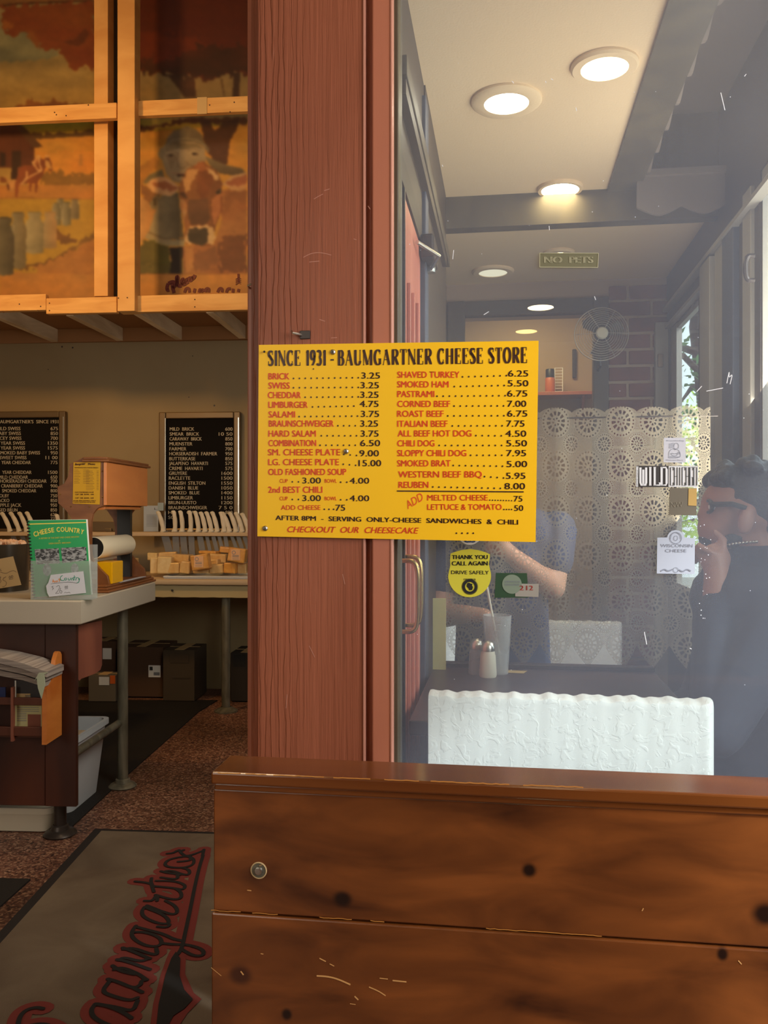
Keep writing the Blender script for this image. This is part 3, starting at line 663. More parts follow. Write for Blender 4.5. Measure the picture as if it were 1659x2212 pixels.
tree(3.6, 8.6, 2.1, 'low sunlit yellow-green tree behind the branching tree', 5, leaf('leaf_lime', srgb(190, 225, 70)), 4200)
bm = bm_new(); bx(bm, 2.61, 14, -2, 16, -0.12, -0.02); st('ground', bm, mat('pavement', srgb(150, 150, 140), 0.9))

# ---- white plaster half wall, right behind the glass
def halfwall(name, px0, px1, v, ytop, amp, thick, m, xr=None):
    u0, u1 = x(px0, v), x(px1, v); zt_ = B.W(px0, ytop, v).z; bm = bm_new(); n = 90; rr = 0.018
    prof = lambda s: zt_ + amp*(0.5*math.sin(s*21)+0.5*math.sin(s*47+1)) + random.uniform(-0.0005, 0.0005)
    rows = []
    for i in range(n+1):
        s = i/n; u = u0+(u1-u0)*s
        if s > 0.985: dv = 0
        zz = prof(s*(u1-u0)*4)
        d = 0.0
        if u > u1-rr*1.0: q = (u-(u1-rr))/rr; d = rr*(1-math.sqrt(max(0, 1-q*q)))
        rows.append([bm.verts.new((u, v+d, 0)), bm.verts.new((u, v+d, zz-0.012)), bm.verts.new((u, v+d+0.004, zz-0.003)), bm.verts.new((u, v+d+0.012, zz)), bm.verts.new((u, v+thick, zz)), bm.verts.new((u, v+thick, 0))])
    for a, b in zip(rows[:-1], rows[1:]):
        for k in range(5): bm.faces.new((a[k], b[k], b[k+1], a[k+1]))
    bm.faces.new(rows[0]); bm.faces.new(rows[-1][::-1])
    return single(name, bm, m, B, kind='structure', smooth=True)
halfwall('wall_half_front', 925, 1547, 1.70, 1502, 0.003, 0.05, MT['plaster'])
halfwall('wall_half_rear', 950, 1345, 3.13, 1340, 0.002, 0.06, MT['plaster'])
# dark ledge behind it
zl = 0.77
lg = Thing('ledge', 'dark stained wooden ledge behind the white plaster half wall', 'ledge', B, (x(1200, 2.0), 2.1, 0))
bm = bm_new(); bx(bm, x(938, 2.40), x(1478, 2.0), 1.755, 2.40, zl-0.03, zl, 0.003); lg.part('top', bm, MT['black_wood'])
bm = bm_new(); bx(bm, x(938, 2.40), x(1478, 2.0), 2.375, 2.41, zl, zl+0.012, 0.002); lg.part('back_rail', bm, MT['black_wood'])
for q in (0.0, 0.22):
    bm = bm_new(); bx(bm, q, q+0.05, 1.80, 1.85, 0, zl-0.03, 0.003); lg.part('leg', bm, MT['black_wood'])
    bm = bm_new(); bx(bm, q, q+0.05, 2.30, 2.35, 0, zl-0.03, 0.003); lg.part('leg', bm, MT['black_wood'])

# ---- lace curtain, solid cloth in place of a reflected one
def lace():
    m = bpy.data.materials.new('cream_lace'); m.use_nodes = True; N = m.node_tree.nodes; L = m.node_tree.links; N.remove(N['Principled BSDF'])
    uv = N.new('ShaderNodeAttribute'); uv.attribute_name = 'lace'; uv.attribute_type = 'GEOMETRY'
    S = N.new('ShaderNodeSeparateXYZ'); L.new(uv.outputs['Vector'], S.inputs[0])
    def M(op, a, b=None, c=None):
        n = N.new('ShaderNodeMath'); n.operation = op
        for i, q in enumerate((a, b, c)):
            if q is None: continue
            if isinstance(q, (int, float)): n.inputs[i].default_value = q
            else: L.new(q, n.inputs[i])
        return n.outputs[0]
    def cell(sx, sy, ox, oy, R):
        fx = M('SUBTRACT', M('FRACT', M('ADD', M('DIVIDE', S.outputs[0], sx), ox)), 0.5); fy = M('SUBTRACT', M('FRACT', M('ADD', M('DIVIDE', S.outputs[1], sy), oy)), 0.5)
        fx = M('MULTIPLY', fx, sx); fy = M('MULTIPLY', fy, sy)
        r = M('SQRT', M('ADD', M('MULTIPLY', fx, fx), M('MULTIPLY', fy, fy)))
        an = M('ARCTAN2', fy, fx)
        q = M('DIVIDE', r, R)
        inside = M('LESS_THAN', q, 1.0)
        # solid rings and petal holes
        petal = M('MULTIPLY', M('LESS_THAN', M('ABSOLUTE', M('SUBTRACT', q, 0.52)), 0.13), M('GREATER_THAN', M('SINE', M('MULTIPLY', an, 12.0)), -0.25))
        core = M('MULTIPLY', M('LESS_THAN', M('ABSOLUTE', M('SUBTRACT', q, 0.20)), 0.07), M('GREATER_THAN', M('SINE', M('MULTIPLY', an, 6.0)), 0.0))
        outer = M('MULTIPLY', M('LESS_THAN', M('ABSOLUTE', M('SUBTRACT', q, 0.88)), 0.05), M('GREATER_THAN', M('SINE', M('MULTIPLY', an, 26.0)), 0.1))
        hole = M('MAXIMUM', M('MAXIMUM', petal, core), outer)
        return inside, M('SUBTRACT', 1.0, hole)
    i1, s1 = cell(0.105, 0.125, 0.0, 0.0, 0.046)
    i2, s2 = cell(0.105, 0.125, 0.5, 0.5, 0.030)
    # net between: fine mesh threads
    nx = M('GREATER_THAN', M('ABSOLUTE', M('SINE', M('MULTIPLY', M('ADD', S.outputs[0], S.outputs[1]), 620.0))), 0.72)
    ny = M('GREATER_THAN', M('ABSOLUTE', M('SINE', M('MULTIPLY', M('SUBTRACT', S.outputs[0], S.outputs[1]), 620.0))), 0.72)
    net = M('MAXIMUM', nx, ny)
    cov = M('ADD', M('MULTIPLY', i1, s1), M('MULTIPLY', M('SUBTRACT', 1.0, i1), M('ADD', M('MULTIPLY', i2, s2), M('MULTIPLY', M('SUBTRACT', 1.0, i2), net))))
    cov = M('MULTIPLY', cov, 0.42)
    t = N.new('ShaderNodeBsdfTransparent'); d = N.new('ShaderNodeBsdfDiffuse'); d.inputs[0].default_value = srgb(196, 184, 160); tr = N.new('ShaderNodeBsdfTranslucent'); tr.inputs[0].default_value = srgb(196, 184, 160)
    mx = N.new('ShaderNodeMixShader'); mx.inputs[0].default_value = 0.45; L.new(d.outputs[0], mx.inputs[1]); L.new(tr.outputs[0], mx.inputs[2])
    m2 = N.new('ShaderNodeMixShader'); L.new(cov, m2.inputs[0]); L.new(t.outputs[0], m2.inputs[1]); L.new(mx.outputs[0], m2.inputs[2])
    L.new(m2.outputs[0], N['Material Output'].inputs[0]); return m
VC = 2.46
cu = Thing('lace_curtain', 'cream lace cafe curtain with round medallions hanging behind the glass', 'curtain', B, (x(1240, VC), VC, B.W(1240, 1440, VC).z))
u0, u1 = x(962, VC), x(1535, VC); zt_ = B.W(1240, 893, VC).z; zb_ = B.W(1240, 1392, VC).z
bm = bm_new(); lay = bm.verts.layers.float_vector.new('lace'); nu, nz = 300, 60; g = []
fold = lambda s: 0.018*math.sin(s*34)+0.008*math.sin(s*71+1)
for i in range(nu+1):
    f = i/nu; u = u0+(u1-u0)*f; s = (u-u0)*1.18; cx = s/0.105
    k = abs((cx % 1.0)-0.5)*2
    lo = zb_ - 0.062*(1-k**1.3) ; hi = zt_ + 0.016*math.sqrt(max(0, 1-k*k))
    col = []
    for j in range(nz+1):
        q = j/nz; z = lo+(hi-lo)*q; v = bm.verts.new((u, VC+fold(u)*(1-q*0.5), z)); v[lay] = (s, z-zb_+0.062, 0); col.append(v)
    g.append(col)
for i in range(nu):
    for j in range(nz): bm.faces.new((g[i][j], g[i+1][j], g[i+1][j+1], g[i][j+1]))
cu.part('lace_panel', bm, lace(), smooth=True)
bm = bm_new(); tube(bm, [(u0-0.03, VC+0.004, zt_-0.012), (u1+0.02, VC+0.004, zt_-0.012)], 0.0022, 8); cu.part('rod', bm, MT['dark_pipe'])

# ---- things on the ledge, solid stand-ins for reflections in the glass
def tumbler():
    c = B.G(1074, 1454, zl); t = Thing('drinking_glass', 'clear tumbler of iced water with a straw on the dark ledge', 'glass', B, c)
    bm = bm_new(); lathe(bm, c, [(0.0001, 0.003), (0.026, 0.003), (0.036, 0.155), (0.038, 0.155), (0.029, 0.0), (0.0001, 0.0)], 28); t.part('tumbler', bm, MT['clear'], smooth=True)
    bm = bm_new(); tube(bm, [c+Vector((0.012, 0, 0.01)), c+Vector((-0.012, 0.0, 0.15)), c+Vector((-0.030, 0.0, 0.245))], 0.0032, 8); t.part('straw', bm, MT['whiteplastic'], smooth=True)
    bm = bm_new()
    for k in range(7): 
        e = c+Vector((random.uniform(-0.014, 0.014), random.uniform(-0.014, 0.014), 0.03+k*0.015)); bx(bm, e.x-0.009, e.x+0.009, e.y-0.009, e.y+0.009, e.z-0.008, e.z+0.008, 0.003)
    t.part('ice', bm, MT['clear'], kind='stuff')
tumbler()
def shaker(px, py, label, fillm):
    c = B.G(px, py, zl); t = Thing('shaker', label, 'shaker', B, c, group='shakers on the dark ledge')
    bm = bm_new(); lathe(bm, c, [(0.0001, 0.0), (0.021, 0.0), (0.023, 0.005), (0.020, 0.055), (0.017, 0.068), (0.0001, 0.068)], 20); t.part('jar', bm, fillm, smooth=True)
    bm = bm_new(); lathe(bm, c+Vector((0, 0, 0.068)), [(0.018, 0.0), (0.019, 0.010), (0.014, 0.021), (0.006, 0.026), (0.0001, 0.027)], 20); t.part('cap', bm, MT['steel'], label='domed chrome cap', smooth=True)
shaker(1054, 1462, 'salt shaker with white salt and domed chrome cap on the dark ledge', MT['whiteplastic'])
shaker(1030, 1456, 'translucent shaker with chrome cap left of the salt shaker', MT['clear'])
c = B.G(1098, 1452, zl)
bm = bm_new(); flat(bm, [c+Vector((-0.05, -0.012, 0.001)), c+Vector((0.04, -0.02, 0.001)), c+Vector((0.05, 0.015, 0.001)), c+Vector((-0.035, 0.02, 0.001))]); r_ = bmesh.ops.extrude_face_region(bm, geom=bm.faces[:]); bmesh.ops.translate(bm, verts=[v for v in r_['geom'] if isinstance(v, bmesh.types.BMVert)], vec=(0, 0, 0.0012))
single('coaster', bm, mat('printed_coaster', srgb(176, 150, 90), 0.6), B, 'flat printed paper coaster on the ledge right of the shakers', 'coaster')
a = B.G(946, 1446, zl); bm = bm_new(); zz = B.W(936, 1292, a.y).z
bx(bm, a.x-0.014, a.x+0.022, a.y-0.003, a.y, zl, zz, 0.0005); single('table_card', bm, mat('pale_yellow_card', srgb(196, 186, 120), 0.6), B, 'tall pale yellow card added on the ledge in place of a reflected strip', 'card')  # card added to imitate a pale yellow reflection
# ================================================================== BOOTH BACK (nearest)
ZB = 0.815
fl = B.G(455, 1668, ZB); bk = B.G(480, 1630, ZB)
vf, vk = fl.y, bk.y; ux0 = fl.x
UE = 1.30
bn = Thing('booth_bench', 'stained pine booth back with knots and scratches in the foreground', 'bench', B, (0.3, (vf+vk)/2, 0))
capspots = []
MT['bench_cap'] = mat('bench_cap_varnish', srgb(122, 68, 28), 0.16, var=srgb(92, 46, 18), vscale=(1.2, 9, 9), coat=0.4, spec=0.5)
bm = bm_new(); bx(bm, ux0, UE, vf, vk, ZB-0.018, ZB, 0.003); bn.part('cap_board', bm, MT['bench_cap'])
vp = vf+0.010
def zz_(px, py): return B.W(px, py, vp).z
zj = zz_(451, 1968)
zn = ZB-0.020
b0 = bn.b
def kn(px, py, r, s=1.0, dark=srgb(28, 12, 6)):
    p = B.W(px, py, vp)-b0; return ((p.x, p.y, p.z), r, dark, s)
MT['plank'] = mat('stained_pine_plank', srgb(134, 74, 31), 0.30, var=srgb(62, 29, 11), vscale=(4.5, 5, 15), vamt=(0.36, 0.74), detail=10, coat=0.35, spec=0.5,
    spots=[kn(740, 1942, 0.016, 1.2), kn(1143, 1880, 0.014, 1.0), kn(1655, 1975, 0.022, 1.2), kn(1560, 2060, 0.013, 0.8), kn(620, 2190, 0.012, 0.9), kn(520, 2105, 0.02, 1.2, srgb(70, 34, 16))])
bm = bm_new(); bx(bm, ux0+0.001, UE, vp, vp+0.02, zj+0.0015, ZB-0.028, 0.002); bn.part('plank', bm, MT['plank'])
bm = bm_new(); bx(bm, ux0+0.0035, UE, vf+0.006, vf+0.02, ZB-0.028, ZB-0.018, 0.002); bn.part('cap_moulding', bm, MT['bench_cap'])
zq = zj
for k in range(3):
    bm = bm_new(); h = 0.205; bx(bm, ux0-0.002, UE, vp-0.0015, vp+0.02, zq-h+0.0015, zq-0.0015, 0.0025); bn.part('plank', bm, MT['plank']); zq -= h
bm = bm_new(); bx(bm, ux0+0.004, UE, vk-0.03, vk-0.012, 0.0, ZB-0.018); bn.part('rear_panel', bm, MT['bench_cap'])
bm = bm_new(); bx(bm, ux0+0.003, ux0+0.035, vp+0.018, vk-0.025, 0.0, ZB-0.018, 0.001); bn.part('end_post', bm, MT['bench_cap'])
# bolt with washer
c = B.W(559, 1880, vp)
bm = bm_new(); lathe(bm, c, [(0.0125, 0.002), (0.0125, -0.001), (0.0112, -0.0015), (0.0105, -0.0005)], 28, axis='y', closed=False); bn.part('recess_rim', bm, MT['cardtag'], smooth=True)
bm = bm_new(); lathe(bm, c, [(0.0001, -0.0012), (0.0105, -0.0012), (0.011, 0.001)], 28, axis='y', closed=False); bn.part('washer', bm, MT['pipe'], smooth=True)
bm = bm_new(); lathe(bm, c, [(0.0001, -0.004), (0.003, -0.0045), (0.0055, -0.0038), (0.0065, -0.001), (0.0065, 0.0)], 20, axis='y', closed=False); bn.part('bolt_head', bm, MT['steel'], smooth=True)
# scratches and worn edges: slim slivers of bare wood
bm = bm_new()
def scr(p, wpx, v=vp-0.0022):
    q = [B.W(a, b, v) for a, b in p]; ribbon(bm, smoothpts(q, 2), wpx*0.00068, wpx*0.00068)
for p, wq in (([(684, 2108), (705, 2109), (728, 2114), (757, 2127)], 3.5), ([(797, 2132), (818, 2141), (833, 2151)], 2.5), ([(848, 2118), (878, 2121)], 3), ([(820, 2113), (838, 2115)], 2), ([(690, 2070), (704, 2077)], 2.5), ([(712, 2082), (722, 2087)], 2), ([(766, 2152), (774, 2160)], 3), ([(756, 2168), (768, 2170)], 1.5), ([(563, 2060), (569, 2061)], 2), ([(1595, 2075), (1602, 2083)], 2), ([(1387, 1968), (1390, 1962)], 2), ([(534, 1923), (543, 1924)], 2.2), ([(560, 1870), (566, 1868)], 1), ([(456, 2090), (478, 2108)], 1.4), ([(520, 2098), (526, 2106)], 3)):
    scr(p, wq)
bn.part('scratches', bm, mat('bare_scratch', srgb(214, 160, 96), 0.6), kind='stuff')
bm = bm_new()
def wear(y0, k, v, xs, wd):
    for a, b in xs:
        n = max(2, int((b-a)/9)); q = []
        for i in range(n+1):
            xx = a+(b-a)*i/n; q.append(B.W(xx, y0+(xx-455)*k+random.uniform(-0.8, 0.8), v))
        ribbon(bm, q, 0.0005, wd)
wear(1669, 0.0395, vf-0.0004, [(470, 520), (530, 575), (590, 700), (720, 800), (830, 905), (930, 1100), (1130, 1260)], 0.0016)
wear(1966, 0.0667, vp-0.0024, [(456, 520), (545, 600), (690, 760), (800, 830), (1050, 1300)], 0.0012)
bn.part('worn_edges', bm, mat('worn_edge_wood', srgb(200, 134, 62), 0.4), kind='stuff')

# ================================================================== MENU BOARD
VS = PV-0.010
sg = Thing('menu_board', 'bright yellow painted menu board with red and brown lettering screwed to the pillar', 'sign', B, B.W(860, 1170, VS))
cs = [B.W(a, b, VS) for a, b in ((559, 745), (1163.5, 736), (1157, 1171), (556, 1158.5))]
bm = bm_new(); fs = prism(bm, cs[::-1], (0, 0.006, 0))
for f in fs[1:]: f.material_index = 1
fs[0].material_index = 0
sg.part('panel', bm, [MT['yellow_sign'], MT['yellow_edge']])
mpz = lambda X, Y: B.W(550+X/2.6333, 720+Y/2.6333, VS)
ba, bb = bm_new(), bm_new()
def T(bm, s, x0, x1, y0, h, y1=None, bold=0.018, **k): text(bm, s, mpz, x0, x1, y0, h, y1, bold, **k)
def dots(bm, x0, x1, y0, n, y1=None, r=0.00165):
    y1 = y0 if y1 is None else y1
    for i in range(n):
        f = i/max(1, n-1); disc(bm, mpz(x0+(x1-x0)*f, y0-5+(y1-y0)*f)+Vector((0, -0.0008, 0)), r, 12)
L_ = [('BRICK', 80, 198, 262, '3.25', 608, 713, 258, 222, 590, 12), ('SWISS', 80, 200, 315, '3.25', 603, 707, 313, 222, 590, 12), ('CHEDDAR', 77, 263, 369, '3.25', 602, 705, 367, 288, 590, 10),
      ('LIMBURGER', 80, 302, 424, '4.75', 598, 705, 419, 330, 565, 8), ('SALAMI', 80, 230, 479, '3.75', 605, 708, 476, 254, 586, 11), ('BRAUNSCHWEIGER', 82, 450, 531, '3.25', 602, 702, 531, 474, 573, 4),
      ('HARD SALAM', 80, 348, 588, '3.75', 604, 705, 588, 380, 580, 7), ('COMBINATION', 80, 350, 642, '6.50', 601, 714, 642, 373, 573, 7), ('SM. CHEESE PLATE', 77, 487, 694, '9.00', 597, 707, 700, 508, 580, 3),
      ('LG. CHEESE PLATE', 79, 480, 750, '15.00', 592, 720, 756, 505, 575, 3), ('OLD FASHIONED SOUP', 79, 521, 806, None, 0, 0, 0, 0, 0, 0), ('2nd BEST CHILI', 78, 385, 907, None, 0, 0, 0, 0, 0, 0),
      ('SHAVED TURKEY', 813, 1165, 253, '6.25', 1442, 1556, 246, 1183, 1432, 8), ('SMOKED HAM', 812, 1103, 308, '5.50', 1440, 1557, 302, 1136, 1420, 9), ('PASTRAMI', 813, 1022, 363, '6.75', 1437, 1551, 360, 1038, 1425, 12),
      ('CORNED BEEF', 813, 1112, 419, '7.00', 1437, 1545, 418, 1135, 1416, 9), ('ROAST BEEF', 812, 1075, 475, '6.75', 1437, 1551, 474, 1099, 1418, 10), ('ITALIAN BEEF', 813, 1097, 532, '7.75', 1432, 1535, 531, 1125, 1408, 9),
      ('ALL BEEF HOT DOG', 815, 1233, 587, '4.50', 1427, 1545, 588, 1259, 1403, 5), ('CHILI DOG', 813, 1023, 643, '5.50', 1432, 1549, 643, 1050, 1405, 11), ('SLOPPY CHILI DOG', 812, 1204, 699, '7.95', 1432, 1544, 699, 1229, 1406, 6),
      ('SMOKED BRAT', 812, 1115, 757, '5.00', 1434, 1550, 761, 1130, 1410, 9), ('WESTERN BEEF BBQ', 818, 1292, 820, '5.95', 1430, 1540, 828, 1308, 1416, 4), ('REUBEN', 820, 988, 879, '8.00', 1422, 1538, 887, 1014, 1398, 12)]
for (s, a, b, y, pr, c, d, yp, e, f, n) in L_:
    T(ba, s, a, b, y, 35, bold=0.026)
    if pr: T(bb, pr, c, d, yp, 35, bold=0.022); dots(bb, e, f, y, n, yp)
for y in (850, 950):
    T(ba, 'CUP', 143, 189, y, 21, bold=0.01); T(ba, 'BOWL', 399, 468, y, 21, bold=0.01); dots(bb, 215, 250, y, 2); dots(bb, 490, 525, y+2, 2)
    T(bb, '3.00', 272, 377, y+4, 33); T(bb, '4.00', 541, 652, y+5, 33)
T(ba, 'ADD CHEESE', 151, 375, 1004, 26, bold=0.012); dots(bb, 397, 450, 1006, 3); T(bb, '75', 461, 515, 1009, 34)
T(ba, 'MELTED CHEESE', 983, 1326, 951, 32); dots(bb, 1338, 1462, 954, 9, 957, r=0.0013); T(bb, '75', 1474, 1523, 957, 32)
T(ba, 'LETTUCE & TOMATO', 983, 1405, 1004, 32); dots(bb, 1418, 1462, 1007, 4, r=0.0014); T(bb, '50', 1477, 1528, 1010, 32)
# slanting ADD
_P = mpz(872, 1001); _R = mpz(962, 946)-_P; _U = mpz(858, 958)-_P
vs_, fs_, _ = glyphs('ADD', 0.0); vv = [ba.verts.new(_P+_R*a+_U*b+Vector((0, -0.0008, 0))) for a, b in vs_]
for f in fs_: ba.faces.new([vv[i] for i in f])
T(bb, 'AFTER 8PM  -  SERVING  ONLY-CHEESE  SANDWICHES  &  CHILI', 120, 1498, 1062, 26, 1088, bold=0.03)
T(ba, 'CHECKOUT  OUR  CHEESECAKE', 183, 925, 1131, 33, 1139, shear=0.28, bold=0.022)
dots(bb, 1148, 1244, 1142, 4)
ribbon(bb, [mpz(810, 897)+Vector((0, -0.0008, 0)), mpz(1531, 902)+Vector((0, -0.0008, 0))], 0.0012, 0.0012*1.9)
disc(bb, mpz(335, 203)+Vector((0, -0.0009, 0)), 0.0014)
# condensed roman title drawn stroke by stroke (thick uprights, thin joins, serifs)
def roman(bm, s, x0, x1, y0, y1, h0, h1):
    W_ = {'S': .60, 'I': .36, 'N': .80, 'C': .72, 'E': .66, ' ': .38, '1': .42, '9': .60, '3': .56, '-': .42, 'B': .66, 'A': .78, 'U': .76, 'M': .98, 'G': .76, 'R': .76, 'T': .70, 'H': .80, 'O': .78}
    tot = sum(W_[c] for c in s); k = (x1-x0)/tot; X = x0
    def arc(cx, cy, rx, ry, a0, a1, n=14): return [(cx+rx*math.cos(math.radians(a0+(a1-a0)*i/n)), cy+ry*math.sin(math.radians(a0+(a1-a0)*i/n))) for i in range(n+1)]
    for c in s:
        w = W_[c]*k*0.90; f = (X-x0)/(x1-x0); yb = y0+(y1-y0)*f; h = h0+(h1-h0)*f; xo = X; X += W_[c]*k
        Pm = lambda p: mpz(xo+p[0]*w, yb-p[1]*h)+Vector((0, -0.0009, 0))
        tk, tn = 0.0048, 0.0013
        S_ = lambda pts, a=tk, b=tn: ribbon(bm, [Pm(p) for p in pts], a, b)
        V = lambda xx, a=tk: (S_([(xx, 0), (xx, 1)], a, a), ser(xx, 0), ser(xx, 1))
        ser = lambda xx, yy, d=0.13: S_([(xx-d*30/w, yy+(0.012 if yy < .5 else -0.012)), (xx+d*30/w, yy+(0.012 if yy < .5 else -0.012))], 0.0013, 0.0013)
        if c == 'I': V(.5)
        elif c == '1': V(.55); S_([(.55, 1), (.2, .84)], .0018, .0018)
        elif c == '-': S_([(.1, .36), (.75, .36)], .003, .003)
        elif c == 'N': S_([(.14, 0), (.14, 1)], tn*1.2, tn*1.2); ser(.14, 0); ser(.86, 1); S_([(.10, 1), (.86, .0)], tk, tk); S_([(.86, 0), (.86, 1)], tn*1.2, tn*1.2); ser(.1, 1, .08)
        elif c == 'M': S_([(.12, 0), (.12, 1)], tn, tn); S_([(.12, 1), (.5, .02)], tk, tk); S_([(.5, .02), (.86, 1)], tn, tn); S_([(.86, 0), (.86, 1)], tk, tk); ser(.12, 0); ser(.86, 0); ser(.86, 1); ser(.1, 1)
        elif c == 'A': S_([(.5, 1), (.12, 0)], tn, tn); S_([(.48, 1), (.86, 0)], tk, tk); S_([(.25, .34), (.72, .34)]); ser(.12, 0); ser(.86, 0)
        elif c == 'E': V(.24); S_([(.24, .985), (.86, .985)]); S_([(.24, .52), (.66, .52)]); S_([(.24, .015), (.9, .015)]); S_([(.85, 1), (.85, .8)], tn, tn); S_([(.9, 0), (.9, .22)], tn, tn); S_([(.66, .42), (.66, .62)], tn, tn)
        elif c == 'T': V(.5); S_([(.08, .985), (.92, .985)]); S_([(.09, 1), (.09, .78)], tn, tn); S_([(.91, 1), (.91, .78)], tn, tn)
        elif c == 'H': V(.2); V(.8); S_([(.2, .51), (.8, .51)])
        elif c == 'U': S_([(.2, 1), (.2, .28)]); S_(arc(.5, .28, .3, .27, 180, 360)); S_([(.8, .28), (.8, 1)], tn*1.2, tn); ser(.2, 1); ser(.8, 1)
        elif c == 'O': S_(arc(.5, .5, .38, .49, 90, 450, 28))
        elif c in 'CG':
            S_(arc(.54, .5, .40, .49, 48, 312, 24)); S_([(.82, .98), (.82, .70)], tn, tn)
            if c == 'G': S_([(.82, .05), (.82, .40)], tk*.9, tk); S_([(.6, .40), (.98, .40)])
            else: S_([(.84, .14), (.80, .3)], tn, tn)
        elif c == 'S': S_([(.80, .72), (.82, .97)], tn, tn); S_(arc(.48, .74, .32, .24, 40, 180) + [(.20, .64), (.5, .52), (.78, .38)] + arc(.48, .26, .34, .25, 20, -140)); S_([(.14, .30), (.14, .03)], tn, tn); S_([(.22, .70), (.5, .54), (.76, .36)], tk, tk*1.2)
        elif c == 'B': V(.24); S_([(.24, .985), (.5, .985)] + arc(.5, .755, .28, .23, 90, -90) + [(.24, .525)]); S_([(.24, .525), (.52, .525)] + arc(.52, .27, .34, .255, 90, -90) + [(.24, .015)])
        elif c == 'R': V(.24); S_([(.24, .985), (.5, .985)] + arc(.5, .745, .30, .24, 90, -90) + [(.24, .505)]); S_([(.5, .50), (.84, .02)], tk, tk); S_([(.8, .015), (.98, .015)])
        elif c == '9': S_(arc(.48, .68, .32, .31, 0, 360, 22)); S_([(.80, .68), (.74, .3), (.5, .05), (.25, .04)], tk*.9, tn)
        elif c == '3': S_(arc(.45, .755, .30, .235, 150, -80)); S_(arc(.45, .27, .36, .26, 80, -150))
roman(bb, 'SINCE 1931', 76, 412, 185, 183, 86, 87)
roman(bb, '-', 430, 462, 180, 180, 80, 80)
roman(bb, 'BAUMGARTNER CHEESE STORE', 472, 1556, 183, 168, 86, 89)
sg.part('red_lettering', ba, MT['ink_red'], label='red lettering'); sg.part('brown_lettering', bb, MT['ink_brown'], label='dark brown lettering')
for (a, b) in ((445, 107), (520, 672), (60, 1110)):
    c = mpz(a, b); bm = bm_new(); lathe(bm, c, [(0.0001, -0.004), (0.003, -0.0036), (0.0052, -0.0018), (0.0056, 0.0)], 18, axis='y', closed=False)
    q = sg.part('screw', bm, MT['steel'], smooth=True)
    bm = bm_new()
    for e in (Vector((0.003, 0, 0.001)), Vector((-0.001, 0, 0.003))): ribbon(bm, [c-e+Vector((0, -0.0042, 0)), c+e+Vector((0, -0.0042, 0))], 0.0009)
    sg.part('screw_slot', bm, MT['ink_black'], parent=q)
c = mpz(57, 105); bm = bm_new(); tube(bm, [c, c+Vector((0.001, -0.006, -0.001))], [0.0012, 0.0022], 8); sg.part('nail', bm, MT['dark_pipe'])

# ================================================================== STICKERS ON THE GLASS
VT = VG-0.0006
sp = lambda X, Y: B.W(X, Y, VT)
def sticker(name, label, outline, m, group=None):
    t = Thing(name, label, 'sticker', B, sp(*outline[0]))
    bm = bm_new(); prism(bm, [sp(*p) for p in outline][::-1], (0, 0.0005, 0)); t.part('backing', bm, m); return t
def arcp(cx, cy, rx, ry, a0, a1, n=16): return [(cx+rx*math.cos(math.radians(a0+(a1-a0)*i/n)), cy-ry*math.sin(math.radians(a0+(a1-a0)*i/n))) for i in range(n+1)]
# yellow farewell sticker
z4 = lambda a, b: (820+a/3.456, 1120+b/3.456)
ol = [z4(530, 262)] + [z4(*p) for p in ((560, 250), (610, 236), (672, 228), (735, 236), (790, 252), (824, 268))] + [z4(822, 300), z4(815, 340), z4(822, 372), z4(830, 405)]
ol += [(a, b) for a, b in arcp(z4(672, 428)[0], z4(672, 428)[1], 160/3.456, 160/3.456, 0, -180, 26)]
ol += [z4(520, 385), z4(528, 350), z4(526, 310)]
sy = sticker('shield_sticker', 'yellow round-bottomed sticker with black lettering on the glass below the menu board', ol, mat('yellow_sticker', srgb(214, 204, 60), 0.5))
bm = bm_new(); m4 = lambda X, Y: sp(*z4(X, Y))
text(bm, 'THANK YOU', m4, 540, 806, 303, 30, bold=0.035); text(bm, 'CALL AGAIN', m4, 540, 806, 350, 30, bold=0.035); text(bm, 'DRIVE SAFELY', m4, 535, 815, 415, 27, 417, bold=0.012)
cc = m4(674, 509)+Vector((0, -0.0008, 0)); ring(bm, cc, 0.0118, 0.0052); ring(bm, cc, 0.0152, 0.0006)
pts = [(655, 482), (668, 478), (682, 486), (694, 488), (690, 500), (698, 512), (690, 534), (670, 536), (664, 520), (650, 508), (652, 492)]
flat(bm, [m4(*p)+Vector((0, -0.0009, 0)) for p in pts])
text(bm, 'MEMBER', m4, 628, 720, 462, 14, 462, bold=0.0)
for i in range(12):
    a = math.radians(15+i*30)
sy.part('lettering', bm, MT['ink_black'])
# no pets
z5 = lambda a, b: (820+a/2.8603, 480+b/2.8603)
sn = sticker('no_pets_sticker', 'faded greenish sticker reading NO PETS high on the glass', [z5(990, 190), z5(1353, 190), z5(1349, 281), z5(988, 279)], mat('faded_green_sticker', srgb(108, 104, 76), 0.6))
bm = bm_new(); m5 = lambda X, Y: sp(*z5(X, Y)); text(bm, 'NO  PETS', m5, 1018, 1318, 252, 38, bold=0.035)
for p in (((990, 191), (1352, 192)), ((1352, 192), (1348, 280)), ((1348, 280), (989, 278)), ((989, 278), (990, 191))): ribbon(bm, [m5(*p[0])+Vector((0, -0.0008, 0)), m5(*p[1])+Vector((0, -0.0008, 0))], 0.0011)
sn.part('lettering', bm, mat('faded_letters', srgb(180, 174, 140), 0.6))
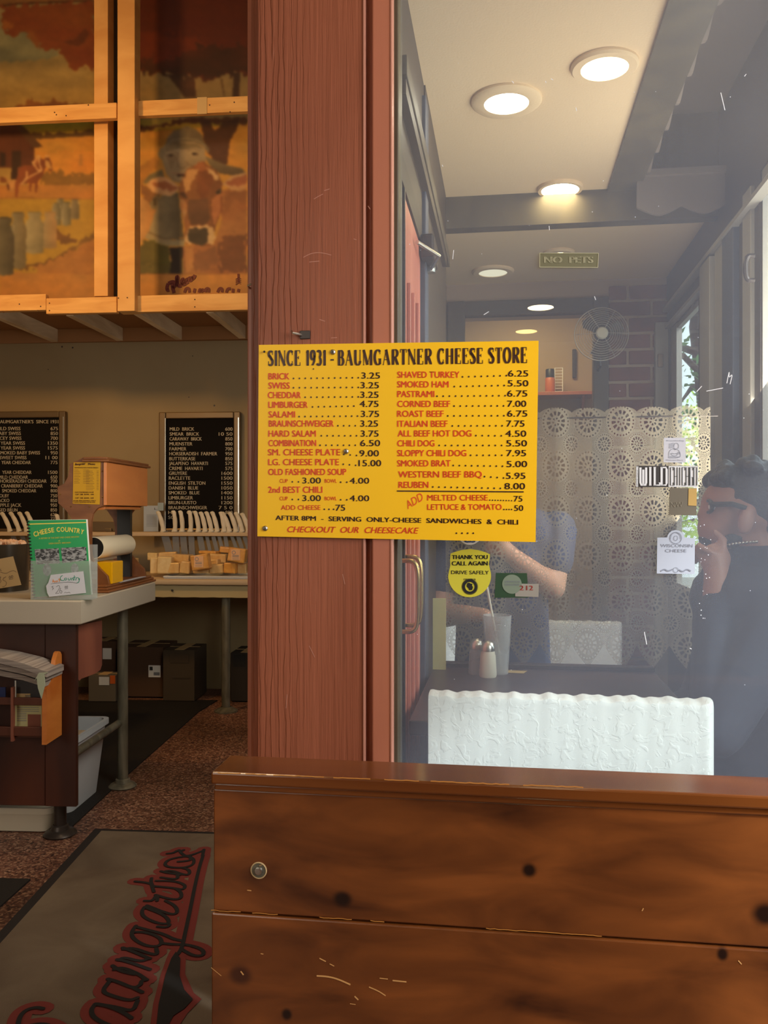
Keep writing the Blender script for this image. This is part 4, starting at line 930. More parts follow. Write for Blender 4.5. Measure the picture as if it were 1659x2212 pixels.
# wild chicago
z6 = lambda a, b: (1380+a/5.265, 940+b/5.265); m6 = lambda X, Y: sp(*z6(X, Y))
sw = sticker('lettered_sticker', 'black and white sticker reading WILD CHICAGO on the glass', [z6(-25, 348), z6(675, 350), z6(668, 592), z6(-35, 590)], mat('sticker_dark', srgb(62, 58, 56), 0.5))
bm = bm_new(); flat(bm, [m6(338, 352)+Vector((0, -0.0008, 0)), m6(672, 354)+Vector((0, -0.0008, 0)), m6(666, 590)+Vector((0, -0.0008, 0)), m6(336, 588)+Vector((0, -0.0008, 0))][::-1])
flat(bm, [m6(-32, 356)+Vector((0, -0.0008, 0)), m6(-6, 356)+Vector((0, -0.0008, 0)), m6(-10, 586)+Vector((0, -0.0008, 0)), m6(-36, 586)+Vector((0, -0.0008, 0))][::-1])
def tall(bm, s, x0, x1, yb, yt, wd, off=-0.0014, ser=True):
    n = len(s); k = (x1-x0)/n
    for i, c in enumerate(s):
        a = x0+i*k+k*0.14; b = x0+(i+1)*k-k*0.14; m_ = (a+b)/2; h = yb-yt
        R = lambda *p: ribbon(bm, [m6(*q)+Vector((0, off, 0)) for q in p], wd, wd*0.55)
        if c == 'W': R((a-4, yt), (a-4, yb-h*.14), (a+6, yb), (m_-6, yb), (m_, yb-h*.1), (m_, yt+h*.12)); R((m_, yb-h*.1), (m_+6, yb), (b-4, yb), (b+4, yb-h*.14), (b+4, yt))
        elif c == 'I': R((m_, yt), (m_, yb))
        elif c == 'L': R((a, yt), (a, yb), (b, yb), (b, yb-h*.15))
        elif c == 'D': R((a, yt), (b-8, yt), (b, yt+h*.12), (b, yb-h*.12), (b-8, yb), (a, yb), (a, yt))
        elif c == 'C': R((b, yt+h*.16), (b, yt), (a, yt), (a, yb), (b, yb), (b, yb-h*.16))
        elif c == 'H': R((a, yt), (a, yb)); R((b, yt), (b, yb)); R((a, yt+h*.5), (b, yt+h*.5))
        elif c == 'A': R((a, yb), (a, yt), (b, yt), (b, yb)); R((a, yt+h*.5), (b, yt+h*.5))
        elif c == 'G': R((b, yt+h*.16), (b, yt), (a, yt), (a, yb), (b, yb), (b, yt+h*.55), (m_, yt+h*.55))
        elif c == 'O': R((a, yt), (b, yt), (b, yb), (a, yb), (a, yt))
        if ser and c in 'WILD' and c != 'W': 
            for (q, e) in ((a if c != 'I' else m_, yt), (a if c != 'I' else m_, yb)): ribbon(bm, [m6(q-14, e)+Vector((0, off, 0)), m6(q+14, e)+Vector((0, off, 0))], wd*0.5, wd*0.5)
tall(bm, 'WILD', 10, 325, 568, 368, 0.0040)
sw.part('white_print', bm, MT['white'])
bm = bm_new(); tall(bm, 'CHICAGO', 352, 662, 572, 366, 0.0015, off=-0.0018, ser=False)
_P = m6(-14, 580); _R = m6(-14, 362)-_P; _U = m6(-30, 580)-_P
vs_, fs_, _ = glyphs('WTTW Channel 11', 0.0); vv = [bm.verts.new(_P+_R*a+_U*b+Vector((0, -0.0016, 0))) for a, b in vs_]
for f in fs_: bm.faces.new([vv[i] for i in f])
sw.part('dark_print', bm, MT['ink_black'])
# seated-figure sticker
sf = sticker('figure_sticker', 'white rounded sticker with a grey outline drawing of a woman, above the lettered sticker', [z6(284, 36), z6(292, 30), z6(526, 28), z6(534, 36), z6(532, 306), z6(526, 312), z6(288, 310), z6(280, 304)], mat('white_sticker', srgb(206, 206, 212), 0.5))
bm = bm_new(); O = Vector((0, -0.0009, 0))
def ln(bm, pts, wd=0.0007): ribbon(bm, smoothpts([m6(*p)+O for p in pts], 2), wd)
ln(bm, [(340, 258), (340, 200), (355, 170), (395, 150), (425, 160), (455, 172), (472, 205), (472, 258), (340, 258)])
ln(bm, [(345, 245), (470, 248)]); ln(bm, [(400, 148), (412, 172), (425, 152)])
ln(bm, [(400, 150), (398, 110), (415, 90), (440, 92), (455, 115), (448, 150), (430, 155)])
for k in range(4): ln(bm, [(400-k*3, 95+k*15), (375, 92+k*15), (360, 104+k*15), (340, 98+k*15)])
ln(bm, [(362, 210), (380, 204), (400, 214), (430, 205), (440, 220), (425, 236), (385, 234), (372, 222), (362, 210)]); ln(bm, [(440, 200), (452, 190), (466, 196), (462, 212), (448, 214), (440, 200)])
text(bm, 'Breastfeeding', m6, 312, 512, 68, 12, bold=0.0); text(bm, 'Welcome Here', m6, 304, 500, 290, 13, bold=0.0)
sf.part('print', bm, MT['ink_grey'])
# cheese emblem sticker seen from behind
ol = [z6(210, 1166), z6(322, 1163)] + [z6(a, b) for a, b in [(328, 1140), (345, 1112), (375, 1088), (418, 1078), (462, 1088), (495, 1112), (515, 1140), (522, 1163)]] + [z6(638, 1174), z6(634, 1580), z6(204, 1574)]
sc_ = sticker('arched_sticker', 'pale sticker with arched top reading WISCONSIN CHEESE, lowest on the glass at right', ol, mat('pale_blue_sticker', srgb(178, 184, 196), 0.5))
bm = bm_new()
text(bm, 'WISCONSIN', m6, 246, 612, 1272, 34, 1274, bold=0.0); text(bm, 'CHEESE', m6, 300, 542, 1330, 34, 1330, bold=0.0)
ring(bm, m6(420, 1168)+O, 0.0105, 0.0009); ln(bm, [(398, 1188), (400, 1150), (430, 1142), (444, 1160), (440, 1190), (420, 1200), (398, 1188)]); ln(bm, [(360, 1180), (370, 1125), (420, 1100), (468, 1130), (474, 1180)])
ring(bm, m6(420, 1532)+O, 0.0045, 0.0008); ln(bm, [(250, 1545), (290, 1520), (330, 1548), (385, 1525)], 0.0022); ln(bm, [(455, 1530), (500, 1555), (545, 1520), (592, 1545)], 0.0022)
sc_.part('print', bm, MT['ink_grey'])
# dim grey sticker with yellow patch
sd = sticker('parking_sticker', 'dim grey sticker with a yellow corner patch under the lettered sticker', [z6(350, 600), z6(660, 602), z6(655, 912), z6(342, 908)], mat('dim_sticker', srgb(112, 104, 88), 0.6))
bm = bm_new(); flat(bm, [m6(a, b)+O for a, b in ((565, 606), (658, 608), (656, 804), (560, 800))][::-1]); sd.part('yellow_patch', bm, mat('yellow_patch', srgb(196, 160, 90), 0.6))
bm = bm_new(); text(bm, 'NW', m6, 360, 500, 820, 60, bold=0.0); sd.part('print', bm, mat('dim_print', srgb(136, 128, 110), 0.6))
# blue and white round sticker half hidden by the board
sb = sticker('round_sticker', 'white and blue round sticker mostly hidden behind the bottom edge of the menu board', [(a, b) for a, b in arcp(1015, 1150, 27, 27, 0, 350, 30)], MT['white'])
bm = bm_new(); ring(bm, sp(1015, 1150)+O, 0.0185, 0.0018); text(bm, 'OO', sp, 1003, 1027, 1172, 8); sb.part('print', bm, mat('blue_print', srgb(60, 90, 150), 0.5))
# green card and price label
gc = sticker('green_sticker', 'dark green sticker with a pale disc right of the yellow sticker', [z4(868, 406), z4(1100, 408), z4(1112, 590), z4(858, 592)], mat('green_sticker', srgb(44, 74, 48), 0.5))
bm = bm_new(); disc(bm, m4(988, 490)+O, 0.0185, 28); gc.part('disc', bm, mat('pale_green_disc', srgb(126, 140, 120), 0.6))
bm = bm_new(); text(bm, 'CERTIFICATE', m4, 930, 1050, 478, 14, bold=0, off=(0, -0.0016, 0)); text(bm, 'EXCELLENCE', m4, 935, 1045, 500, 14, bold=0, off=(0, -0.0016, 0)); gc.part('print', bm, MT['ink_grey'])
gl = sticker('year_label', 'small pale label with red figures overlapping the green sticker', [z4(1014, 486), z4(1188, 488), z4(1186, 586), z4(1012, 582)], mat('grey_label', srgb(158, 152, 140), 0.6))
bpy.data.objects[gl.o.name].location.y -= 0.0007
bm = bm_new(); text(bm, '2', m4, 1045, 1075, 535, 34, bold=0.02); text(bm, '12', m4, 1095, 1145, 535, 34, bold=0.02); gl.part('print', bm, mat('red_figures', srgb(170, 60, 50), 0.6))

# ================================================================== PEOPLE BEHIND THE GLASS, solid stand-ins for reflections
def man():
    vm = 2.03; Wm = lambda px, py, dv=0.0: B.W(px, py, vm+dv)
    hc = Wm(1608, 1098)
    t = Thing('person', 'person in profile with curly black hair and dark navy jacket, hand at chin', 'person', B, (hc.x, vm, 0.0))
    bm = bm_new()
    # skull, face (looking to the left, -u)
    ball(bm, Wm(1622, 1090), (0.098, 0.075, 0.095)); ball(bm, Wm(1585, 1105), (0.075, 0.066, 0.088))
    ball(bm, Wm(1560, 1140), (0.055, 0.052, 0.060)); ball(bm, Wm(1545, 1165), (0.034, 0.032, 0.028))   # jaw, chin
    ball(bm, Wm(1548, 1078), (0.020, 0.050, 0.020))                                                 # brow
    capsule(bm, Wm(1538, 1088), Wm(1517, 1112), 0.010, 0.0125, 12); ball(bm, Wm(1530, 1114, 0.012), 0.009); ball(bm, Wm(1530, 1114, -0.012), 0.009)
    ball(bm, Wm(1530, 1135), (0.012, 0.024, 0.007)); ball(bm, Wm(1532, 1145), (0.012, 0.022, 0.008))   # lips
    ball(bm, Wm(1612, 1124, -0.080), (0.019, 0.013, 0.033), rot=(0, 0.25, 0.3))                        # ear
    capsule(bm, Wm(1625, 1150), Wm(1648, 1235), 0.058, 0.066)                                        # neck
    # trunk, hips, thighs, shanks, feet: seated
    S0 = Wm(1640, 1300); sh = S0.x; zs_ = S0.z
    capsule(bm, (sh, vm, zs_-0.02), (sh+0.0, vm, 0.62), 0.125, 0.135)
    ball(bm, (sh+0.0, vm, zs_-0.02), (0.13, 0.185, 0.10)); ball(bm, (sh, vm, 0.56), (0.14, 0.17, 0.11))
    for s_ in (-1, 1):
        hip = Vector((sh, vm+s_*0.09, 0.54)); kn_ = Vector((sh-0.30, vm+s_*0.10, 0.54)); an = Vector((sh-0.28, vm+s_*0.10, 0.10))
        capsule(bm, hip, kn_, 0.085, 0.062); capsule(bm, kn_, an, 0.058, 0.04); capsule(bm, an-Vector((0, 0, 0.05)), an+Vector((-0.15, 0, -0.065)), 0.038, 0.03)
    # arm towards the camera folded up to the chin, other arm resting
    shd = Vector((sh-0.01, vm-0.17, zs_-0.03)); el = Vector((sh-0.14, vm-0.20, zs_-0.24)); wr = Wm(1548, 1232, -0.07)
    capsule(bm, shd, el, 0.052, 0.044); capsule(bm, el, wr, 0.042, 0.027)
    sh2 = Vector((sh-0.01, vm+0.17, zs_-0.03)); el2 = Vector((sh-0.08, vm+0.2, zs_-0.28)); wr2 = Vector((sh-0.26, vm+0.12, zs_-0.33))
    capsule(bm, sh2, el2, 0.052, 0.044); capsule(bm, el2, wr2, 0.042, 0.027); ball(bm, wr2+Vector((-0.06, 0, 0)), (0.05, 0.03, 0.018))
    # hand at the chin: palm and five bent fingers
    pm = Wm(1545, 1208, -0.065); capsule(bm, wr, pm, 0.026, 0.030); ball(bm, pm, (0.034, 0.020, 0.036))
    for k in range(4):
        a = pm+Vector((-0.012-0.002*k, -0.022+0.014*k, 0.016-0.004*k)); b = a+Vector((-0.026+0.002*k, 0.004, 0.014)); c_ = b+Vector((-0.004, 0.016, -0.018)); d = c_+Vector((0.012, 0.008, -0.010))
        r = 0.0088-0.0005*abs(k-1.5); capsule(bm, a, b, r, r*.95, 8); capsule(bm, b, c_, r*.95, r*.88, 8); capsule(bm, c_, d, r*.88, r*.75, 8)
    a = pm+Vector((0.010, -0.012, 0.012)); capsule(bm, a, a+Vector((0.006, 0.01, 0.030)), 0.011, 0.010, 8); capsule(bm, a+Vector((0.006, 0.01, 0.030)), a+Vector((-0.010, 0.016, 0.048)), 0.010, 0.008, 8)
    bm = remesh(bm, 0.0055, 2); body = t.part('body', bm, MT['skin'], smooth=True)
    # eye
    bm = bm_new(); ball(bm, Wm(1541, 1095, -0.036), 0.011, 14); t.part('eye', bm, MT['white'], smooth=True)
    # hair
    bm = bm_new(); rnd = random.Random(4)
    ball(bm, Wm(1640, 1078), (0.103, 0.083, 0.088)); ball(bm, Wm(1668, 1115), (0.066, 0.072, 0.075)); ball(bm, Wm(1590, 1045), (0.060, 0.062, 0.034))
    for k in range(70):
        a = rnd.uniform(0, PI*1.05); b = rnd.uniform(-1, 1); p = Wm(1612, 1085)+Vector((-0.088*math.cos(a)*1.0, 0.07*b, 0.092*math.sin(a)*math.sqrt(1-0.4*b*b)))
        if a < 0.62: continue
        ball(bm, p, rnd.uniform(0.012, 0.02), 8)
    for (px, py) in ((1545, 1038), (1538, 1046), (1552, 1030), (1548, 1050), (1562, 1026), (1540, 1034), (1570, 1020), (1585, 1015), (1538, 1054)): ball(bm, Wm(px, py, rnd.uniform(-0.03, 0.03)), 0.012, 8)
    bm = remesh(bm, 0.006, 1); t.part('hair', bm, MT['hair'], smooth=True)
    bm = bm_new(); ball(bm, Wm(1538, 1163), (0.030, 0.036, 0.024)); ball(bm, Wm(1572, 1160), (0.046, 0.055, 0.030)); bm = remesh(bm, 0.006, 1); t.part('beard', bm, MT['hair'], smooth=True)
    # glasses
    bm = bm_new()
    for s_ in (-1, 1):
        cc_ = Wm(1530, 1094, s_*0.032); tube(bm, [cc_+Vector((0.004*abs(math.cos(a)), 0.022*math.cos(a), 0.013*math.sin(a))) for a in [k*PI/10 for k in range(21)]], 0.0042, 6)
        tube(bm, [cc_+Vector((0.0, s_*0.022, 0.004)), cc_+Vector((0.04, s_*0.045, 0.005)), Wm(1612, 1098, s_*0.082)], 0.0065, 6)
        lathe(bm, cc_, [(0.0001, 0.0), (0.017, 0.002)], 16, axis='x', closed=False)
    t.part('sunglasses', bm, MT['black_plastic'], label='dark wraparound glasses')
    # jacket
    bm = bm_new()
    capsule(bm, (sh, vm, zs_-0.0), (sh, vm, 0.60), 0.145, 0.150); ball(bm, (sh, vm, zs_-0.0), (0.150, 0.205, 0.115)); capsule(bm, shd, el, 0.068, 0.060)
    capsule(bm, el, wr+(el-wr)*0.28, 0.058, 0.046); capsule(bm, sh2, el2, 0.068, 0.06); capsule(bm, el2, wr2+(el2-wr2)*0.25, 0.058, 0.044)
    tube(bm, [Wm(1630+44*math.cos(a), 1216-math.sin(a)*3, 0.07*math.sin(a)) for a in [k*PI/8 for k in range(17)]], 0.016, 8)
    capsule(bm, (sh-0.03, vm, 0.57), (sh-0.005, vm, 0.55), 0.155, 0.155)
    for s_ in (-1, 1): capsule(bm, (sh, vm+s_*0.09, 0.54), (sh-0.30, vm+s_*0.10, 0.54), 0.10, 0.075); capsule(bm, (sh-0.30, vm+s_*0.10, 0.54), (sh-0.28, vm+s_*0.10, 0.14), 0.074, 0.055)
    bm = remesh(bm, 0.008, 2); t.part('clothing', bm, MT['navy'], smooth=True)
    # neck chain
    bm = bm_new()
    P_ = smoothpts([Wm(1552, 1184, -0.03), Wm(1575, 1176, -0.062), Wm(1605, 1172, -0.075), Wm(1635, 1170, -0.068)], 2)
    for k in range(0, len(P_)-1): ball(bm, (P_[k]+P_[k+1])/2, 0.0035, 8)
    t.part('necklace', bm, MT['steel'], smooth=True)
man()
bs = Thing('stool', 'dark bench seat under the person behind the glass', 'stool', B, (x(1640, 2.03), 2.03, 0))
c = bs.b; bm = bm_new(); bx(bm, c.x-0.12, c.x+0.13, 1.90, 2.18, 0.36, 0.395, 0.005); bs.part('seat', bm, MT['black_wood'])
for a in (-0.11, 0.08):
    for b in (1.92, 2.12): bm = bm_new(); bx(bm, c.x+a, c.x+a+0.035, b, b+0.035, 0, 0.36); bs.part('leg', bm, MT['black_wood'])
def sitter():
    vm = 2.70; Wm = lambda px, py, dv=0.0: B.W(px, py, vm+dv)
    h = Wm(1085, 985); t = Thing('person', 'person in a blue shirt behind the lace curtain, bare forearm visible under the menu board', 'person', B, (h.x, vm, 0))
    bm = bm_new(); ball(bm, h, (0.075, 0.092, 0.11)); ball(bm, h+Vector((0, -0.09, -0.005)), (0.013, 0.02, 0.018)); ball(bm, h+Vector((0, -0.03, -0.07)), (0.05, 0.055, 0.045))
    for s_ in (-1, 1): ball(bm, h+Vector((s_*0.076, 0.005, -0.005)), (0.008, 0.02, 0.03)); ball(bm, h+Vector((s_*0.03, -0.082, 0.012)), 0.012)
    ball(bm, h+Vector((0, -0.082, -0.045)), (0.024, 0.012, 0.009))
    capsule(bm, h+Vector((0, 0.01, -0.08)), h+Vector((0, 0.02, -0.18)), 0.052, 0.055)
    T_ = h+Vector((0, 0.03, -0.25)); ball(bm, T_, (0.17, 0.10, 0.10)); capsule(bm, T_, Vector((T_.x, T_.y, 0.60)), 0.12, 0.13)
    ball(bm, (T_.x, T_.y, 0.55), (0.16, 0.14, 0.10))
    for s_ in (-1, 1): capsule(bm, (T_.x+s_*0.09, T_.y, 0.53), (T_.x+s_*0.1, T_.y+0.27, 0.53), 0.075, 0.06); capsule(bm, (T_.x+s_*0.1, T_.y+0.27, 0.53), (T_.x+s_*0.1, T_.y+0.26, 0.08), 0.055, 0.04); capsule(bm, (T_.x+s_*0.1, T_.y+0.26, 0.04), (T_.x+s_*0.1, T_.y+0.14, 0.04), 0.036, 0.03)
    sh = T_+Vector((0.17, 0, 0.02)); el = Wm(1192, 1268, -0.02); wr = Wm(1112, 1205, -0.13)
    capsule(bm, sh, el, 0.048, 0.042, 14); capsule(bm, el, wr, 0.042, 0.027, 14); pm = wr+(wr-el).normalized()*0.06
    capsule(bm, wr, pm, 0.026, 0.028)
    for k in range(4):
        a = pm+Vector((0, 0.0, 0.018-0.012*k)); b = a+Vector((-0.034, 0.006, 0.006)); c_ = b+Vector((-0.014, 0.02, 0)); capsule(bm, a, b, 0.0085, 0.008, 8); capsule(bm, b, c_, 0.008, 0.007, 8)
    capsule(bm, pm+Vector((0, -0.01, 0.02)), pm+Vector((-0.02, -0.015, 0.055)), 0.011, 0.009, 8)
    s2 = T_+Vector((-0.17, 0, 0.02)); e2 = s2+Vector((-0.03, -0.04, -0.27)); w2_ = e2+Vector((0.10, -0.12, 0.02)); capsule(bm, s2, e2, 0.048, 0.042); capsule(bm, e2, w2_, 0.042, 0.027)
    capsule(bm, w2_, w2_+Vector((0.05, -0.03, 0)), 0.026, 0.022)
    t.part('body', remesh(bm, 0.006, 2), MT['skin_pale'], smooth=True)
    bm = bm_new(); ball(bm, T_, (0.185, 0.115, 0.11)); capsule(bm, T_, Vector((T_.x, T_.y, 0.52)), 0.135, 0.16); capsule(bm, sh, sh+(el-sh)*0.55, 0.062, 0.060); capsule(bm, s2, s2+(e2-s2)*0.6, 0.062, 0.058)
    t.part('shirt', remesh(bm, 0.008, 2), MT['blue_cloth'], smooth=True)
    bm = bm_new(); ball(bm, h+Vector((0, 0.02, 0.03)), (0.085, 0.095, 0.10)); t.part('hair', remesh(bm, 0.008, 1), MT['hair'], smooth=True)
sitter()
c = B.W(1085, 985, 2.70)
bs = Thing('stool', 'plain low seat under the person behind the lace curtain', 'stool', B, (c.x, 2.74, 0)); bm = bm_new(); bx(bm, c.x-0.17, c.x+0.17, 2.60, 2.86, 0.40, 0.43, 0.004); bs.part('seat', bm, MT['black_wood'])
for a in (-0.15, 0.11):
    for b in (2.62, 2.80): bm = bm_new(); bx(bm, c.x+a, c.x+a+0.035, b, b+0.035, 0, 0.40); bs.part('leg', bm, MT['black_wood'])
# ================================================================== SHOP, left of the pillar
# ---- loft: beams, studs, joists, deck
FL = Fr(5.2)
VL = 4.85
wl = lambda px, py, v=VL: FL.W(px, py, v)
lf = Thing('trim_loft', None, None, FL, (wl(200, 660).x, VL, wl(200, 678).z), kind='structure')
def beam(px0, px1, ytop, ybot, v0, v1, m, name, at=None):
    a = wl(px0, ytop, v0); b = wl(px1, ytop, v0); zt__ = wl(at or px0, ytop, v0).z; zb__ = wl(at or px0, ybot, v0).z
    bm = bm_new(); bx(bm, a.x, b.x, v0, v1, zb__, zt__, 0.003); return lf.part(name, bm, m)
VN = VL-0.045
beam(253.5, 291, -300, 672, VN, VN+0.09, MT['stud'], 'stud', at=272)
beam(203, 233, -300, 640, VL+0.10, VL+0.19, MT['stud'], 'stud', at=215)
beam(-320, 99, 645, 679, VL, VL+0.04, MT['beam'], 'beam', at=0)
beam(99.5, 252, 642, 676, VL, VL+0.04, MT['beam'], 'beam', at=200)
beam(291.5, 640, 636, 672, VL, VL+0.04, MT['beam'], 'beam', at=400)
beam(-320, 251.5, 228, 261, VL, VL+0.04, MT['beam'], 'beam', at=100)
bm_ = beam(291.5, 640, 213, 246, VL+0.012, VL+0.05, MT['beam'], 'beam', at=400)
a = wl(426, 210, VL+0.011); b = wl(447, 247, VL+0.011)
bm = bm_new(); bx(bm, a.x, b.x, VL+0.009, VL+0.012, b.z+0.003, a.z-0.002); lf.part('mending_plate', bm, MT['cardtag'])
# bolts/nail dots
bm = bm_new()
for (p, q, v) in ((256, 644, VN), (275, 643, VN), (421, 647, VL), (421, 663, VL), (42, 657, VL), (88, 662, VL), (82, 671, VL), (107, 655, VL), (107, 671, VL), (8, 675, VL), (118, 243, VL), (122, 248, VL), (143, 250, VL), (191, 227, VL), (453, 227, VL+0.012), (506, 221, VL+0.012), (497, 242, VL+0.012)):
    disc(bm, wl(p, q, v)+Vector((0, -0.001, 0)), 0.0045, 8)
lf.part('nail_heads', bm, mat('dark_nail', srgb(70, 40, 16), 0.6), kind='stuff')
# dark strip behind, filling the gap between the studs
a = wl(236, 0, VL+0.2); b = wl(252, 0, VL+0.2); bm = bm_new(); bx(bm, a.x, b.x, VL+0.21, VL+0.25, 2.42, 4.8); lf.part('back_post', bm, MT['dark_frame'])
a = wl(237.5, 0, VL+0.2); b = wl(242, 0, VL+0.2); bm = bm_new(); bx(bm, a.x, b.x, VL+0.205, VL+0.215, 2.42, wl(240, 157, VL+0.2).z); lf.part('cord_strip', bm, MT['joist'])
zL = wl(200, 676).z
bm = bm_new(); bx(bm, -4.0, 0.04, VL+0.045, 5.66, zL+0.085, zL+0.105); lf.part('deck', bm, MT['deck'])
for px in (122, 263, 391, 529, 660, -20, -160):
    e = FL.W(px, 742, 5.62); bm = bm_new(); bx(bm, e.x-0.045, e.x, VL+0.045, 5.64, zL-0.004, zL+0.084, 0.002); lf.part('joist', bm, MT['joist'])
bm = bm_new(); bx(bm, -4.0, 0.04, 5.64, 5.70, zL-0.006, zL+0.084); lf.part('ledger_board', bm, MT['deck'])

# ---- letter boards
def letterboard(x0, y0, x1, y1, label, rows, tx, px_, nm):
    v = 5.695; a = A.W(x0, y0, v); b = A.W(x1, y1, v)
    t = Thing('letter_board', label, 'board', A, ((a.x+b.x)/2, v, b.z), group='letter boards on the back wall')
    wd = 0.045; z0, z1 = b.z, a.z
    bm = bm_new(); bx(bm, a.x+0.01, b.x-0.01, v-0.004, v+0.02, z0+0.01, z1-0.01); t.part('felt', bm, MT['felt'])
    for (p, q, r, s) in ((a.x, a.x+wd, z0, z1), (b.x-wd, b.x, z0, z1), (a.x+wd, b.x-wd, z1-wd, z1), (a.x+wd, b.x-wd, z0, z0+wd)):
        bm = bm_new(); bx(bm, p, q, v-0.018, v+0.02, r, s, 0.006); t.part('frame_side', bm, MT['alu'])
    for p in (a.x+wd-0.002, b.x-wd*0.30):
        bm = bm_new(); bx(bm, p, p+0.006, v-0.022, v-0.01, z0+0.02, z1-wd*0.9); t.part('bright_edge', bm, MT['alu_bright'])
    mp = lambda X, Y: A.W(X/2.9625, 640+Y/2.9625, v-0.005)
    bm = bm_new()
    for (s, xa, xb, y, pr, pa, pb) in rows:
        if s: text(bm, s, mp, xa, xb, y, 21, bold=0.016)
        if pr: text(bm, pr, mp, pa, pb, y, 21, bold=0.016)
    t.part('lettering', bm, MT['letters'])
    return t
R_rows = []
ys = [860, 892, 923, 955, 987, 1018, 1050, 1080, 1112, 1143, 1174, 1206, 1237, 1268, 1300, 1331, 1363, 1394, 1425]
nm = [('MILD  BRICK', 1243, '600'), ('SMEAR  BRICK', 1275, '10 50'), ('CARAWAY  BRICK', 1291, '850'), ('MUENSTER', 1231, '800'), ('FARMER', 1193, '700'), ('HORSERADISH  FARMER', 1390, '950'), ('BUTTERKASE', 1250, '850'),
      ('JALAPENO  HAVARTI', 1330, '575'), ('CREME  HAVARTI', 1296, '575'), ('GRUYERE', 1197, '1600'), ('RACLETTE', 1217, '1500'), ('ENGLISH  STILTON', 1314, '1550'), ('DANISH  BLUE', 1268, '1050'), ('SMOKED  BLUE', 1277, '1400'),
      ('LIMBURGER', 1235, '1150'), ('BRUN-UUSTO', 1256, '1200'), ('BRAUNSCHWEIGER', 1325, '7 5 0'), ('H         GA', 1245, '800'), ('SC         K', 1230, None)]
for (s, xe, p), y in zip(nm, ys): R_rows.append((s, 1087-(y-860)*0.018, xe, y, p, 1490-18*len(p)+(6 if len(p) == 3 else 0) if p else 0, 1488))
letterboard(345, 891, 520, 1156, 'black letter board with MILD BRICK at the top, behind the knives on the right', R_rows, 0, 0, 0)
L_rows = [("BAUMGARTNER'S  SINCE 1931", -14, 373, 813, None, 0, 0)]
for (s, xe, y, p) in (('MILD SWISS', 131, 857, '675'), ('BABY SWISS', 134, 888, '850'), ('LACEY SWISS', 137, 919, '700'), ('YEAR SWISS', 160, 950, '1350'), ('YEAR SWISS', 160, 981, '1575'), ('SMOKED BABY SWISS', 256, 1012, '950'),
                      ('SWEET SWISS', 170, 1043, '11 00'), ('YEAR CHEDDAR', 197, 1074, '775'), ('YEAR CHEDDAR', 202, 1137, '1500'), ('MILD CHEDDAR', 179, 1168, '650'), ('HORSERADISH CHEDDAR', 298, 1193, '700'), ('CRANBERRY CHEDDAR', 273, 1224, '900'),
                      ('SMOKED CHEDDAR', 232, 1255, '800'), ('COLBY', 58, 1287, '750'), ('JACKO', 60, 1317, '850'), ('APPLE JACK', 137, 1347, '950'), ('AGED BRUN', 112, 1378, '850'), (None, 0, 1408, '625'), (None, 0, 1436, '775')):
    L_rows.append((s, (xe-15.6*len(s)) if s else 0, xe, y, p, 372-16*len(p), 371-(y-857)*0.012))
letterboard(-62, 890, 143, 1156, 'black letter board headed SINCE 1931, partly behind the wooden stand', L_rows, 0, 0, 0)
# screws left in the wall, small stains
bm = bm_new()
for (p, q) in ((134, 749), (157, 751), (463, 876), (416, 769), (104, 798), (408, 858)): disc(bm, A.W(p, q, 5.718), 0.0065 if p in (134, 157, 463) else 0.004, 8)
WBd = bpy.data.objects.new('wall_marks', finish('wall_marks', bm, MT['dark_pipe'])); COL.objects.link(WBd); WBd.rotation_euler = (0, 0, -A.t); WBd['kind'] = 'structure'

# ---- knife shelf and back counter
zk = A.W(400, 1150, 5.36).z
ks = Thing('knife_shelf', 'cream painted slotted shelf holding the knives above the cheese', 'shelf', A, (-1.6, 5.4, zk-0.025))
bm = bm_new(); bx(bm, -3.2, -0.20, 5.36, 5.385, zk-0.024, zk, 0.003); ks.part('front_strip', bm, MT['cream_shelf'])
bm = bm_new(); bx(bm, -3.2, -0.20, 5.415, 5.55, zk-0.024, zk, 0.003); ks.part('rear_strip', bm, MT['cream_shelf'])
bm = bm_new()
for q in (-3.15, -2.4, -1.62, -0.75, -0.25): bx(bm, q-0.02, q+0.02, 5.386, 5.414, zk-0.022, zk-0.002)
ks.part('spacers', bm, MT['cream_shelf'])
bm = bm_new()
for q in (-3.1, -1.75, -0.26): bx(bm, q, q+0.02, 5.54, 5.72, zk-0.10, zk-0.024)
ks.part('brackets', bm, MT['cream_shelf'])
ord_ = ['first', 'second', 'third', 'fourth', 'fifth', 'sixth', 'seventh', 'eighth', 'ninth', 'tenth', 'eleventh', 'twelfth', 'last']
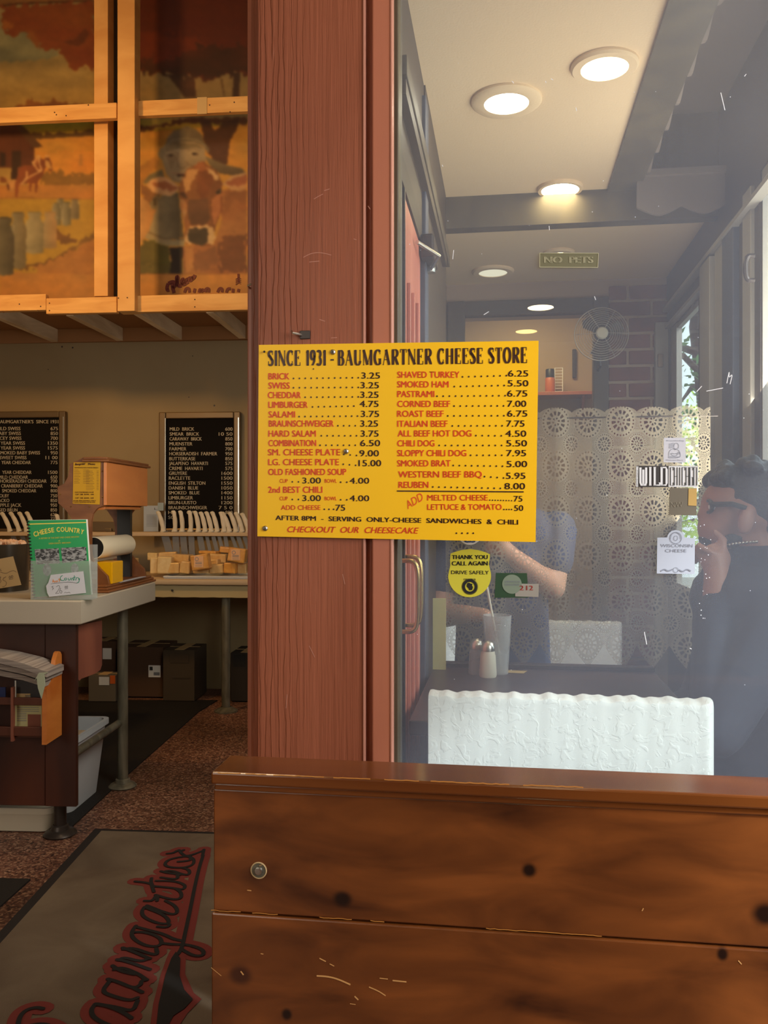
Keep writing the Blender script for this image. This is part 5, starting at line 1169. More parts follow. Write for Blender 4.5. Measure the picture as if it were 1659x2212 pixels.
def knife_at(tx, ty, bx_, by, src, label, blade_w=0.032, blade_l=0.21):
    """handle from foot (bx_, by) on the shelf to tip (tx, ty), blade hanging through the slot"""
    v = 5.40; foot = A.W(bx_, by, v); tip = A.W(tx, ty, v); L_h = (tip-foot).length; ang = math.atan2(tip.x-foot.x, tip.z-foot.z)
    t = Thing('knife', label, 'knife', A, (foot.x, v, zk+0.002), group='cheese knives in the slotted shelf')
    M_ = Matrix.Translation((foot.x, v, zk+0.002)) @ Matrix.Rotation(ang, 4, 'Y')
    bm = bm_new(); n = 14; H = L_h
    prof = [(0.0, 0.0185, -0.006), (0.05, 0.0195, -0.006), (0.12, 0.0155, -0.002), (0.25, 0.0140, 0.001), (0.45, 0.0155, 0.002), (0.62, 0.0150, 0.002), (0.78, 0.0130, 0.0), (0.90, 0.0145, -0.002), (0.96, 0.0135, -0.005), (1.0, 0.008, -0.006)]
    rings = []
    for f, r, o_ in prof: rings.append([bm.verts.new(M_ @ Vector((o_+r*math.cos(2*PI*k/n), r*0.62*math.sin(2*PI*k/n), f*H))) for k in range(n)])
    for a, b in zip(rings[:-1], rings[1:]):
        for k in range(n): bm.faces.new((a[k], a[(k+1) % n], b[(k+1) % n], b[k]))
    bm.faces.new(rings[0][::-1]); bm.faces.new(rings[-1]); t.part('handle', bm, MT['knife'], smooth=True)
    bm = bm_new(); w_ = blade_w/2
    prism(bm, [M_ @ Vector(p) for p in ((-w_, -0.001, 0.002), (w_, -0.001, 0.002), (w_, -0.001, -blade_l*0.85), (w_*0.2, -0.001, -blade_l), (-w_, -0.001, -blade_l*0.97))], M_.to_3x3() @ Vector((0, 0.0022, 0)))
    t.part('blade', bm, MT['blade'])
c6 = lambda a, b: (280+a/5.925, 1040+b/5.925)
kn_r = [((368, 372), (440, 640), 1.5), ((570, 365), (585, 640), 1.3), ((655, 365), (680, 640), 1.3), ((772, 365), (786, 640), 1.2), ((842, 373), (890, 645), 1.2), ((915, 383), (975, 645), .7), ((985, 383), (1055, 648), .8), ((1060, 383), (1130, 648), .7),
        ((1172, 388), (1215, 650), .8), ((1190, 392), (1288, 652), .7), ((1285, 396), (1370, 654), .8), ((1362, 396), (1450, 654), .8), ((1440, 408), (1530, 655), .7)]
for i, (tp, ft, bw) in enumerate(kn_r):
    extra = {0: 'ivory handled cheese knife standing alone at the left of the right-hand row', 8: 'ivory handled knife half hidden behind its leaning neighbour in the right-hand row', 12: 'ivory handled knife at the right end of the row, touching the pillar edge'}
    knife_at(*c6(*tp), *c6(*ft), 0, extra.get(i, 'ivory handled cheese knife, %s from the left in the right-hand row' % (ord_[i])), 0.032*bw)
c2 = lambda a, b: (a/2.9625, 640+b/2.9625)
for i, (tp, ft) in enumerate((((12, 1366), (70, 1492)), ((68, 1362), (128, 1490)), ((124, 1362), (176, 1490)), ((172, 1360), (222, 1490)), ((366, 1382), (378, 1495)))):
    lab = 'ivory handled knife standing alone between the green book and the stand' if i == 4 else 'ivory handled knife, %s from the left in the left-hand row' % ord_[i]
    knife_at(*c2(*tp), *c2(*ft), 0, lab, 0.03)

zc = 0.80
vcf = A.G(450, 1252, zc).y
bc = Thing('back_counter', 'cream back counter with rounded front and worn apron along the rear wall', 'counter', A, (-1.6, 5.3, 0))
bm = bm_new(); bx(bm, -3.6, -0.20, vcf, 5.70, zc-0.034, zc, 0.010); bc.part('top', bm, MT['cream_shelf'], smooth=True)
bm = bm_new(); 
zap = A.W(450, 1291, vcf+0.03).z
pts = [Vector((-3.6, vcf+0.03, zc-0.036)), Vector((-0.20, vcf+0.03, zc-0.036)), Vector((-0.20, vcf+0.03, zap))]
n = 90
for i in range(n+1):
    u = -0.20-3.40*i/n; pts.append(Vector((u, vcf+0.03, zap+abs(random.gauss(0, 0.0013))+(0.006 if random.random() < 0.05 else 0))))
prism(bm, pts, (0, 0.02, 0)); bc.part('apron', bm, MT['cream_apron'])
bm = bm_new(); c = A.W(373, 1275, vcf+0.029); lathe(bm, c, [(0.0001, -0.010), (0.007, -0.009), (0.005, 0.0)], 12, axis='y', closed=False); bc.part('screw', bm, MT['dark_pipe'])
bm = bm_new(); c = A.W(488, 1400, vcf+0.09); tube(bm, [(c.x, c.y, 0.02), (c.x, c.y, zap+0.03)], 0.026, 16); lathe(bm, (c.x, c.y, 0), [(0.0001, 0), (0.07, 0), (0.07, 0.008), (0.045, 0.022), (0.03, 0.03)], 20, closed=False); bc.part('post', bm, MT['pipe'], smooth=True)
bm = bm_new(); tube(bm, [(-2.9, c.y, 0.02), (-2.9, c.y, zap+0.03)], 0.026, 16); bc.part('post', bm, MT['pipe'], smooth=True)

# cheese tray and wrapped blocks
a = A.G(430, 1243, zc)
tr = Thing('cheese_tray', 'thin pale tray with rolled rim on the back counter under the cheese', 'tray', A, (a.x, a.y, zc))
bm = bm_new(); u0_, u1_ = A.G(385, 1243, zc).x, -0.24; v0_ = vcf+0.035
tube(bm, [(u0_, v0_+0.005, zc+0.012), (u1_, v0_+0.005, zc+0.012), (u1_, v0_+0.30, zc+0.012), (u0_, v0_+0.30, zc+0.012), (u0_, v0_+0.005, zc+0.012)], 0.006, 8)
bx(bm, u0_, u1_, v0_+0.005, v0_+0.30, zc+0.001, zc+0.006); tr.part('tray', bm, MT['graybin'], smooth=True)
ch = [ # x0,y0,x1,y1 in the zoomed frame, layer depth, tilt, material, label
 (225, 915, 380, 1010, 2, 0, 'cheese3', 'pale wrapped cheese wedge behind the stand foot', 0),
 (360, 905, 590, 975, 2, -0.05, 'cheese', 'long flat cheese block at the back left of the pile', 0),
 (345, 965, 530, 1180, 0, 0.03, 'cheese3', 'tall pale cheese block at the left front of the pile', 0),
 (255, 975, 360, 1180, 1, 0, 'cheese3', 'pale cheese block tucked beside the stand foot', 0),
 (540, 935, 780, 1035, 1, 0.04, 'cheese', 'broad tan cheese block on the second layer left of the labelled one', 0),
 (450, 1040, 640, 1178, 0, 0, 'cheese', 'low tan cheese block in front at left', 0),
 (636, 1025, 775, 1178, 0, 0.12, 'cheese', 'shiny plastic wrapped cheese with a glint', 0),
 (780, 935, 1010, 1130, -1, -0.16, 'cheese2', 'orange cheese block with a peach paper label in the middle of the pile', 1),
 (795, 1115, 1008, 1178, 0, 0, 'cheese', 'flat cheese block under the labelled middle one', 0),
 (880, 890, 1130, 935, 2, 0.02, 'cheese2', 'orange cheese block at the back of the pile in clear film', 0),
 (1010, 930, 1235, 1040, 1, 0.03, 'cheese', 'tan cheese block behind and right of the labelled middle one', 0),
 (1005, 1000, 1140, 1065, 0.4, -0.05, 'cheese', 'small cheese stick lying on the second layer', 0),
 (1010, 1060, 1195, 1178, 0, -0.04, 'cheese', 'square tan cheese block in the front row', 0),
 (1135, 840, 1290, 915, 2, 0.12, 'cheese2', 'dark orange cheese block highest on the pile', 0),
 (1255, 855, 1480, 1035, -0.5, 0.14, 'cheese2', 'orange cheese block with a peach label at the right of the pile', 1),
 (1205, 1045, 1370, 1178, 0, 0.05, 'cheese2', 'orange cheese block in the front row at right', 0),
 (1375, 1050, 1500, 1178, 0.3, 0, 'cheese', 'dull grey-tan cheese block at the right end of the front row', 0),
 (-120, 975, -20, 1178, 1, 0, 'cheese', 'cheese block seen below the paper roll', 0), (-30, 985, 70, 1178, 1, 0.04, 'cheese3', 'pale cheese block seen below the paper roll', 0)]
for (x0, y0, x1, y1, ly, tl, m, lab, pl) in ch:
    v = vcf+0.10+0.085*ly; a = A.W(*c6(x0, y0), v); b = A.W(*c6(x1, y1), v); z0 = max(b.z, zc+0.007)
    t = Thing('cheese_block', 'wrapped '+lab if not lab.startswith(('shiny', 'pale wrapped')) else lab, 'cheese', A, ((a.x+b.x)/2, v, z0), group='wrapped cheese blocks on the back counter')
    dpt = 0.07
    bm = bm_new(); bx(bm, a.x+0.002, b.x-0.002, v, v+dpt, z0, max(a.z, z0+0.02), 0.006)
    cc_ = Vector(((a.x+b.x)/2, v+dpt/2, (a.z+z0)/2))
    bmesh.ops.rotate(bm, verts=bm.verts, cent=cc_, matrix=Matrix.Rotation(0 if pl else random.uniform(-0.3, 0.3), 3, 'Z'))
    if tl: bmesh.ops.rotate(bm, verts=bm.verts, cent=cc_, matrix=Matrix.Rotation(tl, 3, 'Y'))
    for vtx in bm.verts: vtx.co += Vector((random.uniform(-.0015, .0015), random.uniform(-.0015, .0015), random.uniform(-.0015, .0015)))
    t.part('block', bm, MT[m])
    if pl:
        w_ = (b.x-a.x); bm = bm_new(); bx(bm, a.x+w_*0.2, a.x+w_*0.72, v-0.004, v-0.002, z0+(a.z-z0)*0.15, z0+(a.z-z0)*0.92)
        q = t.part('label', bm, MT['peach_label'])
        bm = bm_new(); k = Vector((0, -0.0052, 0)); zz = lambda f: z0+(a.z-z0)*f; uu = lambda f: a.x+w_*f
        ring(bm, Vector((uu(0.36), v, zz(0.7)))+k, 0.010, 0.003); 
        for f in (0.5, 0.44, 0.38, 0.25): ribbon(bm, [Vector((uu(0.28), v, zz(f)))+k, Vector((uu(0.64), v, zz(f)))+k], 0.002)
        t.part('print', bm, MT['ink_grey'], parent=q)
# notice taped to the wall behind the stand
p = [A.W(*c6(a, b), 5.60) for a, b in ((190, 390), (240, 340), (310, 318), (360, 312), (362, 275), (435, 275), (433, 372), (362, 372), (360, 612), (190, 615))]
wn = Thing('notice', 'pale blue printed notice standing on the knife shelf behind the wooden stand', 'notice', A, p[-1])
a_, b_ = A.W(*c6(180, 310), 5.60), A.W(*c6(366, 640), 5.60)
bm = bm_new(); bx(bm, a_.x, b_.x, 5.60, 5.602, b_.z, a_.z); wn.part('sheet', bm, mat('pale_blue_sheet', srgb(168, 180, 196), 0.6))
a_, b_ = A.W(*c6(362, 272), 5.598), A.W(*c6(436, 374), 5.598); bm = bm_new(); bx(bm, a_.x, b_.x, 5.594, 5.597, b_.z, a_.z); wn.part('clip', bm, mat('pale_blue_clip', srgb(150, 168, 178), 0.5))
bm = bm_new()
for k in range(9): ribbon(bm, [A.W(*c6(215, 430+k*18), 5.598), A.W(*c6(350, 430+k*18), 5.598)], 0.0022)
text(bm, 'L', lambda X, Y: A.W(*c6(X, Y), 5.5985), 315, 352, 360, 24); wn.part('print', bm, MT['ink_grey'])
# camera-like white sensor and dark panel seen through the stand
p0 = A.W(228, 1138, 5.5)
bm = bm_new(); a_ = A.W(200, 1126, 5.45); b_ = A.W(272, 1148, 5.45); bx(bm, a_.x, b_.x, 5.45, 5.47, b_.z, a_.z, 0.003); bx(bm, A.W(228, 1, 5.45).x, A.W(243, 1, 5.45).x, 5.43, 5.45, b_.z, b_.z+0.02, 0.002)
single('slicer_blade', bm, MT['alu'], A, 'grey metal slicer plate lying on the knife shelf behind the stand', 'slicer')

# ---- floor mats and cartons under the back counter
zf = 0.0
def floorpoly(name, pts, h, m, label, cat, z0=0.0):
    bm = bm_new(); prism(bm, [Z.G(px, py, z0+h) for px, py in pts], (0, 0, -h)); return single(name, bm, m, Z, label, cat)
floorpoly('floor_mat', [(470, 1512), (430, 1536), (277, 1671), (150, 1790), (-260, 1790), (-260, 1512)], 0.006, MT['rubber'], 'large black rubber mat on the floor behind the counter', 'mat')
floorpoly('door_mat', [(66, 1898), (-60, 2011), (-400, 1995), (-400, 1885)], 0.006, MT['rubber'], 'black mat on the floor at the left edge beside the logo mat', 'mat')
def carton(px0, py0, px1, py1, v, dep, m, label, lab=None):
    a = A.W(px0, py0, v); b = A.W(px1, py1, v); z0 = 0.008
    t = Thing('carton', label, 'box', A, ((a.x+b.x)/2, v+dep/2, z0), group='cartons under the back counter')
    zt__ = a.z
    bm = bm_new(); bx(bm, a.x, b.x, v, v+dep, z0, zt__, 0.003); t.part('box', bm, m)
    bm = bm_new(); bx(bm, a.x+0.003, b.x-0.003, v+dep/2-0.002, v+dep/2+0.002, zt__, zt__+0.002); bx(bm, (a.x+b.x)/2-0.03, (a.x+b.x)/2+0.03, v+0.01, v+dep-0.01, zt__, zt__+0.0015); t.part('flap_seam', bm, MT['cardtag'])
    if lab:
        for (q0, r0, q1, r1, mm, nme) in lab:
            c0 = A.W(q0, r0, v-0.001); c1 = A.W(q1, r1, v-0.001); bm = bm_new(); bx(bm, c0.x, c1.x, v-0.003, v-0.0005, c1.z, c0.z); t.part(nme, bm, mm)
    return t
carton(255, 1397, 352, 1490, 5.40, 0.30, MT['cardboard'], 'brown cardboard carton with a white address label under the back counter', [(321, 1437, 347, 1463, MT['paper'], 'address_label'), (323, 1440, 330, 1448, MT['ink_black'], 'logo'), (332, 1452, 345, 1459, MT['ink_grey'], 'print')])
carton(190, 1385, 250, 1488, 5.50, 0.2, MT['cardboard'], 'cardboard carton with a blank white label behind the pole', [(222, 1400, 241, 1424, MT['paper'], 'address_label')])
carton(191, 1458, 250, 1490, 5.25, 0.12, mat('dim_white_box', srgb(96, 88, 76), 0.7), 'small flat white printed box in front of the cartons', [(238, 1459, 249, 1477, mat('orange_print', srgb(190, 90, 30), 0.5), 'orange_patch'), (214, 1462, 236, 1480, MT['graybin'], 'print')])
carton(352, 1404, 420, 1492, 5.30, 0.28, mat('tan_crate', srgb(66, 54, 38), 0.8), 'open tan crate under the middle of the back counter', [(368, 1412, 408, 1432, MT['dark_frame'], 'opening'), (372, 1462, 410, 1466, MT['dark_frame'], 'slot')])  # dark plates on the solid fronts stand for openings
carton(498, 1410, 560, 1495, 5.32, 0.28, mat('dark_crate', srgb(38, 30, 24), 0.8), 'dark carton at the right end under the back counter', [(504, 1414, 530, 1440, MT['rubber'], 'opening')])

# ================================================================== FRONT COUNTER
K = Fr(3.0)
ZT = 0.88
cn = K.G(175, 1298, ZT); cf = K.G(332, 1257, ZT)
uR = cn.x; v0 = cn.y; v1 = cf.y; zb = ZT-0.086
ct = Thing('counter', 'serving counter with thick grey laminate top on pipe legs and wood panelled front', 'counter', K, (uR-0.6, v0+0.3, 0))
bm = bm_new()
pts = [Vector((uR-2.0, v0+0.0, ZT)), Vector((uR, v0, ZT)), Vector((uR, v1, ZT)), Vector((uR-0.62, v1, ZT)), Vector((uR-0.62, v1+0.7, ZT)), Vector((uR-2.0, v1+0.7, ZT))]
prism(bm, pts, (0, 0, -(ZT-zb)), bev=0.004); ct.part('top', bm, MT['counter'])
vp_ = v0+0.06
xr = K.W(163, 1500, vp_).x; zlo = K.W(100, 1742, vp_).z
px_list = [-700, -560, -420, -290, -160, -40, 97, 165]
for i in range(len(px_list)-1):
    a = K.W(px_list[i], 1500, vp_).x; b = K.W(px_list[i+1], 1500, vp_).x
    bm = bm_new(); bx(bm, a+0.001, b-0.001, vp_+(0.004 if i % 2 else 0), vp_+0.022, zlo, zb, 0.002); ct.part('panel', bm, MT['cab'])
# return panel with a rounded lower corner (right side)
a1 = K.S(165.5, 1400, xr); 
pz = [K.S(x_, y_, xr) for x_, y_ in ((165.5, 1352), (165.5, 1466), (172, 1470), (176, 1466), (190, 1461), (206, 1455), (217, 1447), (220.5, 1436), (220.5, 1340))]
bm = bm_new(); prism(bm, pz, (-0.018, 0, 0)); ct.part('side_panel', bm, MT['cab2'])
for (pxp, pyp, ztp, mm) in ((265, 1700, zb, 'pipe'), (130, 1803, zlo+0.05, 'dark_pipe')):
    g = K.G(pxp, pyp, 0.0); bm = bm_new(); tube(bm, [(g.x, g.y, 0.01), (g.x, g.y, ztp)], 0.0225, 20); lathe(bm, (g.x, g.y, 0), [(0.0001, 0.0), (0.056, 0.0), (0.060, 0.006), (0.052, 0.015), (0.034, 0.022), (0.030, 0.036), (0.024, 0.040)], 28, closed=False)
    ct.part('leg', bm, MT[mm], smooth=True)
g = K.G(265, 1700, 0.0)
zr = K.W(262, 1560, g.y).z
bm = bm_new(); tube(bm, [(g.x-0.01, g.y-0.005, zr), (g.x-0.01, v0+0.085, zr)], 0.016, 14); ct.part('foot_rail', bm, MT['pipe'], smooth=True)
for q in (0.75, 1.5):
    bm = bm_new(); tube(bm, [(g.x-q, g.y+0.5, 0.01), (g.x-q, g.y+0.5, zb)], 0.0225, 16); ct.part('leg', bm, MT['dark_pipe'], smooth=True)

# grey tub hanging behind the panel, white tub beneath
ua = K.W(166, 1500, v0+0.1).x
bn2 = Thing('tub', 'translucent grey plastic tub standing beside the counter leg behind the panel', 'tub', K, (g.x-0.18, v0+0.40, 0.0))
def tubmesh(u0, u1, v0_, v1_, z0, z1, taper, rim, wall=0.004):
    bm = bm_new(); m_ = 8
    def rr(u0, u1, v0, v1, z, r=0.035):
        pts = []
        for (cx, cy, a0) in ((u1-r, v1-r, 0), (u0+r, v1-r, 90), (u0+r, v0+r, 180), (u1-r, v0+r, 270)):
            for k in range(5): a = math.radians(a0+90*k/4); pts.append(Vector((cx+r*math.cos(a), cy+r*math.sin(a), z)))
        return pts
    L_ = [rr(u0+taper+wall, u1-taper-wall, v0_+taper+wall, v1_-taper-wall, z0+wall), rr(u0+wall, u1-wall, v0_+wall, v1_-wall, z1), rr(u0-rim, u1+rim, v0_-rim, v1_+rim, z1), rr(u0-rim, u1+rim, v0_-rim, v1_+rim, z1-0.022), rr(u0-0.001, u1+0.001, v0_, v1_, z1-0.024), rr(u0+taper, u1-taper, v0_+taper, v1_-taper, z0)]
    R_ = [[bm.verts.new(p) for p in l] for l in L_]
    for a, b in zip(R_[:-1], R_[1:]):
        for k in range(20): bm.faces.new((a[k], a[(k+1) % 20], b[(k+1) % 20], b[k]))
    bm.faces.new(R_[0]); bm.faces.new(R_[-1][::-1]); return bm
uT = K.W(243, 1545, 3.70).x
bn2.part('tub_body', tubmesh(uT-0.36, uT, v0+0.27, v0+0.62, 0.006, K.W(243, 1549, v0+0.62).z, 0.028, 0.012), MT['graybin'], smooth=True)
bm = bm_new(); bx(bm, uT-0.30, uT-0.06, v0+0.33, v0+0.55, 0.10, K.W(200, 1570, 3.5).z-0.03, 0.01); bn2.part('contents', bm, MT['cream_shelf'])
tw = Thing('tray_box', 'low white plastic tray pushed under the counter at the left edge', 'tray', K, (xr-0.4, v0+0.2, 0))
ux = K.W(116, 1760, v0+0.12).x
tw.part('tray_body', tubmesh(ux-0.75, ux, v0+0.10, v0+0.25, 0.004, K.W(100, 1746, v0+0.10).z, 0.012, 0.006), MT['whiteplastic'], smooth=True)

# magazine rack on the panel front
rk = Thing('magazine_rack', 'brown wooden magazine rack with varnished side board fixed to the counter front', 'rack', K, (xr-0.3, vp_-0.1, K.W(100, 1610, 3.0).z))
ur_ = K.W(134, 1500, vp_).x
c8 = lambda a, b: (a/4.707, 1380+b/4.707)
pr = [K.S(*c8(a, b), ur_) for a, b in ((470, 1078), (628, 975), (628, 160), (616, 132), (602, 126), (588, 140), (566, 215), (556, 300), (545, 370), (525, 430), (495, 480), (472, 515))]
pr = [Vector((p.x, min(p.y, vp_-0.001), p.z)) for p in pr]
bm = bm_new(); prism(bm, pr, (-0.016, 0, 0)); rk.part('side_board', bm, MT['orange_wood'], label='varnished orange side board with curved top')
vn = min(p.y for p in pr); z_lo = min(p.z for p in pr); z_hi = max(p.z for p in pr)
ul_ = ur_-0.9
rail = lambda y0, y1: (K.W(60, y0, vn+0.01).z, K.W(60, y1, vn+0.01).z)
for (ya, yb) in ((1507, 1523), (1570, 1590)):
    zt__, zb__ = rail(ya, yb); bm = bm_new(); bx(bm, ul_, ur_-0.016, vn+0.006, vn+0.018, zb__, zt__, 0.002); rk.part('cross_rail', bm, MT['cab'])
bm = bm_new(); bx(bm, ul_, ur_-0.016, vn+0.02, vp_-0.002, z_lo+0.02, z_lo+0.032); rk.part('bottom_shelf', bm, MT['cab'])
a = K.W(23, 1600, vn).x; b = K.W(28, 1600, vn).x; bm = bm_new(); bx(bm, a, b, vn, vn+0.016, K.W(26, 1602, vn).z, K.W(26, 1485, vn).z); rk.part('divider', bm, MT['cab2'])
def leaflet(x0, y0, x1, y1, v, m, label, extra=(), tilt=0):
    a = K.W(x0, y0, v); b = K.W(x1, y1, v); t = Thing('leaflet', label, 'leaflet', K, ((a.x+b.x)/2, v, b.z), group='leaflets in the magazine rack')
    bm = bm_new(); bx(bm, a.x, b.x, v, v+0.004, b.z, a.z); t.part('sheet', bm, m)
    for (q0, r0, q1, r1, mm, nme) in extra:
        c0 = K.W(q0, r0, v-0.001); c1 = K.W(q1, r1, v-0.001); bm = bm_new(); bx(bm, c0.x, c1.x, v-0.0016, v-0.0004, c1.z, c0.z); t.part(nme, bm, mm)
mdk = mat('dark_leaflet', srgb(52, 50, 52), 0.4)
leaflet(30, 1470, 88, 1509, vn+0.035, mdk, 'dark leaflet with round yellow mark above the upper rail', [(32, 1470, 35, 1508, MT['paper'], 'white_edge'), (36, 1498, 66, 1507, MT['cardtag'], 'pictures'), (54, 1501, 66, 1508, MT['paper'], 'caption')])
bm = bm_new(); disc(bm, K.W(40.5, 1487, vn+0.033), 0.011, 20); single('round_mark', bm, mat('mustard_print', srgb(150, 128, 60), 0.5), K, 'round mustard mark printed on the dark leaflet', 'print') if False else bm.free()
leaflet(32, 1523, 90, 1571, vn+0.035, mat('cream_leaflet', srgb(200, 192, 140), 0.6), 'cream leaflet with text lines and a red picture below the upper rail', [(60, 1543, 88, 1570, mat('red_picture', srgb(134, 74, 54), 0.5), 'picture')] + [(37, 1528+k*4, 84 if k < 3 else 57, 1529.3+k*4, MT['ink_grey'], 'text_line') for k in range(8)])
leaflet(-40, 1484, 12, 1510, vn+0.035, mat('blue_leaflet', srgb(24, 44, 100), 0.5), 'dark blue leaflet at the left edge of the rack')
# newspapers drooping out of the rack top
mpp = mat('newsprint', srgb(172, 160, 150), 0.7, var=srgb(120, 108, 104), vscale=(2, 2, 240))
nwt = [(0, 'folded newspaper, topmost of the stack in the rack'), (1, 'folded newspaper in the middle of the stack in the rack'), (2, 'folded newspaper at the bottom of the stack in the rack')]
for k, lab in nwt:
    t = Thing('newspaper', lab, 'newspaper', K, K.W(40, 1470, vn+0.02), group='newspapers in the rack')
    bm = bm_new()
    e = [(-230, 1388+k*13.5), (0, 1421+k*13.5), (50, 1433+k*13), (88, 1447+k*12.4), (101-k*3, 1451+k*12.5)]
    f = [(p, q+(12.5, 12.5, 13)[k]-i*(0, 1.1, 1.2)[k]) for i, (p, q) in enumerate(e)]
    pts = [K.W(p, q, vn-0.03+0.01*k) for p, q in e] + [K.W(p, q, vn-0.03+0.01*k) for p, q in reversed(f)]
    prism(bm, pts, (0, 0.14, 0)); t.part('paper', bm, mpp)
t = Thing('leaflet', 'white glossy magazine with folded corner hanging from the rack top', 'leaflet', K, K.W(92, 1500, vn))
bm = bm_new(); prism(bm, [K.W(a, b, vn-0.032) for a, b in (c8(345, 432), c8(395, 345), c8(490, 342), c8(450, 362), c8(456, 470), c8(420, 610), c8(385, 500), c8(372, 398))], (0, 0.004, 0)); t.part('cover', bm, mat('pale_green_cover', srgb(176, 184, 158), 0.4))

# ================================================================== THINGS ON THE COUNTER
# ---- wooden stand with paper roll
vs0 = 3.36; vs1 = 3.80
wd = Thing('paper_stand', 'brown wooden counter stand with orange slanted box, scrolled feet and a paper roll', 'stand', K, (K.W(220, 1270, vs0).x, vs0, ZT))
near = [(530, 1030), (640, 1026), (668, 1060), (668, 1342), (622, 1352), (592, 1390), (582, 1450), (582, 1640), (590, 1690), (640, 1745), (688, 1790), (698, 1850), (698, 1873), (430, 1873), (430, 1850), (478, 1700), (482, 1500), (468, 1430), (420, 1362), (370, 1325), (366, 1218), (415, 1200), (440, 1150), (452, 1082), (440, 1078)]
P2 = lambda a, b, v: K.W(a/2.9625, 640+b/2.9625, v)
pn = [P2(a, b, vs0) for a, b in near]; zfix = ZT+0.030
pn = [Vector((p.x, p.y, max(p.z, zfix))) for p in pn]
bm = bm_new(); prism(bm, pn, (0, 0.016, 0), bev=0.002); wd.part('end_board', bm, MT['bwood'])
pf = [Vector((p.x, vs1, p.z)) for p in pn]
bm = bm_new(); prism(bm, pf, (0, 0.016, 0), bev=0.002); wd.part('end_board', bm, MT['bwood'])
ubR = P2(668, 1100, vs0).x; ubL = P2(430, 1100, vs0).x; zb1 = P2(668, 1338, vs0).z; zt1 = P2(668, 1062, vs0).z
bm = bm_new(); bx(bm, ubR-0.002, ubR+0.012, vs0-0.006, vs1+0.05, zb1, zt1, 0.002); wd.part('side_panel', bm, MT['owood'], label='orange varnished long panel')
bm = bm_new(); bx(bm, ubL-0.03, ubR-0.01, vs0+0.018, vs1, zb1+0.02, zb1+0.034); wd.part('inner_floor', bm, MT['bwood'])
bm = bm_new(); bx(bm, ubL+0.02, ubL+0.034, vs0+0.018, vs1, zb1, zt1-0.01); wd.part('left_panel', bm, MT['bwood'])
for k in range(2):
    bm = bm_new(); bx(bm, P2(530, 1030, vs0).x+0.004*k, ubR+0.024-0.008*k, vs0-0.014+0.005*k, vs1+0.06-0.004*k, zt1+0.001+0.010*k, zt1+0.0105+0.010*k, 0.003); wd.part('top_moulding' if k else 'top_board', bm, MT['bwood'])
bm = bm_new(); tube(bm, [(ubL+0.05, vs0+0.02, zb1-0.018), (ubR-0.01, vs0+0.02, zb1-0.010), (ubR-0.01, vs1, zb1-0.010)], 0.007, 8); wd.part('tear_bar', bm, MT['owood'])
ubx = P2(700, 1880, vs0-0.05).x
for k in range(3):
    bm = bm_new(); bx(bm, ubL-0.03, ubx-0.008*k, vs0-0.055+0.008*k, vs1+0.09-0.008*k, ZT+0.001+0.0097*k, ZT+0.0105+0.0097*k, 0.003); wd.part('base_moulding' if k < 2 else 'base_board', bm, MT['bwood'])
bm = bm_new(); bx(bm, ubR-0.10, ubR-0.04, vs1-0.03, vs1-0.005, ZT+0.03, zb1); wd.part('dark_back', bm, MT['black_plastic'])
# screws
bm = bm_new()
for p in ((385, 1268), (455, 1345), (572, 1346), (655, 1285), (655, 1120)): ball(bm, P2(*p, vs0-0.001), 0.0032, 8)
wd.part('screws', bm, MT['brass'], smooth=True)
# menu card pinned on the stand
cd = Thing('menu_card', 'small faded yellow printed menu card fixed to the end of the wooden stand', 'card', K, P2(555, 1330, vs0))
bm = bm_new(); prism(bm, [P2(a, b, vs0-0.002) for a, b in ((470, 1063), (643, 1060), (638, 1333), (465, 1327))], (0, 0.001, 0)); cd.part('card', bm, MT['yellow_card'])
bm = bm_new(); mk = lambda X, Y: P2(X, Y, vs0-0.0026)
text(bm, 'Baumgartner', mk, 480, 545, 1082, 14, 1078, bold=0.03, shear=0.3); text(bm, 'Menu', mk, 565, 608, 1080, 13, bold=0.04); text(bm, 'SANDWICHES MADE FRESH', mk, 478, 628, 1100, 6, bold=0.03)
for k in range(9): ribbon(bm, [mk(474, 1112+k*10.5), mk(502+(k*7) % 16, 1112+k*10.5)], 0.0011); ribbon(bm, [mk(532, 1112+k*10.5), mk(570+(k*5) % 10, 1112+k*10.5)], 0.0011)
for k in range(13): ribbon(bm, [mk(550, 1118+k*10), mk(592+(k*5) % 14, 1118+k*10)], 0.0011); ribbon(bm, [mk(618, 1118+k*10), mk(632, 1118+k*10)], 0.0013)
text(bm, 'OLD FASHIONED SOUP', mk, 480, 600, 1258, 8, bold=0.02); text(bm, 'CUP  3.00  BOWL  4.00', mk, 482, 600, 1272, 8, bold=0.03); text(bm, 'CUP  3.00  BOWL  4.00', mk, 482, 600, 1295, 8, bold=0.03); text(bm, 'AFTER 8PM SERVING ONLY', mk, 468, 615, 1312, 7, bold=0.03); text(bm, 'CHEESE SANDWICHES & CHILI', mk, 470, 610, 1321, 6, bold=0.03)
cd.part('print', bm, mat('card_print', srgb(96, 56, 20), 0.5))
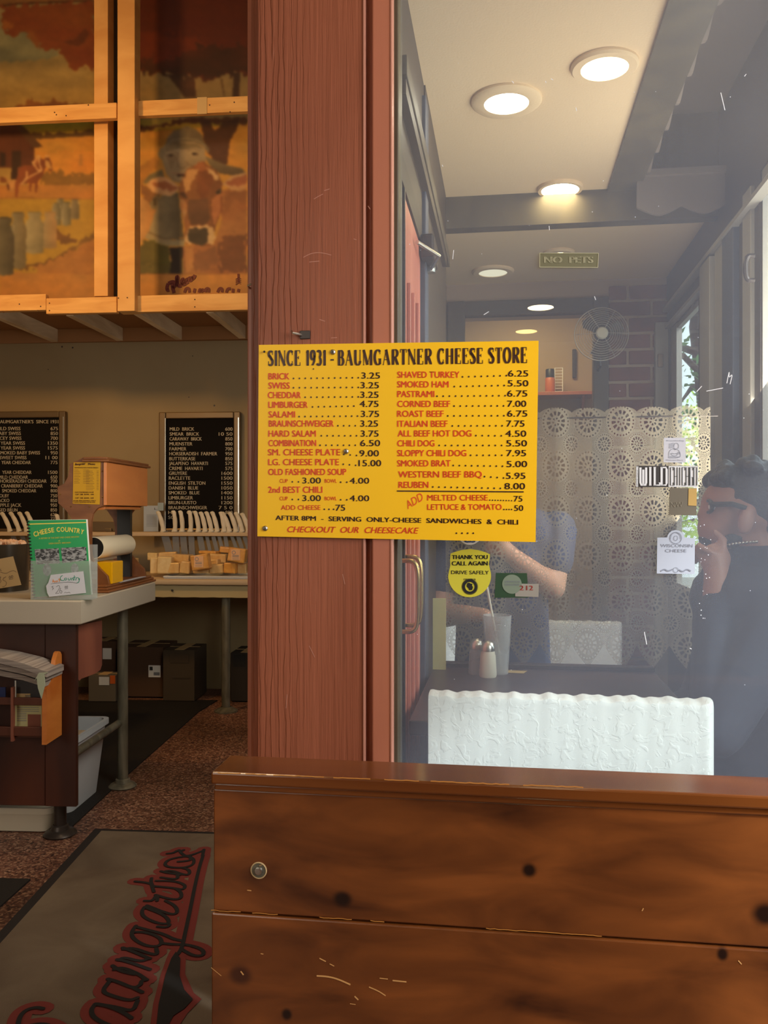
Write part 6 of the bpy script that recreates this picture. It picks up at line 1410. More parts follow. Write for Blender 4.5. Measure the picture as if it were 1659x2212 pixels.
# paper roll
rr = (P2(600, 1535, vs0+0.03).z - P2(600, 1680, vs0+0.03).z)/2*0.98
c0 = P2(605, 1610, vs0+0.03)
pr_ = Thing('paper_roll', 'cream wrapping paper roll held between the ends of the wooden stand', 'paper roll', K, c0-Vector((0, 0, rr)))
vr1 = vs1-0.005
bm = bm_new(); lathe(bm, (c0.x-0.005, c0.y, c0.z), [(rr*0.28, 0), (rr, 0), (rr, vr1-c0.y-0.035), (rr*0.96, vr1-c0.y-0.028), (rr*0.28, vr1-c0.y-0.028)], 40, axis='y', closed=False); pr_.part('roll', bm, MT['cream_paper'], smooth=True)
bm = bm_new(); lathe(bm, (c0.x-0.005, c0.y-0.002, c0.z), [(0.0001, 0), (rr*0.94, 0), (rr*0.94, 0.002), (0.0001, 0.002)], 32, axis='y', closed=False); pr_.part('end_plate', bm, MT['black_plastic'])
bm = bm_new(); bx(bm, c0.x-rr*0.9, c0.x-rr*0.88, c0.y+0.01, vr1-0.05, c0.z-rr*1.35, c0.z); pr_.part('loose_sheet', bm, MT['cream_paper'])
# yellow box, printed sheet on the base
a = P2(598, 1700, vs0-0.02); b = P2(757, 1855, vs0+0.0)
yb = Thing('yellow_box', 'bright yellow open box on the base of the wooden stand', 'box', K, (a.x+0.05, vs0+0.05, ZT+0.030))
u1b = P2(716, 1800, vs0+0.020).x; u0b = u1b-0.075; ztb = P2(716, 1702, vs0+0.020).z
bm = bm_new(); bx(bm, u0b, u1b, vs0+0.020, vs0+0.14, ZT+0.031, ztb, 0.001); yb.part('box_body', bm, MT['yellow_plastic'])
bm = bm_new(); bx(bm, u1b-0.001, u1b+0.002, vs0+0.022, vs0+0.138, ZT+0.033, ztb-0.002); yb.part('front_face', bm, MT['yellow_plastic'])
bm = bm_new(); bx(bm, u1b+0.01, ubx-0.03, vs0+0.10, vs1-0.03, ZT+0.0302, ZT+0.032); nw = single('printed_sheet', bm, mat('grey_newsprint', srgb(180, 184, 196), 0.6), K, 'blue-grey printed sheet lying on the base of the stand', 'paper')

# ---- green book in acrylic holder, with price card
vb = v0+0.045
zq3 = lambda a, b, v: K.W(a/4.608, 1040+b/4.608, v)
hd = Thing('book_holder', 'clear acrylic holder in front of the green book', 'holder', K, (zq3(600, 1150, vb).x, vb, ZT))
u0_, u1_ = zq3(322, 1100, vb).x, zq3(930, 1100, vb).x
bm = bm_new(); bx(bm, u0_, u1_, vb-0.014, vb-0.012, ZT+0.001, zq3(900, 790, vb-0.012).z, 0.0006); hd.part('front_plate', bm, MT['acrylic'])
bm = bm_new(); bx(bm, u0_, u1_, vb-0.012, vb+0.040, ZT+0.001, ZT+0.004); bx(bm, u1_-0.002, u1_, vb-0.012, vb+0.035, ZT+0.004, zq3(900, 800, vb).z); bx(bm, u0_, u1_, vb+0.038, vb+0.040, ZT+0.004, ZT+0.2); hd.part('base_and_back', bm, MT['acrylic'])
bk_ = Thing('book', 'green spiral bound book titled CHEESE COUNTRY in a clear holder on the counter', 'book', K, (zq3(600, 1150, vb).x, vb, ZT+0.005))
fz = lambda X, Y: zq3(X, Y, vb+0.004)
q = [fz(275, 388), fz(855, 380), fz(905, 1128), fz(335, 1150)]
q = [Vector((p.x, p.y, max(p.z, ZT+0.006))) for p in q]
bm = bm_new(); prism(bm, q, (0, 0.0015, 0)); bk_.part('cover', bm, MT['greenbook'])
bm = bm_new(); prism(bm, [p+Vector((0.001, 0.0016, 0.0012)) for p in q], (0, 0.012, 0)); bk_.part('pages', bm, MT['paper'])
bm = bm_new()
for k in range(24):
    f = k/23; c = q[0]*(1-f)+q[3]*f+Vector((0.003, 0.006, -0.004)); tube(bm, [c+Vector((-0.012*math.sin(a)+0.004, -0.009*math.cos(a), 0)) for a in [k2*PI/6 for k2 in range(7)]], 0.0028, 6)
bk_.part('comb_binding', bm, MT['black_plastic'])
bm = bm_new()
O2 = Vector((0, -0.0008, 0))
flat(bm, [fz(290, 420)+O2, fz(858, 404)+O2, fz(858, 412)+O2, fz(290, 430)+O2][::-1])
# arched title
ttl = 'CHEESE COUNTRY'; n = len(ttl); xs = np.linspace(345, 828, n+1)
wch = {'C': 1, 'H': 1, 'E': .8, 'S': .85, ' ': .5, 'O': 1.15, 'U': 1.05, 'N': 1.1, 'T': .85, 'R': .95, 'Y': .9}; tot = sum(wch[c] for c in ttl); X = 342
for i, c in enumerate(ttl):
    w_ = wch[c]*(832-342)/tot; xm = X+w_/2; f = (xm-590)/245; yb_ = 500+40*f*f-12*f; sl = (80*f/245-12/245)
    if c != ' ':
        P = fz(X+2, yb_-sl*w_/2); R = fz(X+w_-3, yb_+sl*w_/2)-P; U = fz(X+2+sl*44, yb_-sl*w_/2-44)-P; vs_, fs_, _ = glyphs(c, 0.02); vv = [bm.verts.new(P+R*a+U*b+O2) for a, b in vs_]
        for g_ in fs_: bm.faces.new([vv[k] for k in g_])
    X += w_
text(bm, 'A HISTORY OF THE DAIRY AND CHEESE INDUSTRY', fz, 388, 790, 575, 15, 558, bold=0.01); text(bm, 'OF', fz, 582, 600, 598, 13, bold=0); text(bm, 'GREEN COUNTY, WISCONSIN', fz, 485, 705, 626, 15, 616, bold=0.01)
bk_.part('yellow_print', bm, MT['yellowprint'], label='yellow title lettering')
for (nme, q4) in (('left', ((345, 676), (585, 665), (598, 815), (362, 825))), ('right', ((607, 662), (858, 650), (865, 785), (622, 812)))):
    bm = bm_new(); flat(bm, [fz(*p)+O2 for p in q4][::-1]); ph = bk_.part('photo', bm, mat('photo_%s' % nme, srgb(170, 172, 176), 0.4, var=srgb(52, 54, 58), vscale=(70, 70, 130), vamt=(0.42, 0.56)))
# lower photos, oval
bm = bm_new(); disc(bm, fz(470, 880)+O2, 0.016, 24, r2=0.022); disc(bm, fz(745, 870)+O2, 0.014, 24, r2=0.020); bk_.part('oval_photos', bm, mat('photo_oval', srgb(190, 196, 200), 0.4, var=srgb(90, 96, 104), vscale=(60, 60, 60)))
pc = Thing('price_card', 'curled white price card for the green book, twenty dollars, on the acrylic holder', 'card', K, zq3(660, 1140, vb-0.02))
fp = lambda X, Y: zq3(X, Y, vb-0.018)
pts = [(505, 930), (830, 893), (856, 1110), (690, 1128), (490, 1148), (470, 1110), (458, 1040), (480, 1010)]
bm = bm_new(); prism(bm, [fp(*p) for p in pts][::-1], (0, 0.0006, 0)); pc.part('card', bm, mat('white_card', srgb(214, 216, 226), 0.6))
O3 = Vector((0, -0.0006, 0))
bm = bm_new()
def hand(bm, strokes, wd, F_=fp, off=O3):
    for s in strokes: ribbon(bm, smoothpts([F_(*p)+off for p in s], 2), wd)
hand(bm, [[(625, 935), (600, 950), (605, 985), (640, 985)], [(650, 960), (640, 975), (655, 985), (668, 970), (655, 958)], [(680, 960), (680, 983), (700, 980), (703, 958)], [(712, 985), (714, 960), (728, 962), (730, 985)], [(742, 935), (738, 985)], [(728, 958), (755, 952)], [(755, 985), (760, 958), (775, 956)], [(780, 955), (788, 985), (795, 955), (785, 1010), (765, 1005)]], 0.0022)
pc.part('green_writing', bm, mat('teal_ink', srgb(0, 150, 120), 0.5))
bm = bm_new(); hand(bm, [[(530, 975), (525, 1005)], [(540, 985), (535, 1002), (552, 1000)], [(560, 985), (556, 1000), (572, 1000), (575, 985)], [(580, 975), (600, 968), (590, 998)]], 0.0024); pc.part('orange_writing', bm, mat('orange_ink', srgb(226, 130, 20), 0.5))
bm = bm_new(); hand(bm, [[(512, 1050), (535, 1040), (515, 1055), (538, 1062), (520, 1080)], [(560, 1050), (585, 1030), (600, 1050), (570, 1100), (545, 1118), (590, 1112)], [(605, 1060), (590, 1100), (612, 1118), (622, 1090), (598, 1085)], [(648, 1042), (645, 1060), (658, 1058), (655, 1040), (648, 1042)], [(665, 1040), (662, 1058), (676, 1056), (674, 1038), (665, 1040)], [(645, 1070), (678, 1066)], [(640, 1110), (655, 1100), (665, 1112), (690, 1100), (700, 1112)], [(505, 1020), (580, 1010), (700, 998), (770, 1015)]], 0.0011)
pc.part('black_writing', bm, MT['ink_black'])

# ---- dark tub of rolled things at the left edge, with price card
vd = 3.32
dt = Thing('candy_tub', 'dark translucent tub filled with small rolled sweets at the left edge of the counter', 'tub', K, (zq3(100, 1150, vd).x, vd, ZT))
cxd = K.W(2, 1200, vd+0.10).x; rd = K.W(58, 1200, vd+0.10).x-cxd; zd = K.W(0, 1178, vd+0.10-rd*0.5).z
bm = bm_new(); lathe(bm, (cxd, vd+0.10, ZT), [(0.0001, 0.002), (rd*0.94, 0.002), (rd*0.99, zd-ZT), (rd*1.02, zd-ZT+0.004), (rd*1.02, zd-ZT-0.004), (rd*0.97, 0.0), (0.0001, 0.0)], 40, closed=False); dt.part('tub_body', bm, mat('smoky_plastic', srgb(58, 50, 40), 0.25), smooth=True)
bm = bm_new(); rnd = random.Random(9)
for k in range(90):
    a = rnd.uniform(0, 2*PI); r = rd*0.86*math.sqrt(rnd.random()); c = Vector((cxd+r*math.cos(a), vd+0.10+r*math.sin(a), zd-0.003+0.012*(1-(r/rd)**2)+rnd.uniform(-.003, .006)))
    d = Vector((rnd.uniform(-1, 1), rnd.uniform(-1, 1), rnd.uniform(-.5, .5))).normalized()*0.011
    tube(bm, [c-d, c+d], 0.0085, 9)
bx(bm, cxd-rd*0.6, cxd+rd*0.6, vd+0.10-rd*0.6, vd+0.10+rd*0.6, ZT+0.02, zd-0.012)
dt.part('sweets', bm, mat('beige_sweets', srgb(214, 164, 128), 0.6, var=srgb(236, 196, 160), vscale=(60, 60, 60)), kind='stuff')
p5 = Thing('price_card', 'kraft price card reading five dollars leaning on the dark tub', 'card', K, zq3(60, 1060, vd-0.05))
vq = vd+0.10-rd-0.012
f5 = lambda X, Y: zq3(X, Y, vq)
bm = bm_new(); prism(bm, [f5(*p) for p in ((-160, 800), (130, 745), (212, 1030), (-60, 1075))][::-1], (0, 0.001, 0)); p5.part('card', bm, MT['cardtag'])
bm = bm_new(); hand(bm, [[(0, 900), (60, 920), (100, 895), (140, 885), (165, 905)], [(10, 870), (0, 885), (20, 890)], [(-5, 960), (12, 945), (-2, 975), (15, 990), (0, 1010)], [(62, 950), (35, 958), (28, 985), (55, 990), (68, 1015), (50, 1045), (25, 1048)], [(95, 942), (88, 962), (104, 965), (108, 944), (95, 942)], [(115, 936), (112, 958), (128, 956), (130, 938), (115, 936)], [(90, 975), (132, 968)]], 0.0013, f5, Vector((0, -0.0006, 0)))
p5.part('writing', bm, MT['ink_black'])

# ================================================================== LOGO MAT on the floor
hm = 0.008
fm = Thing('entrance_mat', 'brown entrance mat with dark border and the shop name in black script outlined in red', 'mat', Z, Z.G(330, 1900, 0.0))
P = Z.G(205, 1790, hm); Q = Z.G(660, 1803, hm); e1 = (Q-P); N_ = Z.G(-544, 2600, hm)
dn = (N_-P)
q = [P, Q, Q+dn, N_]
bm = bm_new(); prism(bm, q[::-1], (0, 0, -hm)); fm.part('border', bm, mat('black_mat_border', srgb(26, 18, 16), 0.8))
cen = (q[0]+q[2])/2; w_ = 0.020
ex = e1.normalized(); ey = dn.normalized()
qi = [q[0]+ex*w_*1.6+ey*w_, q[1]-ex*w_+ey*w_, q[2]-ex*w_-ey*w_, q[3]+ex*w_*1.6-ey*w_]
MT['matpile'] = mat('brown_mat_pile', srgb(108, 92, 74), 0.95, var=srgb(86, 70, 54), vscale=(4, 4, 4), bump=0.4, bscale=(400, 400, 400))
bm = bm_new(); flat(bm, [p+Vector((0, 0, 0.0008)) for p in qi][::-1]); fm.part('pile', bm, MT['matpile'])
g5 = lambda X, Y, z=hm+0.002: Z.G(X/2.9625, 1780+Y/2.9625, z)
script = [
 # r
 [(1070, 188), (1110, 185), (1140, 165), (1150, 175), (1175, 165)], [(1145, 165), (1165, 190), (1190, 205), (1250, 190), (1300, 170)], [(1305, 162), (1295, 205)],
 # e
 [(1140, 240), (1200, 235), (1225, 225), (1210, 205), (1160, 208), (1080, 225), (1050, 255), (1075, 275), (1170, 280), (1235, 262), (1245, 230), (1215, 205)],
 # n
 [(1030, 300), (1060, 310), (1130, 318), (1150, 325)], [(1060, 300), (1100, 296), (1180, 325), (1215, 320), (1210, 290), (1170, 280)], [(1030, 340), (1110, 352), (1140, 345), (1135, 328)],
 # t
 [(1000, 362), (1090, 362), (1150, 372), (1190, 395), (1170, 420), (1110, 408), (970, 395)], [(865, 366), (930, 372), (975, 385)], [(970, 345), (965, 372), (985, 432)],
 # r
 [(925, 490), (975, 492), (1000, 455), (1010, 470), (1005, 490)], [(995, 452), (1080, 478), (1140, 482), (1165, 462), (1155, 430), (1120, 410)],
 # a
 [(925, 530), (905, 560), (920, 595), (1000, 632), (1070, 640), (1085, 620), (1050, 580), (960, 545), (925, 530)], [(940, 520), (1040, 560), (1110, 580), (1140, 560), (1120, 520), (1060, 490)],
 # g
 [(870, 650), (840, 690), (850, 730), (920, 775), (1000, 785), (1040, 762), (1020, 720), (930, 690), (860, 690)], [(865, 655), (960, 680), (1040, 700), (1110, 735), (1160, 745)], [(1085, 642), (1070, 660), (1010, 655)], [(1040, 762), (1120, 770), (1200, 770), (1300, 800), (1305, 840), (1240, 845), (1160, 800)],
 # m
 [(785, 790), (840, 810), (960, 860)], [(790, 800), (850, 790), (960, 830), (1010, 835), (1000, 795)], [(750, 865), (820, 880), (960, 930)], [(760, 870), (790, 850), (900, 880), (950, 860)], [(720, 905), (770, 940), (860, 960)], [(730, 930), (780, 915), (880, 955), (930, 990)],
 # u
 [(690, 990), (760, 1010), (850, 1050), (900, 1030), (905, 1000), (940, 995)], [(700, 1005), (650, 1070), (720, 1100), (830, 1130), (880, 1110)], [(860, 1050), (910, 1075)],
 # a
 [(610, 1150), (580, 1190), (600, 1240), (700, 1290), (800, 1310)], [(610, 1150), (700, 1165), (800, 1210), (840, 1240)], [(620, 1150), (740, 1170), (850, 1200), (880, 1130)],
 # underline and tail
 [(1300, 200), (1280, 260), (1250, 380), (1215, 560), (1180, 720), (1165, 790), (1140, 830)],
 # B
 [(275, 1180), (230, 1170), (160, 1190), (120, 1240), (115, 1330)], [(180, 1290), (260, 1275), (330, 1290), (400, 1340)],
]
bmr, bmk = bm_new(), bm_new()
up = Vector((0, 0, 1))
def mstroke(bm, s, wd, z):
    pts = smoothpts([g5(a, b, z) for a, b in s], 2); pts = [p+Vector((0, 0, 3e-6*i)) for i, p in enumerate(pts)]; prev = None
    for i, p in enumerate(pts):
        t = (pts[min(i+1, len(pts)-1)]-pts[max(i-1, 0)]); 
        if t.length < 1e-9: continue
        xx = t.normalized().cross(up)*wd/2; cur = (bm.verts.new(p-xx), bm.verts.new(p+xx))
        if prev: bm.faces.new((prev[0], prev[1], cur[1], cur[0]))
        prev = cur
    for p in (pts[0], pts[-1]): disc(bm, p, wd/2, 10, e2=Vector((0, 1, 0)))
for i, s in enumerate(script):
    mstroke(bmr, s, 0.052, hm+0.0012+0.00004*i)
    mstroke(bmk, s, 0.0115, hm+0.0038+0.00004*i)
flat(bmk, [g5(a, b, hm+0.0055) for a, b in ((1125, 815), (1155, 860), (1150, 970), (1180, 1060), (1235, 1120), (1180, 1180), (1110, 1225), (1070, 1300), (1000, 1300), (1015, 1150), (1060, 960), (1095, 860))])
flat(bmr, [g5(a, b, hm+0.0030) for a, b in ((1100, 790), (1190, 850), (1185, 960), (1240, 1080), (1290, 1120), (1200, 1210), (1140, 1300), (960, 1300), (980, 1150), (1030, 960), (1065, 860))])
fm.part('red_outline', bmr, mat('red_mat_pile', srgb(106, 36, 29), 0.95), label='red halo round the script'); fm.part('black_script', bmk, mat('black_mat_pile', srgb(20, 15, 13), 0.95), label='black script lettering')
# ================================================================== MURAL, painted on boards behind the loft frame
def mural():
    VM = VL+0.30; stp = 1.8
    X0, X1, Y0, Y1 = -60, 600, -40, 648
    nx = int((X1-X0)/stp)+1; ny = int((Y1-Y0)/stp)+1
    gx, gy = np.meshgrid(X0+np.arange(nx)*stp, Y0+np.arange(ny)*stp)
    rs = np.random.RandomState(3)
    def smooth(nx_, ny_, sx, sy, seed):
        r = np.random.RandomState(seed); a = r.rand(int(ny*stp/sy)+4, int(nx*stp/sx)+4)
        fy = (gy-Y0)/sy; fx = (gx-X0)/sx; iy = fy.astype(int); ix = fx.astype(int); ty = fy-iy; tx = fx-ix; ty = ty*ty*(3-2*ty); tx = tx*tx*(3-2*tx)
        return (a[iy, ix]*(1-tx)+a[iy, ix+1]*tx)*(1-ty)+(a[iy+1, ix]*(1-tx)+a[iy+1, ix+1]*tx)*ty
    n1 = smooth(0, 0, 60, 22, 1); n2 = smooth(0, 0, 14, 9, 2); n3 = smooth(0, 0, 5, 5, 4)
    wob = (smooth(0, 0, 7, 7, 5)-0.5)*5; wob2 = (smooth(0, 0, 7, 7, 6)-0.5)*5
    img = np.zeros((ny, nx, 3))
    C = lambda r, g, b: np.array([r, g, b], float)
    def grad(y0, y1, c0, c1, sel=None):
        t = np.clip((gy-y0)/(y1-y0), 0, 1)[..., None]; v = c0*(1-t)+c1*t
        if sel is None: return v
        img[sel] = v[sel]
    def poly(pts, rough=0.0):
        X = gx+wob*rough; Y = gy+wob2*rough; ins = np.zeros(gx.shape, bool); n = len(pts)
        for i in range(n):
            (xa, ya), (xb, yb) = pts[i], pts[(i+1) % n]
            if ya == yb: continue
            c = ((ya > Y) != (yb > Y)) & (X < (xb-xa)*(Y-ya)/(yb-ya)+xa); ins ^= c
        return ins
    def fill(pts, c0, c1=None, rough=0.0, axis='n', amt=1.0):
        s = poly(pts, rough); c0 = np.array(c0, float)
        if c1 is None: v = np.broadcast_to(c0, img.shape)
        else:
            c1 = np.array(c1, float); xs = [p[0] for p in pts]; ys_ = [p[1] for p in pts]
            t = {'n': n1, 'x': np.clip((gx-min(xs))/(max(xs)-min(xs)+1e-6), 0, 1), 'y': np.clip((gy-min(ys_))/(max(ys_)-min(ys_)+1e-6), 0, 1), 'm': n2}[axis][..., None]
            v = c0*(1-t)+c1*t
        img[s] = img[s]*(1-amt)+v[s]*amt
    def ell(cx, cy, rx, ry, n=24): return [(cx+rx*math.cos(2*PI*k/n), cy+ry*math.sin(2*PI*k/n)) for k in range(n)]
    def line(pts, w_, c, amt=1.0):
        for (a, b), (c_, d) in zip(pts[:-1], pts[1:]):
            L = math.hypot(c_-a, d-b)+1e-6; nx_, ny_ = -(d-b)/L*w_/2, (c_-a)/L*w_/2
            fill([(a+nx_, b+ny_), (c_+nx_, d+ny_), (c_-nx_, d-ny_), (a-nx_, b-ny_)], c, amt=amt)
    q1 = lambda L: [(a/6.38, b/6.38) for a, b in L]
    q2 = lambda L: [(a/5.396, 230+b/5.396) for a, b in L]
    q3 = lambda L: [(270+a/4.707, 230+b/4.707) for a, b in L]
    # sky and distant fields (left and right)
    img[:] = grad(60, 230, C(124, 100, 62), C(168, 118, 52)); t = n1[..., None]*0.35; img[:] = img*(1-t)+C(176, 130, 60)*t
    fill([(-60, 60), (90, 60), (130, 120), (60, 135), (-60, 130)], C(112, 98, 66), C(128, 110, 70), 2)
    fill([(-60, -40), (600, -40), (600, 14), (200, 2), (120, 4), (-60, 14)], C(128, 78, 36))
    line([(-60, 20), (0, 13), (40, 8), (200, 1)], 4, C(70, 34, 12))
    # red crown of the big tree, left
    fill([(0, 14), (205, 2), (205, 152), (196, 146), (185, 140), (172, 148), (163, 156), (152, 146), (148, 134), (138, 128), (130, 112), (112, 108), (92, 110), (88, 96), (74, 94), (64, 80), (56, 66), (44, 68), (30, 82), (14, 76), (6, 60), (8, 30)], C(140, 66, 22), C(112, 44, 16), 3)
    fill([(60, 60), (90, 95), (82, 104), (62, 84)], C(150, 92, 34), C(120, 50, 18), 3, amt=.7)
    fill([(8, 50), (22, 44), (24, 60), (10, 64)], C(166, 92, 30), rough=3, amt=.6)
    fill([(136, 88), (160, 86), (182, 62), (193, 70), (186, 88), (172, 101), (150, 98)], C(88, 38, 16), rough=1, amt=.8)
    fill([(30, 232), (60, 222), (66, 212), (76, 218), (88, 224), (104, 222), (115, 211), (130, 218), (150, 224), (210, 228), (210, 262), (20, 262)], C(120, 62, 22), C(140, 76, 26), 2)
    # green strip, hedge, wheat field
    fill([(-60, 258), (600, 230), (600, 300), (-60, 300)], C(150, 124, 30), C(168, 118, 30))
    fill([(60, 296), (80, 285), (100, 291), (130, 284), (160, 286), (210, 282), (210, 300), (90, 304)], C(98, 60, 24), C(84, 50, 22), 3)
    fill([(60, 302), (210, 293), (600, 262), (600, 560), (60, 560)], C(204, 136, 50), C(196, 120, 40))
    fill([(80, 330), (210, 326), (210, 400), (90, 396)], C(212, 136, 48), C(196, 112, 36), 2)
    fill([(80, 376), (110, 370), (210, 378), (210, 400), (90, 402)], C(140, 88, 32), C(124, 80, 30), 3)
    fill([(-60, 400), (210, 400), (210, 436), (-60, 436)], C(186, 116, 48), C(170, 100, 40), axis='n')
    fill([(-60, 430), (210, 428), (210, 640), (-60, 640)], C(184, 130, 40), C(160, 112, 36))
    fill([(171, 334), (178, 334), (179, 358), (170, 358)], C(170, 104, 42))
    # barn
    fill([(-60, 262), (44, 268), (60, 290), (75, 318), (75, 352), (68, 360), (10, 362), (-60, 362)], C(104, 50, 24), C(86, 38, 18), axis='x')
    for k in range(9): line([(4+k*8, 272+k*4), (4+k*8, 356)], 1.0, C(80, 36, 18), .6)
    fill(q2([(180, 225), (270, 225), (500, 470), (400, 485), (270, 350)]), C(88, 50, 24))
    fill(q2([(140, 520), (245, 515), (240, 850), (130, 850)]), C(56, 28, 14)); fill(q2([(0, 530), (60, 540), (60, 690), (0, 690)]), C(52, 26, 14))
    # horse
    fill(q2([(210, 710), (300, 680), (370, 690), (430, 640), (470, 600), (500, 620), (530, 600), (540, 580), (570, 600), (600, 660), (612, 740), (585, 758), (540, 700), (520, 740), (490, 820), (440, 880), (430, 1010), (410, 1000), (405, 900), (370, 900), (360, 1000), (345, 980), (340, 890), (280, 900), (220, 930), (205, 1050), (180, 1050), (180, 880), (205, 800)]), C(140, 66, 30), C(104, 44, 20), axis='x')
    fill(q2([(520, 620), (575, 640), (608, 740), (560, 720), (530, 690)]), C(190, 130, 66)); fill(q2([(375, 650), (420, 585), (450, 640), (420, 700), (385, 690)]), C(158, 84, 40))
    for s in ([(370, 640), (440, 740), (490, 740)], [(455, 570), (455, 660), (490, 745)], [(490, 745), (420, 780), (330, 830), (230, 915)], [(315, 750), (310, 830), (250, 910)], [(380, 680), (430, 600), (440, 570)], [(540, 600), (535, 570)], [(555, 600), (565, 570)]): line(q2(s), 3.2, C(212, 150, 88))
    fill(q2([(0, 820), (70, 830), (80, 890), (0, 890)]), C(120, 60, 26)); fill(q2([(110, 860), (190, 850), (150, 1000), (115, 1000)]), C(186, 120, 60)); line(q2([(60, 820), (105, 880), (100, 1000)]), 3, C(176, 112, 56)); line(q2([(90, 900), (100, 980)]), 4, C(86, 40, 20))
    line(q2([(0, 1078), (90, 1060), (1100, 1078)]), 2.5, C(140, 78, 32), .7)
    # curving track
    fill(q2([(180, 1900), (460, 1830), (740, 1700), (900, 1600), (1105, 1460), (1105, 1560), (900, 1640), (560, 1840), (240, 1920)]), C(118, 72, 30), C(134, 86, 34), 2)
    fill(q2([(400, 1880), (700, 1740), (1105, 1560), (1105, 1960), (700, 1990), (440, 1960)]), C(176, 108, 48), C(150, 84, 36), 2)
    fill(q2([(0, 1960), (160, 1930), (1105, 1960), (1105, 2300), (0, 2300)]), C(186, 116, 50), C(170, 102, 40)); fill(q2([(660, 1400), (720, 1470), (900, 1560), (740, 1610), (660, 1560)]), C(112, 66, 30), rough=2)
    fill(q2([(970, 1950), (1060, 1930), (1040, 1960)]), C(150, 86, 40))
    # milk churns
    def churn(x0, x1, yt, yb, c0=C(150, 128, 92), c1=C(92, 76, 52)):
        w_ = x1-x0; h = yb-yt; m = (x0+x1)/2
        fill(q2([(m-w_*.36, yt), (m+w_*.36, yt), (m+w_*.38, yt+h*.06), (m+w_*.30, yt+h*.10), (m+w_*.34, yt+h*.17), (x1, yt+h*.30), (x1-w_*.03, yb-h*.03), (m, yb), (x0+w_*.03, yb-h*.03), (x0, yt+h*.30), (m-w_*.34, yt+h*.17), (m-w_*.30, yt+h*.10), (m-w_*.38, yt+h*.06)]), c0, c1, .4, 'x')
        fill(q2(ell(m, yt, w_*.36, h*.015)), c1*0.9); line(q2([(m+w_*.34, yt+h*.1), (m+w_*.5, yt+h*.14), (m+w_*.44, yt+h*.22)]), 1.4, C(170, 146, 104)); line(q2([(m-w_*.34, yt+h*.1), (m-w_*.48, yt+h*.14)]), 1.2, C(150, 126, 90))
    churn(650, 750, 1075, 1290); churn(815, 925, 1085, 1320, C(140, 112, 76), C(100, 80, 56)); churn(600, 712, 1130, 1390); churn(712, 828, 1120, 1390)
    churn(495, 668, 1230, 1660, C(150, 120, 80), C(160, 110, 64)); churn(295, 510, 1235, 1720, C(160, 134, 92), C(122, 100, 68)); churn(115, 310, 1240, 1900, C(136, 114, 80), C(108, 84, 54)); churn(-60, 165, 1300, 1975, C(112, 94, 66), C(72, 58, 42))
    # ---------------- right panel
    fill([(285, -40), (600, -40), (600, 262), (285, 262)], C(150, 112, 64), C(138, 100, 54)); 
    fill([(285, -40), (600, -40), (600, 163), (530, 164), (506, 158), (480, 164), (468, 172), (445, 174), (430, 168), (412, 166), (396, 160), (375, 161), (356, 158), (330, 162), (318, 155), (300, 155), (285, 150)], C(104, 36, 14), C(84, 26, 12), 2.5)
    fill([(285, 60), (420, 80), (460, 110), (400, 130), (285, 125)], C(128, 44, 14), C(104, 34, 14), 6, amt=.8)
    fill([(420, 100), (600, 95), (600, 163), (506, 158), (468, 172), (430, 166), (285, 152), (285, 128), (360, 134)], C(56, 26, 12), C(80, 32, 14), 5, amt=.85)
    fill([(360, 160), (385, 160), (400, 175), (396, 160), (420, 168), (424, 212), (400, 212), (385, 190)], C(66, 34, 18), C(80, 42, 22)); fill([(504, 158), (519, 158), (516, 212), (503, 212)], C(62, 32, 18)); fill([(480, 170), (486, 210), (484, 210), (476, 172)], C(90, 56, 30))
    fill(q3([(100, 130), (560, 125), (400, 180), (230, 215), (115, 240)]), C(160, 126, 44), C(150, 112, 40))
    fill(q3([(100, 205), (150, 190), (200, 205), (320, 190), (460, 165), (560, 128), (1240, 118), (1240, 185), (1160, 180), (700, 165), (450, 190), (200, 250), (110, 268)]), C(100, 50, 22), C(84, 40, 20), 1.5)
    fill(q3([(110, 640), (300, 500), (360, 560), (250, 700), (110, 840)]), C(170, 104, 40), C(184, 112, 40), 2)
    fill(q3([(740, 115), (830, 118), (920, 250), (985, 180), (1165, 110), (1150, 190), (1080, 330), (1050, 480), (1030, 590), (900, 560), (820, 420), (790, 240)]), C(74, 36, 20), C(88, 46, 26), 1)
    # farmer: sleeves, body, helmet hat, face
    fill(q3([(190, 760), (250, 690), (380, 640), (400, 720), (260, 760), (200, 790)]), C(124, 102, 66), C(108, 84, 52))
    fill(q3([(810, 500), (1030, 595), (1190, 630), (1230, 680), (1100, 700), (960, 680), (860, 600)]), C(128, 100, 64), C(92, 64, 38), axis='y')
    fill(q3([(110, 890), (240, 960), (330, 1050), (250, 1280), (100, 1450)]), C(200, 138, 78), C(178, 108, 52), .6, 'x')
    fill(q3([(160, 780), (240, 840), (350, 890), (330, 1000), (260, 1010), (170, 900)]), C(150, 90, 44), C(120, 66, 32), 1)
    fill(q3([(250, 990), (290, 920), (350, 890), (350, 960), (310, 1050), (270, 1040)]), C(118, 92, 60)); fill(q3([(285, 940), (320, 925), (312, 1000), (290, 1010)]), C(60, 38, 22))
    fill(q3([(380, 870), (540, 880), (600, 1340), (400, 1350), (240, 1280), (330, 1010)]), C(158, 130, 90), C(96, 72, 44), .4, 'x')
    fill(q3([(235, 1275), (330, 1325), (480, 1358), (600, 1350), (600, 1420), (440, 1420), (290, 1390), (200, 1335)]), C(170, 140, 96), C(150, 120, 78)); line(q3([(240, 1278), (380, 1340), (600, 1352)]), 3, C(110, 80, 50))
